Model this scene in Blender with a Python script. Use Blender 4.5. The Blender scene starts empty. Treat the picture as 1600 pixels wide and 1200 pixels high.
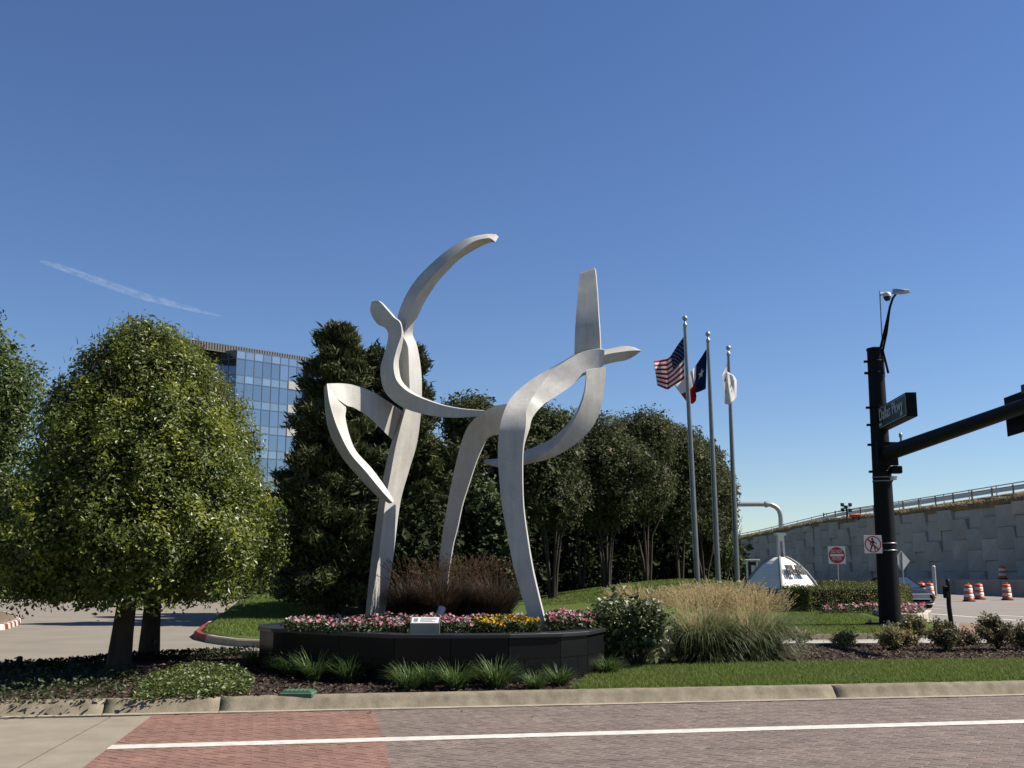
import bpy, math, random
import numpy as np
from mathutils import Vector, noise as mnoise

random.seed(7)
RNG = np.random.default_rng(11)
SC = bpy.context.scene
COL = SC.collection
PI = math.pi
R = math.radians

# ------------------------------------------------------------------ camera, sky, sun, exposure
F_PX, TILT, EYE = 1650.0, math.atan(292 / 1650.0), 1.6
cam_d = bpy.data.cameras.new('camera')
cam_d.sensor_fit = 'HORIZONTAL'
cam_d.sensor_width = 36.0
cam_d.lens = 36.0 * F_PX / 1600.0
cam_d.clip_start, cam_d.clip_end = 0.1, 9000.0
cam = bpy.data.objects.new('camera', cam_d)
cam.location = (0, 0, EYE)
cam.rotation_euler = (PI / 2 + TILT, 0, 0)
COL.objects.link(cam)
SC.camera = cam

SUN_H = Vector((0.995, 0.10)).normalized()
SUN_EL = R(47)
sun_dir = Vector((SUN_H.x * math.cos(SUN_EL), SUN_H.y * math.cos(SUN_EL), math.sin(SUN_EL)))
world = bpy.data.worlds.new('World')
SC.world = world
world.use_nodes = True
wn = world.node_tree
wn.nodes.clear()
sky = wn.nodes.new('ShaderNodeTexSky')
sky.sky_type = 'NISHITA'
sky.sun_disc = False
sky.sun_elevation = SUN_EL
sky.sun_rotation = math.atan2(SUN_H.x, SUN_H.y)
sky.altitude = 200
sky.air_density = 1.0
sky.dust_density = 0.05
sky.ozone_density = 4.5
bg = wn.nodes.new('ShaderNodeBackground')
bg.inputs['Strength'].default_value = 0.059
wo = wn.nodes.new('ShaderNodeOutputWorld')
hs_ = wn.nodes.new('ShaderNodeHueSaturation')
hs_.inputs['Saturation'].default_value = 1.1
hs_.inputs['Hue'].default_value = 0.509
wn.links.new(sky.outputs[0], hs_.inputs['Color'])
wn.links.new(hs_.outputs[0], bg.inputs[0])
wn.links.new(bg.outputs[0], wo.inputs[0])

sun_l = bpy.data.lights.new('sun', 'SUN')
sun_l.energy = 5.0
sun_l.angle = R(0.5)
sun_l.color = (1.0, 0.94, 0.84)
sun_o = bpy.data.objects.new('sun', sun_l)
sun_o.rotation_euler = sun_dir.to_track_quat('Z', 'Y').to_euler()
sun_o.location = (20, 10, 30)
COL.objects.link(sun_o)
SC.view_settings.view_transform = 'Standard'
SC.view_settings.look = 'None'
SC.view_settings.exposure = 0.95
SC.view_settings.gamma = 1.0
SC.view_settings.use_curve_mapping = False
SC.cycles.max_bounces = 6
SC.cycles.transparent_max_bounces = 6

# ------------------------------------------------------------------ geometry helpers
CT, ST = math.cos(TILT), math.sin(TILT)


def ray(px, py):
    u, v = (px - 800) / F_PX, (py - 600) / F_PX
    return Vector((u, CT + ST * v, ST - CT * v))


def P(px, py, d):
    """world point seen at photograph pixel (px, py), d metres in front along +Y"""
    r = ray(px, py)
    return Vector((0, 0, EYE)) + r * (d / r.y)


def G(px, py, z=0.0):
    """world point on the level z seen at photograph pixel (px, py)"""
    r = ray(px, py)
    return Vector((0, 0, EYE)) + r * ((z - EYE) / r.z)


def tag(o, label=None, cat=None, group=None, kind=None):
    if label: o['label'] = label
    if cat: o['category'] = cat
    if group: o['group'] = group
    if kind: o['kind'] = kind
    return o


def empty(name, loc, label=None, cat=None, group=None, kind=None, parent=None):
    o = bpy.data.objects.new(name, None)
    o.empty_display_size = 0.2
    COL.objects.link(o)
    o.location = loc
    if parent: o.parent = parent
    return tag(o, label, cat, group, kind)


def origin_of(o):
    v = Vector((0, 0, 0))
    while o is not None:
        v += Vector(o.location)
        o = o.parent
    return v


class MB:
    """collects shapes in world coordinates and links them as one mesh object"""

    def __init__(self):
        self.v, self.f, self.m, self.s = [], [], [], []

    def add(self, vs, fs, mi=0, smooth=False):
        n = len(self.v)
        self.v.extend([tuple(p) for p in vs])
        for f in fs:
            self.f.append(tuple(i + n for i in f))
            self.m.append(mi)
            self.s.append(smooth)
        return self

    def box(self, c, size, mi=0, rz=0.0, bev=0.0):
        sx, sy, sz = size[0] / 2, size[1] / 2, size[2] / 2
        ca, sa = math.cos(rz), math.sin(rz)
        if bev <= 0:
            pts = [(x, y, z) for z in (-sz, sz) for x, y in ((-sx, -sy), (sx, -sy), (sx, sy), (-sx, sy))]
            fs = [(3, 2, 1, 0), (4, 5, 6, 7), (0, 1, 5, 4), (1, 2, 6, 5), (2, 3, 7, 6), (3, 0, 4, 7)]
        else:
            b = bev
            pts = []
            for z, k in ((-sz, b), (-sz + b, 0), (sz - b, 0), (sz, b)):
                x, y = sx - k, sy - k
                if k == 0:
                    pts += [(-sx + b, -sy, z), (sx - b, -sy, z), (sx, -sy + b, z), (sx, sy - b, z), (sx - b, sy, z), (-sx + b, sy, z), (-sx, sy - b, z), (-sx, -sy + b, z)]
                else:
                    pts += [(-x, -y, z), (x, -y, z), (x, -y, z), (x, y, z), (x, y, z), (-x, y, z), (-x, y, z), (-x, -y, z)]
            fs = [(7, 6, 5, 4, 3, 2, 1, 0), tuple(range(24, 32))]
            for l in range(3):
                for i in range(8):
                    j = (i + 1) % 8
                    fs.append((l * 8 + i, l * 8 + j, l * 8 + 8 + j, l * 8 + 8 + i))
        pts = [(c[0] + x * ca - y * sa, c[1] + x * sa + y * ca, c[2] + z) for x, y, z in pts]
        return self.add(pts, fs, mi)

    def tube(self, pts, rad, seg=12, mi=0, cap=True, smooth=True):
        pts = [Vector(p) for p in pts]
        if not hasattr(rad, '__len__'): rad = [rad] * len(pts)
        vs, fs = [], []
        t0 = (pts[1] - pts[0]).normalized()
        a = Vector((0, 0, 1)) if abs(t0.z) < 0.9 else Vector((1, 0, 0))
        u = t0.cross(a).normalized()
        for i, p in enumerate(pts):
            if i == 0: t = pts[1] - pts[0]
            elif i == len(pts) - 1: t = pts[-1] - pts[-2]
            else: t = pts[i + 1] - pts[i - 1]
            t = t.normalized()
            u = (u - t * u.dot(t)).normalized()
            w = t.cross(u)
            for k in range(seg):
                an = 2 * PI * k / seg
                vs.append(p + (u * math.cos(an) + w * math.sin(an)) * rad[i])
        for i in range(len(pts) - 1):
            for k in range(seg):
                k2 = (k + 1) % seg
                fs.append((i * seg + k, i * seg + k2, (i + 1) * seg + k2, (i + 1) * seg + k))
        self.add(vs, fs, mi, smooth)
        if cap:
            n = (len(pts) - 1) * seg
            self.add(vs[:seg], [tuple(reversed(range(seg)))], mi)
            self.add(vs[n:n + seg], [tuple(range(seg))], mi)
        return self

    def lathe(self, prof, c=(0, 0, 0), seg=16, mi=0, smooth=True):
        vs, fs = [], []
        for r, z in prof:
            for k in range(seg):
                an = 2 * PI * k / seg
                vs.append((c[0] + r * math.cos(an), c[1] + r * math.sin(an), c[2] + z))
        for i in range(len(prof) - 1):
            for k in range(seg):
                k2 = (k + 1) % seg
                fs.append((i * seg + k, i * seg + k2, (i + 1) * seg + k2, (i + 1) * seg + k))
        n = (len(prof) - 1) * seg
        fs.append(tuple(range(n, n + seg)))
        return self.add(vs, fs, mi, smooth)

    def prism(self, poly, z0, z1, mi=0, bottom=False):
        n = len(poly)
        vs = [(p[0], p[1], z0) for p in poly] + [(p[0], p[1], z1) for p in poly]
        ar = sum(poly[i][0] * poly[(i + 1) % n][1] - poly[(i + 1) % n][0] * poly[i][1] for i in range(n))
        top = tuple(range(n, 2 * n))
        if ar < 0: top = tuple(reversed(top))
        fs = [top]
        for i in range(n):
            j = (i + 1) % n
            q = (i, j, n + j, n + i)
            fs.append(q if ar > 0 else tuple(reversed(q)))
        return self.add(vs, fs, mi)

    def slab(self, quad, th):
        """quad of 4 points, thickened by th along its normal (backwards)"""
        q = [Vector(p) for p in quad]
        nrm = (q[1] - q[0]).cross(q[3] - q[0]).normalized()
        b = [p - nrm * th for p in q]
        return self.add(q + b, [(0, 1, 2, 3), (7, 6, 5, 4), (0, 4, 5, 1), (1, 5, 6, 2), (2, 6, 7, 3), (3, 7, 4, 0)])

    def build(self, name, mats, parent=None, label=None):
        me = bpy.data.meshes.new(name)
        o0 = origin_of(parent) if parent else Vector((0, 0, 0))
        me.from_pydata([(x - o0.x, y - o0.y, z - o0.z) for x, y, z in self.v], [], self.f)
        if not isinstance(mats, (list, tuple)): mats = [mats]
        for m in mats: me.materials.append(m)
        me.polygons.foreach_set('material_index', self.m)
        me.polygons.foreach_set('use_smooth', self.s)
        me.update()
        o = bpy.data.objects.new(name, me)
        COL.objects.link(o)
        if parent: o.parent = parent
        if label: o['label'] = label
        return o


def np_mesh(name, V, Q, mats, parent=None, midx=None, smooth=False, rel=True):
    """fast mesh from an (n,3) vertex array and an (m,k) face array"""
    V = np.asarray(V, dtype=np.float64)
    if parent is not None and rel:
        V = V - np.array(origin_of(parent))
    Q = np.asarray(Q, dtype=np.int32)
    me = bpy.data.meshes.new(name)
    k = Q.shape[1]
    me.vertices.add(len(V))
    me.vertices.foreach_set('co', V.astype(np.float32).ravel())
    me.loops.add(Q.size)
    me.loops.foreach_set('vertex_index', Q.ravel())
    me.polygons.add(len(Q))
    me.polygons.foreach_set('loop_start', np.arange(0, Q.size, k, dtype=np.int32))
    if not isinstance(mats, (list, tuple)): mats = [mats]
    for m in mats: me.materials.append(m)
    if midx is not None:
        me.polygons.foreach_set('material_index', np.asarray(midx, dtype=np.int32))
    me.polygons.foreach_set('use_smooth', np.full(len(Q), smooth, dtype=bool))
    me.update(calc_edges=True)
    o = bpy.data.objects.new(name, me)
    COL.objects.link(o)
    if parent: o.parent = parent
    return o


def copy_tree(o, parent=None):
    c = o.copy()
    COL.objects.link(c)
    if parent: c.parent = parent
    for ch in list(o.children):
        copy_tree(ch, c)
    return c


def unit(a):
    return a / np.maximum(np.linalg.norm(a, axis=1, keepdims=True), 1e-9)


def leaf_quads(C, N, size, aspect=0.55, rng=RNG, fold=0.12):
    """kite-shaped leaves at centres C with normals N"""
    n = len(C)
    N = unit(N)
    a = rng.normal(size=(n, 3))
    T = unit(np.cross(N, a))
    B = np.cross(N, T)
    s = np.broadcast_to(np.asarray(size, dtype=float), (n,)).reshape(-1, 1)
    w = s * aspect * 0.5
    V = np.empty((n, 4, 3))
    V[:, 0] = C - T * s * 0.5
    V[:, 1] = C + B * w - T * s * 0.05 + N * s * fold
    V[:, 2] = C + T * s * 0.5
    V[:, 3] = C - B * w - T * s * 0.05 + N * s * fold
    Q = np.arange(n * 4).reshape(n, 4)
    return V.reshape(-1, 3), Q


def blade_strips(base, az, a0, a1, length, width, nseg=4, rng=RNG):
    """arching grass blades: tilt from vertical goes a0 -> a1 along the blade"""
    n = len(base)
    t = np.linspace(0, 1, nseg + 1)
    hd = np.stack([np.cos(az), np.sin(az), np.zeros(n)], 1)
    sd = np.stack([-np.sin(az), np.cos(az), np.zeros(n)], 1)
    V = np.empty((n, nseg + 1, 2, 3))
    p = base.copy()
    for i in range(nseg + 1):
        w = (width * (1 - 0.92 * t[i] ** 1.4) * 0.5).reshape(-1, 1)
        V[:, i, 0] = p + sd * w
        V[:, i, 1] = p - sd * w
        if i < nseg:
            tm = (t[i] + t[i + 1]) / 2
            an = a0 + (a1 - a0) * tm ** 1.3
            st = (length / nseg).reshape(-1, 1)
            p = p + (hd * np.sin(an).reshape(-1, 1) + np.array([0, 0, 1.0]) * np.cos(an).reshape(-1, 1)) * st
    idx = np.arange(n * (nseg + 1) * 2).reshape(n, nseg + 1, 2)
    Q = np.stack([idx[:, :-1, 0], idx[:, :-1, 1], idx[:, 1:, 1], idx[:, 1:, 0]], -1).reshape(-1, 4)
    return V.reshape(-1, 3), Q, p, an


def join_vq(lst):
    Vs, Qs, n = [], [], 0
    for V, Q in lst:
        Vs.append(V); Qs.append(Q + n); n += len(V)
    return np.concatenate(Vs), np.concatenate(Qs)


def in_poly(x, y, poly):
    c = np.zeros(len(x), dtype=bool)
    n = len(poly)
    for i in range(n):
        x1, y1 = poly[i][0], poly[i][1]
        x2, y2 = poly[(i + 1) % n][0], poly[(i + 1) % n][1]
        cond = ((y1 > y) != (y2 > y)) & (x < (x2 - x1) * (y - y1) / (y2 - y1 + 1e-12) + x1)
        c ^= cond
    return c


# ------------------------------------------------------------------ materials
def nodes_of(name):
    m = bpy.data.materials.new(name)
    m.use_nodes = True
    nt = m.node_tree
    b = nt.nodes['Principled BSDF']
    return m, nt, b


def setp(b, rough=0.8, metal=0.0, spec=0.5):
    b.inputs['Roughness'].default_value = rough
    b.inputs['Metallic'].default_value = metal
    b.inputs['Specular IOR Level'].default_value = spec


def ramp(nt, fac, cols, pos=None):
    r = nt.nodes.new('ShaderNodeValToRGB')
    el = r.color_ramp.elements
    n = len(cols)
    while len(el) < n: el.new(0.5)
    for i, c in enumerate(cols):
        el[i].position = pos[i] if pos else i / (n - 1)
        el[i].color = (c[0], c[1], c[2], 1)
    nt.links.new(fac, r.inputs[0])
    return r.outputs[0]


def noise_fac(nt, scale, detail=6, rough=0.6, pos=True, sx=None):
    if pos:
        tc = nt.nodes.new('ShaderNodeNewGeometry').outputs['Position']
    else:
        tc = nt.nodes.new('ShaderNodeTexCoord').outputs['Object']
    if sx:
        mp = nt.nodes.new('ShaderNodeMapping')
        mp.inputs['Scale'].default_value = sx
        nt.links.new(tc, mp.inputs[0])
        tc = mp.outputs[0]
    n = nt.nodes.new('ShaderNodeTexNoise')
    n.inputs['Scale'].default_value = scale
    n.inputs['Detail'].default_value = detail
    n.inputs['Roughness'].default_value = rough
    nt.links.new(tc, n.inputs['Vector'])
    return n.outputs[0]


def bump(nt, b, fac, strength, dist=0.02):
    bp = nt.nodes.new('ShaderNodeBump')
    bp.inputs['Strength'].default_value = strength
    bp.inputs['Distance'].default_value = dist
    nt.links.new(fac, bp.inputs['Height'])
    nt.links.new(bp.outputs[0], b.inputs['Normal'])


def mixc(nt, fac, a, b, mode='MIX'):
    m = nt.nodes.new('ShaderNodeMix')
    m.data_type = 'RGBA'
    m.blend_type = mode
    if isinstance(fac, float): m.inputs[0].default_value = fac
    else: nt.links.new(fac, m.inputs[0])
    for k, s in ((6, a), (7, b)):
        if isinstance(s, tuple): m.inputs[k].default_value = (s[0], s[1], s[2], 1)
        else: nt.links.new(s, m.inputs[k])
    return m.outputs[2]


TONE = {'driveway_concrete': 0.56, 'frontage_concrete': 0.58, 'apron_concrete': 0.68, 'gutter_concrete': 0.8, 'lawn_turf': 0.85, 'ground_grass': 0.9, 'retaining_panel_concrete': 1.0, 'barrier_concrete': 0.95, 'mulch': 0.8, 'soil': 0.8, 'white_cast_stone': 1.0, 'grey_cast_stone': 0.9,
        'white_sign_sheet': 1.0, 'sign_red': 1.0, 'reflective_letters': 1.0, 'grey_brown_bark': 0.9, 'kerb_concrete': 0.66, 'black_granite': 1.0, 'dry_mulch': 0.8, 'penthouse_metal': 0.9, 'facade_limestone': 1.0}


def M(name, c1, c2=None, scale=3.0, rough=0.8, metal=0.0, bmp=0.0, bscale=40.0, spec=0.4, bdist=0.01, sx=None, pos=True, fine=0.0):
    """two-tone mottled surface with fine relief"""
    c1 = tuple(x * TONE.get(name, 0.74) for x in c1)
    c2 = tuple(x * TONE.get(name, 0.74) for x in c2) if c2 else None
    m, nt, b = nodes_of(name)
    setp(b, rough, metal, spec)
    c2 = c2 or tuple(x * 0.8 for x in c1)
    col = ramp(nt, noise_fac(nt, scale, pos=pos, sx=sx), [c2, c1], [0.32, 0.68])
    if fine:
        f2 = noise_fac(nt, bscale * 1.7, detail=3, pos=pos)
        g = ramp(nt, f2, [(1 - fine,) * 3, (1 + fine * 0.4,) * 3], [0.3, 0.7])
        col = mixc(nt, 1.0, col, g, 'MULTIPLY')
    nt.links.new(col, b.inputs['Base Color'])
    if bmp:
        bump(nt, b, noise_fac(nt, bscale, pos=pos, sx=sx), bmp, bdist)
    return m


LEAFTONE = {'holly_leaf': 1.2, 'broad_leaf': 1.15, 'cedar_needles': 0.92, 'crape_leaf': 1.0, 'understory_leaf': 1.2, 'hedge_leaf': 1.1, 'rose_leaf': 1.15, 'liriope_blade': 1.15, 'purple_grass_blade': 0.9, 'bronze_foxtail': 0.62, 'pink_petal': 0.8, 'yellow_petal': 0.8, 'white_rose_petal': 0.85, 'tan_seed_plume': 1.15, 'bark_chip': 0.75, 'abelia_leaf': 1.9, 'dark_abelia_leaf': 1.8, 'turf_blade': 0.92, 'dry_grass_blade': 0.75, 'ground_cover_leaf': 1.1, 'maiden_grass_blade': 0.85}


def leaf_mat(name, cols, patch=None, pscale=1.2, trans=0.35, rough=0.5, tcol=None, plo=0.5, phi=0.65, spec=0.3):
    m, nt, b = nodes_of(name)
    setp(b, rough, 0, spec)
    geo = nt.nodes.new('ShaderNodeNewGeometry')
    k_ = LEAFTONE.get(name, 0.9)
    cols = [tuple(x * k_ for x in c) for c in cols]
    patch = [tuple(x * k_ for x in c) for c in patch] if patch else None
    col = ramp(nt, geo.outputs['Random Per Island'], cols)
    if patch:
        f = noise_fac(nt, pscale, detail=4)
        mr = nt.nodes.new('ShaderNodeMapRange')
        mr.inputs[1].default_value, mr.inputs[2].default_value = plo, phi
        nt.links.new(f, mr.inputs[0])
        pc = ramp(nt, geo.outputs['Random Per Island'], patch)
        col = mixc(nt, mr.outputs[0], col, pc)
    nt.links.new(col, b.inputs['Base Color'])
    tr = nt.nodes.new('ShaderNodeBsdfTranslucent')
    if tcol:
        nt.links.new(mixc(nt, 1.0, col, tcol, 'MULTIPLY'), tr.inputs[0])
    else:
        nt.links.new(col, tr.inputs[0])
    mx = nt.nodes.new('ShaderNodeMixShader')
    mx.inputs[0].default_value = trans
    nt.links.new(b.outputs[0], mx.inputs[1])
    nt.links.new(tr.outputs[0], mx.inputs[2])
    nt.links.new(mx.outputs[0], nt.nodes['Material Output'].inputs[0])
    return m


MAT = {}
MAT['ground'] = M('ground_grass', (0.06, 0.085, 0.02), (0.045, 0.06, 0.018), 0.6, 0.95, bmp=0.4, bscale=30, spec=0.1)
MAT['lawn'] = M('lawn_turf', (0.095, 0.135, 0.028), (0.07, 0.1, 0.024), 1.1, 0.95, bmp=0.8, bscale=45, spec=0.1, bdist=0.03, fine=0.5)
MAT['mulch'] = M('mulch', (0.085, 0.06, 0.045), (0.03, 0.022, 0.018), 22, 0.95, bmp=1.0, bscale=60, spec=0.1, bdist=0.03, fine=0.5)
MAT['soil'] = M('planting_soil', (0.03, 0.022, 0.016), (0.015, 0.011, 0.009), 12, 0.95, bmp=0.6, bscale=40, spec=0.1)
MAT['concrete'] = M('driveway_concrete', (0.37, 0.325, 0.26), (0.3, 0.265, 0.215), 0.7, 0.9, bmp=0.25, bscale=60, spec=0.2, fine=0.2)
MAT['apron'] = M('apron_concrete', (0.36, 0.31, 0.235), (0.28, 0.24, 0.185), 2.2, 0.9, bmp=0.3, bscale=90, spec=0.2, fine=0.25)
MAT['kerb'] = M('kerb_concrete', (0.36, 0.31, 0.225), (0.2, 0.165, 0.115), 5.5, 0.9, bmp=0.5, bscale=70, spec=0.2, fine=0.35, sx=(1, 1, 0.35))
MAT['gutter'] = M('gutter_concrete', (0.42, 0.36, 0.275), (0.3, 0.255, 0.195), 3.0, 0.9, bmp=0.3, bscale=70, spec=0.2, fine=0.25)
MAT['frontage'] = M('frontage_concrete', (0.34, 0.31, 0.27), (0.27, 0.245, 0.215), 0.35, 0.9, bmp=0.2, bscale=20, spec=0.2, sx=(0.3, 1, 1))
MAT['walk'] = M('sidewalk_concrete', (0.45, 0.42, 0.37), (0.36, 0.335, 0.3), 1.1, 0.9, bmp=0.2, bscale=40, spec=0.2)
MAT['roadbase'] = M('joint_sand', (0.1, 0.085, 0.07), (0.07, 0.06, 0.05), 20, 0.95, spec=0.1)
MAT['white_paint'] = M('white_line_paint', (0.72, 0.7, 0.64), (0.5, 0.48, 0.43), 7, 0.75, bmp=0.3, bscale=90, spec=0.3, fine=0.12)
MAT['red_kerb'] = M('red_kerb_paint', (0.3, 0.05, 0.042), (0.17, 0.04, 0.034), 4, 0.8, bmp=0.2, spec=0.2)
MAT['white_kerb'] = M('white_kerb_paint', (0.7, 0.68, 0.62), (0.5, 0.48, 0.44), 5, 0.8, spec=0.2)
MAT['granite'] = M('black_granite', (0.010, 0.010, 0.012), (0.006, 0.006, 0.007), 60, 0.18, spec=0.16)
MAT['granite_cap'] = M('black_granite_cap', (0.03, 0.031, 0.034), (0.02, 0.02, 0.022), 60, 0.3, spec=0.4)
MAT['steel_black'] = M('black_painted_steel', (0.006, 0.006, 0.008), (0.004, 0.004, 0.005), 5, 0.6, spec=0.14, bmp=0.05, bscale=30)
MAT['galv'] = M('galvanised_steel', (0.5, 0.5, 0.5), (0.4, 0.41, 0.42), 8, 0.45, metal=0.7)
MAT['galv_dark'] = M('dull_aluminium_pole', (0.3, 0.3, 0.29), (0.24, 0.24, 0.235), 3, 0.4, metal=0.65)
MAT['dark'] = M('dark_plastic', (0.015, 0.015, 0.016), (0.01, 0.01, 0.011), 6, 0.5)
MAT['white_metal'] = M('white_enamel', (0.75, 0.75, 0.74), (0.66, 0.66, 0.65), 6, 0.4)
MAT['grey_metal'] = M('grey_sheet_metal', (0.5, 0.51, 0.52), (0.42, 0.43, 0.44), 6, 0.5, metal=0.3)
MAT['sign_red'] = M('sign_red', (0.42, 0.015, 0.025), (0.36, 0.012, 0.02), 6, 0.5)
MAT['sign_green'] = M('sign_dark_green', (0.004, 0.022, 0.016), (0.003, 0.017, 0.013), 4, 0.4)
MAT['black_print'] = M('black_print', (0.01, 0.01, 0.01), None, 6, 0.6)
MAT['grey_print'] = M('dark_grey_letters', (0.05, 0.05, 0.048), None, 6, 0.6)
MAT['bark'] = M('grey_brown_bark', (0.075, 0.055, 0.04), (0.035, 0.026, 0.02), 9, 0.95, bmp=0.9, bscale=22, spec=0.1, sx=(1, 1, 0.25))
MAT['bark_pale'] = M('pale_smooth_bark', (0.09, 0.075, 0.06), (0.052, 0.042, 0.033), 5, 0.85, bmp=0.3, bscale=18, spec=0.1, sx=(1, 1, 0.3))
MAT['mse'] = M('retaining_panel_concrete', (0.21, 0.207, 0.2), (0.155, 0.153, 0.15), 0.55, 0.95, bmp=0.4, bscale=8, spec=0.1, fine=0.12)
MAT['barrier'] = M('barrier_concrete', (0.25, 0.24, 0.22), (0.18, 0.172, 0.16), 0.8, 0.95, bmp=0.2, bscale=12, spec=0.1)
MAT['dirt'] = M('raw_dirt', (0.27, 0.185, 0.125), (0.14, 0.1, 0.065), 0.8, 0.95, bmp=0.8, bscale=4, spec=0.1, bdist=0.15)
MAT['limestone'] = M('white_limestone', (0.68, 0.63, 0.52), (0.5, 0.45, 0.36), 3.5, 0.9, bmp=0.4, bscale=30, spec=0.2)
MAT['mortar'] = M('mortar', (0.3, 0.28, 0.24), None, 6, 0.95, spec=0.1)
MAT['mon_white'] = M('white_cast_stone', (0.8, 0.77, 0.69), (0.7, 0.67, 0.59), 2.5, 0.85, bmp=0.2, bscale=20, spec=0.2)
MAT['mon_grey'] = M('grey_cast_stone', (0.3, 0.29, 0.27), (0.24, 0.23, 0.21), 2.5, 0.85, bmp=0.2, spec=0.2)
MAT['orange'] = M('orange_barrel_plastic', (0.75, 0.13, 0.03), (0.62, 0.1, 0.025), 6, 0.5)
MAT['barrel_white'] = M('white_reflective_band', (0.75, 0.72, 0.66), (0.6, 0.58, 0.54), 6, 0.5)
MAT['rubber'] = M('black_rubber', (0.018, 0.018, 0.018), None, 6, 0.8)
MAT['lid'] = M('green_box_lid', (0.065, 0.15, 0.085), (0.045, 0.11, 0.065), 8, 0.6, bmp=0.2)
MAT['brown_board'] = M('dark_brown_board', (0.03, 0.016, 0.01), None, 6, 0.7)
MAT['paver_tactile'] = M('tan_ramp_paving', (0.3, 0.19, 0.12), (0.22, 0.14, 0.09), 3, 0.9, bmp=0.2, spec=0.1)
MAT['dry_leaf'] = M('dry_leaf', (0.25, 0.13, 0.05), (0.14, 0.07, 0.03), 40, 0.9, spec=0.1)
MAT['silt'] = M('dry_erosion_grass', (0.33, 0.25, 0.14), (0.22, 0.165, 0.09), 3, 0.95, spec=0.1)


def worn_paint():
    m = MAT['white_paint']; nt = m.node_tree; b = nt.nodes['Principled BSDF']
    old = b.inputs['Base Color'].links[0].from_socket
    chip = ramp(nt, noise_fac(nt, 38, detail=6, rough=.75), [(0, 0, 0), (1, 1, 1)], [.62, .66])
    wide = ramp(nt, noise_fac(nt, 1.7, detail=4), [(.25,) * 3, (1,) * 3], [.4, .62])
    f = mixc(nt, 1.0, chip, wide, 'MULTIPLY')
    nt.links.new(mixc(nt, f, old, (.2, .165, .14)), b.inputs['Base Color'])


worn_paint()


def rust_kerb():
    m = MAT['kerb']; nt = m.node_tree; b = nt.nodes['Principled BSDF']
    old = b.inputs['Base Color'].links[0].from_socket
    st = ramp(nt, noise_fac(nt, .9, detail=5, rough=.65, sx=(1.6, 1.6, .6)), [(0, 0, 0), (.55, .55, .55)], [.6, .72])
    nt.links.new(mixc(nt, st, old, (.13, .078, .045)), b.inputs['Base Color'])


rust_kerb()


def mse_mat():
    m = M('retaining_panel_concrete', (0.37, 0.352, 0.315), (0.3, 0.285, 0.256), 0.55, 0.95, bmp=0.4, bscale=8, spec=0.1, fine=0.12)
    nt = m.node_tree; b = nt.nodes['Principled BSDF']
    oi = nt.nodes.new('ShaderNodeObjectInfo')
    g = ramp(nt, oi.outputs['Random'], [(.88,) * 3, (1.0,) * 3, (1.07, 1.05, 1.02)])
    old = b.inputs['Base Color'].links[0].from_socket
    nt.links.new(mixc(nt, 1.0, old, g, 'MULTIPLY'), b.inputs['Base Color'])
    return m


MAT['mse'] = mse_mat()


def metal_mat():
    m, nt, b = nodes_of('brushed_aluminium')
    setp(b, 0.5, 0.1, 0.25)
    f = noise_fac(nt, 3.0, detail=8, rough=0.65)
    col = ramp(nt, f, [(0.395, 0.377, 0.347), (0.48, 0.462, 0.43)], [0.3, 0.7])
    f2 = noise_fac(nt, 26, detail=5, rough=0.7)
    sw = [n_ for n_ in nt.nodes if n_.type == 'TEX_NOISE'][-1]
    sw.inputs['Distortion'].default_value = 2.2
    g = ramp(nt, f2, [(0.86,) * 3, (1.08,) * 3], [0.35, 0.65])
    st_ = noise_fac(nt, 1.6, detail=6, rough=.7, sx=(3.5, 3.5, .35))
    g = mixc(nt, 1.0, g, ramp(nt, st_, [(.86, .85, .83), (1.06, 1.06, 1.06)], [.32, .62]), 'MULTIPLY')
    nt.links.new(mixc(nt, 1.0, col, g, 'MULTIPLY'), b.inputs['Base Color'])
    nt.links.new(ramp(nt, f2, [(0.42,) * 3, (0.58,) * 3]), b.inputs['Roughness'])
    bump(nt, b, f2, 0.14, 0.01)
    return m


MAT['alu'] = metal_mat()


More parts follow.
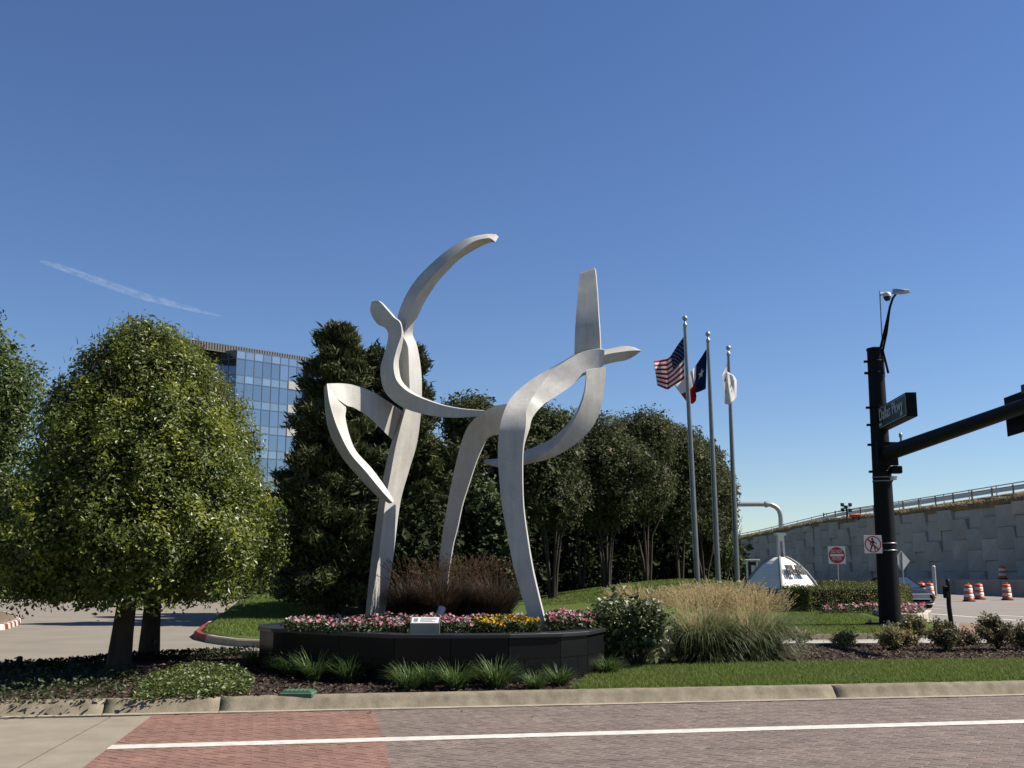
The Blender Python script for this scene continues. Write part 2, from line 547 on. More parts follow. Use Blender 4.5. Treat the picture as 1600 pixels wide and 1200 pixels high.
def brick_mat():
    """brick pavers; the red film is paint laid over the same bricks up to a straight edge"""
    m, nt, b = nodes_of('brick_paver')
    setp(b, 0.85, 0, 0.25)
    geo = nt.nodes.new('ShaderNodeNewGeometry')
    oi = nt.nodes.new('ShaderNodeObjectInfo')
    ad = nt.nodes.new('ShaderNodeMath'); ad.operation = 'ADD'
    nt.links.new(geo.outputs['Random Per Island'], ad.inputs[0])
    nt.links.new(oi.outputs['Random'], ad.inputs[1])
    fr = nt.nodes.new('ShaderNodeMath'); fr.operation = 'FRACT'
    nt.links.new(ad.outputs[0], fr.inputs[0])
    grey = ramp(nt, fr.outputs[0], [(0.124, 0.098, 0.084), (0.146, 0.116, 0.1), (0.154, 0.12, 0.106), (0.137, 0.105, 0.095), (0.164, 0.133, 0.114)])
    red = ramp(nt, fr.outputs[0], [(0.17, 0.096, 0.076), (0.188, 0.107, 0.085), (0.18, 0.1, 0.08), (0.2, 0.118, 0.094)])
    a, c = G(585, 1108), G(612, 1200)
    d = (c - a); n = Vector((-d.y, d.x, 0)).normalized()
    if n.x < 0: n = -n
    dt = nt.nodes.new('ShaderNodeVectorMath'); dt.operation = 'DOT_PRODUCT'
    nt.links.new(geo.outputs['Position'], dt.inputs[0])
    dt.inputs[1].default_value = n
    mr = nt.nodes.new('ShaderNodeMapRange')
    k = a.dot(n)
    mr.inputs[1].default_value, mr.inputs[2].default_value = k - 0.02, k + 0.02
    ne = noise_fac(nt, 14, detail=4)
    ma = nt.nodes.new('ShaderNodeMath'); ma.operation = 'MULTIPLY_ADD'; ma.inputs[1].default_value = .12
    nt.links.new(ne, ma.inputs[0]); nt.links.new(dt.outputs['Value'], ma.inputs[2])
    mo = nt.nodes.new('ShaderNodeMath'); mo.operation = 'SUBTRACT'; mo.inputs[1].default_value = .06
    nt.links.new(ma.outputs[0], mo.inputs[0])
    nt.links.new(mo.outputs[0], mr.inputs[0])
    col = mixc(nt, mr.outputs[0], red, grey)
    f = noise_fac(nt, 1.3, detail=7)
    col = mixc(nt, 1.0, col, ramp(nt, f, [(0.8, 0.8, 0.8), (1.1, 1.08, 1.05)], [0.3, 0.7]), 'MULTIPLY')
    oil = ramp(nt, noise_fac(nt, 2.7, detail=5, rough=.7, sx=(.7, 1.3, 1)), [(1, 1, 1), (.66, .65, .64)], [.6, .72])
    col = mixc(nt, 1.0, col, oil, 'MULTIPLY')
    worn = ramp(nt, noise_fac(nt, 5.5, detail=6, rough=.7), [(.84, .83, .82), (1.1, 1.1, 1.1)], [.35, .65])
    col = mixc(nt, 1.0, col, worn, 'MULTIPLY')
    f3 = noise_fac(nt, 120, detail=2)
    col = mixc(nt, 1.0, col, ramp(nt, f3, [(0.8,) * 3, (1.12,) * 3], [0.3, 0.7]), 'MULTIPLY')
    # pale tyre scuffs
    sc = noise_fac(nt, 2.2, detail=8, rough=0.75, sx=(1.0, 5.0, 1.0))
    sm = ramp(nt, sc, [(0, 0, 0), (0.3, 0.3, 0.3)], [0.63, 0.72])
    col = mixc(nt, sm, col, (0.28, 0.245, 0.215))
    nt.links.new(col, b.inputs['Base Color'])
    bump(nt, b, f3, 0.3, 0.004)
    return m


MAT['brick'] = brick_mat()


def glass_mat(name, c, rough=0.06, metal=0.75):
    m, nt, b = nodes_of(name)
    setp(b, rough, metal, 0.6)
    oi = nt.nodes.new('ShaderNodeObjectInfo')
    col = ramp(nt, oi.outputs['Random'], [tuple(x * 0.78 for x in c), c, tuple(x * .88 for x in c), tuple(min(1, x * 1.25) for x in c)])
    nt.links.new(col, b.inputs['Base Color'])
    return m


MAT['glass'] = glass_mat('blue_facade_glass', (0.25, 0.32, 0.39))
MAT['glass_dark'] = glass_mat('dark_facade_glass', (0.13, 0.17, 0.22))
MAT['spandrel'] = glass_mat('pale_spandrel_glass', (0.36, 0.43, 0.49), 0.15)
MAT['mullion'] = M('facade_mullion', (0.16, 0.2, 0.26), None, 1, 0.4, metal=0.4)
MAT['bld_stone'] = M('facade_limestone', (0.42, 0.4, 0.37), (0.36, 0.34, 0.31), 0.3, 0.9)
MAT['bld_metal'] = M('penthouse_metal', (0.14, 0.132, 0.122), (0.12, 0.112, 0.103), 0.2, 0.6)

MAT['holly'] = leaf_mat('holly_leaf', [(0.035, 0.055, 0.012), (0.07, 0.095, 0.018), (0.11, 0.13, 0.022), (0.045, 0.065, 0.014)],
                        [(0.16, 0.18, 0.022), (0.27, 0.28, 0.03), (0.1, 0.125, 0.018)], 2.8, 0.38, 0.4, plo=0.5, phi=0.68, spec=0.35)
MAT['holly_twig'] = leaf_mat('holly_twig', [(0.05, 0.032, 0.022), (0.075, 0.05, 0.03), (0.04, 0.04, 0.015)], None, 1, 0.1, 0.8)
MAT['oak'] = leaf_mat('broad_leaf', [(0.05, 0.07, 0.02), (0.075, 0.105, 0.03), (0.1, 0.13, 0.04), (0.055, 0.08, 0.024)], None, 1, 0.28, 0.45)
MAT['cedar'] = leaf_mat('cedar_needles', [(0.03, 0.042, 0.016), (0.05, 0.066, 0.024), (0.075, 0.088, 0.032), (0.036, 0.05, 0.018)],
                        [(0.09, 0.095, 0.034), (0.12, 0.115, 0.042)], 0.9, 0.15, 0.7, plo=0.5, phi=0.7, spec=0.15)
MAT['crape'] = leaf_mat('crape_leaf', [(0.04, 0.053, 0.02), (0.066, 0.08, 0.03), (0.085, 0.098, 0.04), (0.048, 0.062, 0.024)],
                        [(0.15, 0.115, 0.08), (0.1, 0.1, 0.045), (0.19, 0.135, 0.105), (0.085, 0.095, 0.04)], 1.6, 0.25, 0.6, plo=0.52, phi=0.7, spec=0.15)
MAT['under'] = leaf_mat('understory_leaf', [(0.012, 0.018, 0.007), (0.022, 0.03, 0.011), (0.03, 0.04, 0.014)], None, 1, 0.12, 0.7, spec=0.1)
MAT['shrub_lt'] = leaf_mat('feathery_leaf', [(0.04, 0.06, 0.018), (0.06, 0.085, 0.025), (0.03, 0.05, 0.015)], None, 1, 0.25, 0.6)
MAT['hedge'] = leaf_mat('hedge_leaf', [(0.05, 0.06, 0.014), (0.08, 0.085, 0.02), (0.115, 0.115, 0.026), (0.06, 0.07, 0.016)], None, 1, 0.25, 0.5, spec=0.2)
MAT['liriope'] = leaf_mat('liriope_blade', [(0.03, 0.055, 0.016), (0.055, 0.09, 0.025), (0.085, 0.13, 0.035), (0.035, 0.06, 0.02)], None, 1, 0.3, 0.5, spec=0.25)
MAT['maiden'] = leaf_mat('maiden_grass_blade', [(0.08, 0.11, 0.045), (0.12, 0.155, 0.065), (0.16, 0.19, 0.085), (0.22, 0.21, 0.1)], None, 1, 0.3, 0.5)
MAT['plume'] = leaf_mat('tan_seed_plume', [(0.34, 0.26, 0.13), (0.44, 0.35, 0.19), (0.5, 0.42, 0.26), (0.3, 0.23, 0.11)], None, 1, 0.45, 0.9, spec=0.1)
MAT['purple'] = leaf_mat('purple_grass_blade', [(0.035, 0.022, 0.018), (0.06, 0.04, 0.028), (0.1, 0.066, 0.044), (0.04, 0.034, 0.022)], None, 1, 0.25, 0.6)
MAT['purple_plume'] = leaf_mat('bronze_foxtail', [(0.12, 0.065, 0.045), (0.2, 0.12, 0.075), (0.26, 0.17, 0.11), (0.09, 0.05, 0.04)], None, 1, 0.4, 0.9, spec=0.1)
MAT['turf'] = leaf_mat('turf_blade', [(0.08, 0.12, 0.02), (0.11, 0.16, 0.026), (0.14, 0.19, 0.034), (0.16, 0.18, 0.05)], None, 1, 0.35, 0.6, spec=0.2)
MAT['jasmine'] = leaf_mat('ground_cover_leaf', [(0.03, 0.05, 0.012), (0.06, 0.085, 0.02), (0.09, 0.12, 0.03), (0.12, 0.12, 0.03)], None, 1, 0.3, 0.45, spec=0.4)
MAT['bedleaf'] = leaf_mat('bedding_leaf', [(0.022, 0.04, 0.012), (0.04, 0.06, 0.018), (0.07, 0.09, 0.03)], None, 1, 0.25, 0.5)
MAT['pinkf'] = leaf_mat('pink_petal', [(0.62, 0.07, 0.2), (0.7, 0.3, 0.38), (0.45, 0.03, 0.1), (0.75, 0.5, 0.52), (0.68, 0.62, 0.58), (0.55, 0.05, 0.14)], None, 1, 0.3, 0.7, spec=0.1)
MAT['yellowf'] = leaf_mat('yellow_petal', [(0.7, 0.38, 0.012), (0.75, 0.48, 0.02), (0.62, 0.26, 0.015)], None, 1, 0.3, 0.7, spec=0.1)
MAT['rosef'] = leaf_mat('white_rose_petal', [(0.7, 0.68, 0.5), (0.74, 0.73, 0.62), (0.66, 0.62, 0.4)], None, 1, 0.35, 0.7, spec=0.1)
MAT['roseleaf'] = leaf_mat('rose_leaf', [(0.03, 0.045, 0.016), (0.055, 0.075, 0.024), (0.09, 0.11, 0.036), (0.06, 0.07, 0.028)], None, 1, 0.2, 0.42, spec=0.4)
MAT['abelia'] = leaf_mat('abelia_leaf', [(0.05, 0.055, 0.02), (0.12, 0.105, 0.04), (0.2, 0.165, 0.07), (0.08, 0.05, 0.03), (0.06, 0.075, 0.025)], None, 1, 0.3, 0.5)
MAT['abelia_dk'] = leaf_mat('dark_abelia_leaf', [(0.03, 0.034, 0.015), (0.06, 0.055, 0.024), (0.09, 0.07, 0.032), (0.045, 0.03, 0.02)], None, 1, 0.25, 0.5)
MAT['chips'] = leaf_mat('bark_chip', [(0.05, 0.034, 0.026), (0.11, 0.078, 0.058), (0.19, 0.14, 0.105), (0.03, 0.022, 0.018), (0.08, 0.055, 0.042)], None, 1, 0.0, 0.9, spec=0.1)

# ------------------------------------------------------------------ the setting: levels and outlines
KA, KB = G(0, 1121), G(1600, 1086)                    # foot of the kerb face
KD = (KB - KA).normalized()                           # along the kerb, left to right
KN = Vector((-KD.y, KD.x, 0))                         # away from the camera


def kp(s, t, z=0.0):
    p = KA + KD * s + KN * t
    return Vector((p.x, p.y, z))


def H(x, y):
    """height of the lawn beyond the lane"""
    z = 0.15 + 1.05 * np.exp(-((x - 8.0) / 6.0) ** 2 - ((y - 48.0) / 11.0) ** 2)
    z = z + 0.35 * np.exp(-((x + 7.0) / 6.0) ** 2 - ((y - 52.0) / 12.0) ** 2)
    return z


# ground sheet to the horizon
mb = MB()
mb.add([(-4000, -300, -0.06), (4000, -300, -0.06), (4000, 6000, -0.06), (-4000, 6000, -0.06)], [(0, 1, 2, 3)])
tag(mb.build('ground', MAT['ground']), kind='structure')

# brick road
road = empty('road', (0, 0, 0), kind='structure')
mb = MB()
mb.add([kp(-12, -9, -0.012), kp(26, -9, -0.012), kp(26, 0.02, -0.012), kp(-12, 0.02, -0.012)], [(0, 1, 2, 3)])
mb.build('road_bed', MAT['roadbase'], road)

ap0, ap1 = G(236, 1119), G(128, 1200)                 # right edge of the concrete apron
ap_n = Vector((-(ap1 - ap0).y, (ap1 - ap0).x, 0)).normalized()
if ap_n.x < 0: ap_n = -ap_n


def brick_geo():
    L, W, h, c = 0.098, 0.048, 0.05, 0.005
    vs = [(-L, -W, -h), (L, -W, -h), (L, W, -h), (-L, W, -h), (-L, -W, -c), (L, -W, -c), (L, W, -c), (-L, W, -c),
          (-L + c, -W + c, 0), (L - c, -W + c, 0), (L - c, W - c, 0), (-L + c, W - c, 0)]
    fs = [(0, 1, 5, 4), (1, 2, 6, 5), (2, 3, 7, 6), (3, 0, 4, 7), (4, 5, 9, 8), (5, 6, 10, 9), (6, 7, 11, 10), (7, 4, 8, 11), (8, 9, 10, 11)]
    return np.array(vs), np.array(fs)


BV, BF = brick_geo()
bme = bpy.data.meshes.new('brick')
bme.from_pydata([tuple(v) for v in BV], [], [tuple(f) for f in BF])
bme.materials.append(MAT['brick'])
cells = []
kang = math.atan2(KD.y, KD.x)
a45 = kang - PI / 4 + 0.06
o_b = Vector((0, 10.5, 0))
ca, sa = math.cos(a45), math.sin(a45)
U = 0.1
for k in range(-140, 141):
    for m_ in range(-70, 71):
        # horizontal brick at (k + 2m, k - 2m)... herringbone lattice vectors (1,1) and (2,-2)
        gx, gy = k + 2 * m_, k - 2 * m_
        for vert in (0, 1):
            if vert == 0: cx, cy, rot = gx + 1.0, gy + 0.5, 0.0
            else: cx, cy, rot = gx + 2.5, gy, PI / 2
            x, y = cx * U, cy * U
            wx, wy = o_b.x + x * ca - y * sa, o_b.y + x * sa + y * ca
            q = Vector((wx, wy, 0)) - KA
            t = q.dot(KN)
            if t > -0.03 or t < -4.9: continue
            if abs(wx) > 0.8 * wy + 1.0 or wy < 7.0: continue
            if (Vector((wx, wy, 0)) - ap0).dot(ap_n) < -0.12: continue
            cells.append((wx, wy, rot + a45))
cells.sort(key=lambda c: c[1])
# the 300 that show largest are parts, the others joined
shown = [c for c in cells if abs(c[0]) < 0.485 * c[1] and c[1] > 8.62]
near = set(id(c) for c in shown[:300])
rest = []
for c in cells:
    dz = random.uniform(-0.0012, 0.0012)
    if id(c) in near:
        o = bpy.data.objects.new('brick', bme)
        o.location = (c[0], c[1], dz)
        o.rotation_euler = (random.uniform(-.006, .006), random.uniform(-.006, .006), c[2] + random.uniform(-.008, .008))
        o.parent = road
        COL.objects.link(o)
    else:
        rest.append((c[0], c[1], dz, c[2] + random.uniform(-.008, .008)))
r_ = np.array(rest)
cs, sn = np.cos(r_[:, 3])[:, None], np.sin(r_[:, 3])[:, None]
V = np.stack([BV[None, :, 0] * cs - BV[None, :, 1] * sn + r_[:, 0:1], BV[None, :, 0] * sn + BV[None, :, 1] * cs + r_[:, 1:2],
              np.broadcast_to(BV[None, :, 2], (len(r_), len(BV))) + r_[:, 2:3] + RNG.uniform(-.0008, .0008, (len(r_), len(BV)))], -1)
Q = (BF[None] + (np.arange(len(r_)) * len(BV))[:, None, None]).reshape(-1, 4)
tag(np_mesh('brick_field', V.reshape(-1, 3), Q, MAT['brick'], road), kind='stuff')

# white edge line, laid on the bricks
mb = MB()
l0, l1 = G(168, 1168.0), G(1600, 1127.5)
ld = (l1 - l0).normalized(); ln = Vector((-ld.y, ld.x, 0))
l1 = l0 + ld * 16
n = 60
for i in range(n + 1):
    p = l0 + (l1 - l0) * (i / n)
    w1, w2 = 0.12 + random.uniform(-.005, .005), 0.12 + random.uniform(-.005, .005)
    mb.v += [tuple(p - ln * w1 + Vector((0, 0, .004))), tuple(p + ln * w2 + Vector((0, 0, .004)))]
for i in range(n):
    mb.f.append((2 * i, 2 * i + 2, 2 * i + 3, 2 * i + 1)); mb.m.append(0); mb.s.append(False)
tag(mb.build('road_edge_line', MAT['white_paint']), kind='structure')

# concrete apron at the left, two slabs parted by an open joint
apron = empty('concrete_apron', (0, 0, 0), kind='structure')
j0, j1 = G(172, 1121), G(28, 1200)
far_l = kp(-10, -0.02, 0)
jd = (j1 - j0).normalized()
j2 = j0 + jd * 9
a2 = ap0 + (ap1 - ap0).normalized() * 9


def flat(p, z): return (p.x, p.y, z)


nj = Vector((-jd.y, jd.x, 0)).normalized()
if nj.x < 0: nj = -nj
mb = MB(); mb.prism([flat(j0 - nj * .012, 0), flat(far_l, 0), flat(far_l - Vector((0, 9, 0)), 0), flat(j2 - nj * .014, 0)], -0.1, 0.006)
mb.build('slab', MAT['apron'], apron)
mb = MB(); mb.prism([flat(j0 + nj * .012, 0), flat(j2 + nj * .012, 0), flat(a2, 0), flat(ap0, 0)], -0.1, 0.005)
mb.build('slab', MAT['apron'], apron)
mb = MB()
mb.prism([flat(j0 - nj * .011, 0), flat(j2 - nj * .011, 0), flat(j2 + nj * .011, 0), flat(j0 + nj * .011, 0)], -0.1, -0.004)
mb.build('joint_seal', MAT['rubber'], apron)

# front kerb, cast in lengths
kerb = empty('kerb', (0, 0, 0), kind='structure')
s_j = [(G(x, 1110) - KA).dot(KD) for x in (172, 345, 1378)]
cuts = [-10, -5.5, s_j[0], s_j[1], s_j[2], s_j[2] + 4.5, s_j[2] + 9]
prof = [(-0.10, -0.02), (-0.10, 0.012), (-0.012, 0.016), (0.0, 0.02), (0.075, 0.105), (0.1, 0.13), (0.125, 0.146), (0.155, 0.155), (0.25, 0.158), (0.262, 0.145), (0.262, -0.05)]
for a, b_ in zip(cuts[:-1], cuts[1:]):
    mb = MB()
    g = 0.004 if abs(a - s_j[0]) > .01 else .007
    st = np.linspace(a + g, b_ - (.004 if abs(b_ - s_j[0]) > .01 else .007), max(10, int((b_ - a) * 6)))
    for s in st:
        for (t, z) in prof:
            mb.v.append(tuple(kp(s, t + random.uniform(-.0025, .0025), z + random.uniform(-.0018, .0018))))
    npf = len(prof)
    for i in range(len(st) - 1):
        for k in range(npf - 1):
            mb.f.append((i * npf + k, (i + 1) * npf + k, (i + 1) * npf + k + 1, i * npf + k + 1)); mb.m.append(1 if k < 2 else 0); mb.s.append(k in (3, 4, 5, 6))
    mb.f.append(tuple(range(npf))); mb.m.append(0); mb.s.append(False)
    mb.f.append(tuple((len(st) - 1) * npf + k for k in reversed(range(npf)))); mb.m.append(0); mb.s.append(False)
    mb.build('kerb_length', [MAT['kerb'], MAT['gutter']], kerb)

# planting island between the brick road and the lane
ZB = 0.14
back = [(-60, 1049), (0, 1048), (80, 1045), (165, 1037), (200, 1030), (300, 1027), (390, 1022), (700, 1014), (1000, 1010), (1240, 1009), (1400, 1008), (1600, 1008), (1700, 1008)]
bpts = [G(x, y, ZB) for x, y in back]
isl = [kp(-9.5, 0.255), kp(19, 0.255)] + [Vector((bpts[-1].x + 4, bpts[-1].y, 0))] + list(reversed(bpts)) + [Vector((bpts[0].x - 3, bpts[0].y, 0))]
ISL = [(p.x, p.y) for p in isl]


def sheet(name, poly, zf, mat, step=0.25, jit=0.0, kind='structure', parent=None, lift=0.0):
    """a gently uneven sheet inside a polygon, with a skirt"""
    import bmesh
    bm = bmesh.new()
    vs = [bm.verts.new((p[0], p[1], 0)) for p in poly]
    bm.faces.new(vs)
    xs = [p[0] for p in poly]; ys = [p[1] for p in poly]
    x = math.floor(min(xs) / step) * step
    while x < max(xs):
        x += step
        bmesh.ops.bisect_plane(bm, geom=bm.verts[:] + bm.edges[:] + bm.faces[:], plane_co=(x, 0, 0), plane_no=(1, 0, 0))
    y = math.floor(min(ys) / step) * step
    while y < max(ys):
        y += step
        bmesh.ops.bisect_plane(bm, geom=bm.verts[:] + bm.edges[:] + bm.faces[:], plane_co=(0, y, 0), plane_no=(0, 1, 0))
    bm.normal_update()
    if bm.faces and sum(f.normal.z for f in bm.faces) < 0:
        bmesh.ops.reverse_faces(bm, faces=bm.faces[:])
    bd = [e for e in bm.edges if e.is_boundary]
    for v in bm.verts:
        v.co.z = float(zf(v.co.x, v.co.y)) + lift + (mnoise.noise((v.co.x * 2.3, v.co.y * 2.3, 3)) * jit if jit else 0)
    ex = bmesh.ops.extrude_edge_only(bm, edges=bd)
    for v in ex['geom']:
        if isinstance(v, bmesh.types.BMVert): v.co.z = -0.05
    me = bpy.data.meshes.new(name)
    bm.to_mesh(me); bm.free()
    me.materials.append(mat)
    for p in me.polygons: p.use_smooth = True
    o = bpy.data.objects.new(name, me)
    COL.objects.link(o)
    if parent: o.parent = parent
    if kind: o['kind'] = kind
    return o


def ZI(x, y):
    """level of the planting island, crowned a little towards its middle"""
    q = (Vector((x, y, 0)) - KA).dot(KN)
    return 0.14 + 0.05 * min(max((q - 0.2) / 2.0, 0), 1)


sheet('mulch_bed', ISL, ZI, MAT['mulch'], 0.3, 0.018)

# turf strip along the kerb on the right
gs = [(890, 1074), (920, 1058), (985, 1047), (1100, 1044), (1240, 1040), (1420, 1037), (1600, 1035), (1900, 1031)]
gp = [G(x, y, 0.17) for x, y in gs]
s0 = (gp[0] - KA).dot(KD)
GSTRIP = [(kp(s0, 0.27).x, kp(s0, 0.27).y)] + [(p.x, p.y) for p in gp[1:]] + [(kp(19, 2.2).x, kp(19, 2.2).y), (kp(19, 0.27).x, kp(19, 0.27).y)]
sheet('turf_strip', GSTRIP, lambda x, y: ZI(x, y) + 0.022, MAT['lawn'], 0.3, 0.012)

# lane / driveway behind the island, lawn beyond it
mb = MB()
mb.prism([(-90, 15), (14.5, 15), (14.5, 40), (-2, 62), (-90, 62)], -0.08, 0.0)
tag(mb.build('driveway', MAT['concrete']), kind='structure')
mb = MB()
mb.prism([(14.5, 5), (60, 5), (60, 70), (40, 180), (24, 180), (14.5, 60)], -0.08, 0.002)
mb.prism([(10.9, 20.9), (14.5, 20.9), (14.5, 44), (12.6, 40), (11.4, 30)], -0.08, 0.0025)
tag(mb.build('frontage_road', MAT['frontage']), kind='structure')

lk = [(415, 1000), (372, 998), (340, 994), (318, 989.5), (311, 985.5), (322, 977), (345, 962), (365, 950), (382, 941), (392, 934)]
lp = [G(x, y, 0.15) for x, y in lk]
front_r = [G(700, 999, 0.15), G(1000, 994, 0.15), G(1240, 989.5, 0.15), G(1400, 988, 0.15)]
LAWN = [(p.x, p.y) for p in lp] + [(-19, 75), (-30, 110), (24, 110), (15.5, 75), (13.8, 45), (13.0, 36), (11.9, 32), (11.3, 28.2)] + [(p.x, p.y) for p in reversed(front_r)]
sheet('lawn', LAWN, H, MAT['lawn'], 1.0, 0.03)
# far verge at the left
sheet('far_verge', [(-75, 62), (-24, 62), (-30, 110), (-75, 110)], lambda x, y: 0.15 + 0.5 * min(1, (y - 62) / 20), MAT['lawn'], 4.0, 0.1)


def kerb_run(name, pts, w, h, mats, paint=None, seglen=0.9, parent=None):
    """kerb along a polyline in short cast lengths, each a part"""
    root = empty(name, (0, 0, 0), kind='structure')
    # resample
    L = [0]
    for a, b in zip(pts[:-1], pts[1:]): L.append(L[-1] + (Vector(b) - Vector(a)).length)
    n = max(1, int(round(L[-1] / seglen)))

    def at(s):
        for i in range(len(pts) - 1):
            if s <= L[i + 1] or i == len(pts) - 2:
                return Vector(pts[i]).lerp(Vector(pts[i + 1]), (s - L[i]) / max(L[i + 1] - L[i], 1e-6))
    for i in range(n):
        a, b = L[-1] * i / n, L[-1] * (i + 1) / n
        mb = MB()
        for k in range(5):
            s = a + 0.004 + (b - a - 0.008) * k / 4
            p = at(s)
            t = (at(min(s + .05, L[-1])) - at(max(s - .05, 0))).normalized()
            nn = Vector((-t.y, t.x, 0))
            for (o_, z) in ((0, 0), (0.02, h * .8), (0.05, h), (w, h), (w, -0.03)):
                q = p + nn * o_
                mb.v.append((q.x, q.y, z))
        for k in range(4):
            for j in range(4):
                mb.f.append((k * 5 + j, (k + 1) * 5 + j, (k + 1) * 5 + j + 1, k * 5 + j + 1)); mb.m.append(0); mb.s.append(False)
        mb.f.append((0, 1, 2, 3, 4)); mb.m.append(0); mb.s.append(False)
        mb.f.append((24, 23, 22, 21, 20)); mb.m.append(0); mb.s.append(False)
        mm = paint(i, n, a / L[-1]) if paint else 0
        mb.build('kerb_length', mats[mm], root)
    return root


# pts run so that the lawn lies on the left-hand normal
kpts = [Vector((p.x, p.y, 0)) for p in (front_r[::-1] + [])] + [Vector((p.x, p.y, 0)) for p in lp]
kpts = [p for p in kpts]


def kp_off(pts, d):
    out = []
    for i, p in enumerate(pts):
        t = (pts[min(i + 1, len(pts) - 1)] - pts[max(i - 1, 0)]).normalized()
        out.append(p + Vector((-t.y, t.x, 0)) * d)
    return out


# walk from the far left end round the nose and along the lane: the lawn lies to the left of that walk
path = list(reversed(kpts))
kerb_run('lawn_kerb', kp_off(path, -0.14), 0.16, 0.155, [MAT['gutter'], MAT['red_kerb']],
         lambda i, n, f: 1 if f < 0.66 and i % 9 != 8 else 0, 0.8)
# kerb island at the left edge of the frame
ik = [G(-60, 992, 0), G(-10, 986.5, 0), G(12, 983, 0), G(28, 977, 0), G(34, 972, 0), G(30, 967, 0), G(14, 963, 0), G(-10, 960, 0), G(-60, 957, 0)]
kerb_run('island_kerb', ik, 0.16, 0.15, [MAT['red_kerb'], MAT['white_kerb']], lambda i, n, f: i % 2, 0.42)
sheet('island_mulch', [(p.x - 0.1, p.y) for p in kp_off(ik, 0.12)], lambda x, y: 0.14, M('dry_mulch', (0.2, 0.15, 0.1), (0.12, 0.09, 0.06), 12, 0.95, bmp=0.8, spec=0.1), 0.6, 0.02)

# walk strip beyond the island at the right
mb = MB()
a, b, c, d_ = G(1180, 1009, 0.0), G(1180, 991, 0.0), G(1408, 989, 0.0), G(1640, 1010, 0.0)
mb.prism([flat(a, 0), flat(d_, 0), flat(c, 0), flat(b, 0)], -0.05, 0.006)
tag(mb.build('sidewalk', MAT['walk']), kind='structure')
mb = MB()
mb.prism([flat(G(px, py, 0), 0) for px, py in ((1495, 990), (1560, 990), (1545, 975), (1500, 974))], -0.05, 0.010)
tag(mb.build('kerb_ramp', MAT['paver_tactile']), kind='structure')
# painted lines on the frontage road
for name, pts in (('lane_line', ((1432, 957.5), (1640, 973.5))), ('lane_line', ((1556, 961.5), (1640, 966))), ('lane_line', ((1448, 945.8), (1482, 946.6))), ('lane_line', ((1440, 951), (1470, 951.6)))):
    a, b = G(*pts[0]), G(*pts[1])
    t = (b - a).normalized(); nn = Vector((-t.y, t.x, 0)) * 0.14
    mb = MB()
    mb.add([flat(a - nn, .0075), flat(b - nn, .0075), flat(b + nn, .0075), flat(a + nn, .0075)], [(0, 1, 2, 3)])
    tag(mb.build(name, MAT['white_paint']), kind='structure')

# ------------------------------------------------------------------ retaining wall, barrier
WA, WB = Vector((37.0, 71.0, 0)), Vector((27.2, 132.0, 0))
WD = (WB - WA).normalized()
WNn = Vector((-WD.y, WD.x, 0))
if WNn.x > 0: WNn = -WNn                              # faces the frontage road


def wall_top(s):
    """top of the panels along the wall"""
    p = WA + WD * s
    px = 800 + F_PX * p.x / (p.y * (CT + 0)) * 1.0
    # profile read as straight falls
    r = np.interp(px, [1120, 1154, 1280, 1396, 1600, 1760], [849, 845, 819, 806, 783, 763])
    return P(px, r, p.y).z


def wall_brink(s):
    p = WA + WD * s
    px = 800 + F_PX * p.x / p.y
    r = np.interp(px, [1120, 1154, 1280, 1396, 1600, 1760], [843, 837, 807, 790, 758, 736])
    return P(px, r, p.y).z


wall = empty('retaining_wall', tuple(WA), 'long grey retaining wall of offset concrete panels climbing towards the right edge', 'wall')
PW, PH = 1.95, 1.6
s = -26.0
ci = 0
LW = 84
while s < LW:
    off = -PH / 2 if ci % 2 else 0
    k = 0
    z = -0.05 + off
    zt = min(wall_top(s), wall_top(s + PW))
    while z < zt:
        z0, z1 = max(z, -0.05) + 0.012, min(z + PH, zt) - 0.012
        if z1 - z0 > 0.12:
            a = WA + WD * (s + 0.012); b = WA + WD * (s + PW - 0.012)
            pr = random.uniform(0, 0.03)
            f = WNn * (0.04 + pr)
            q = [a + f, b + f]
            deep = random.random() < .55
            top = WNn * (.34 if deep else random.choice([.0, .06, .1]))
            # folded panels: the lower corner nearer the frame's left edge falls back along a diagonal
            A0, B0 = q[0] + Vector((0, 0, z0)), q[1] + Vector((0, 0, z0))
            A1, B1 = q[0] + Vector((0, 0, z1)), q[1] + Vector((0, 0, z1))
            A1p, B1p = A1 + top, B1 + top
            B0p = B0 + top
            if not deep: A0 = A0 + top
            bk = -WNn * 0.18
            vs = [A0, B0p, B1p, A1p, A0 + bk, B0 + bk, B1 + bk, A1 + bk]
            fs = [(0, 3, 1), (3, 2, 1), (0, 1, 5, 4), (1, 2, 6, 5), (2, 3, 7, 6), (3, 0, 4, 7)]
            mb = MB(); mb.add(vs, fs); mb.build('panel', MAT['mse'], wall)
        z += PH
    s += PW
    ci += 1
mb = MB()
n = 40
for i in range(n + 1):
    s = -28 + (LW + 28) * i / n
    p = WA + WD * s - WNn * 0.12
    zt = wall_top(s) - .3
    mb.v += [(p.x, p.y, -0.05), (p.x, p.y, zt)]
for i in range(n):
    mb.f.append((2 * i, 2 * i + 1, 2 * i + 3, 2 * i + 2)); mb.m.append(0); mb.s.append(False)
mb.build('wall_core', MAT['barrier'], wall)
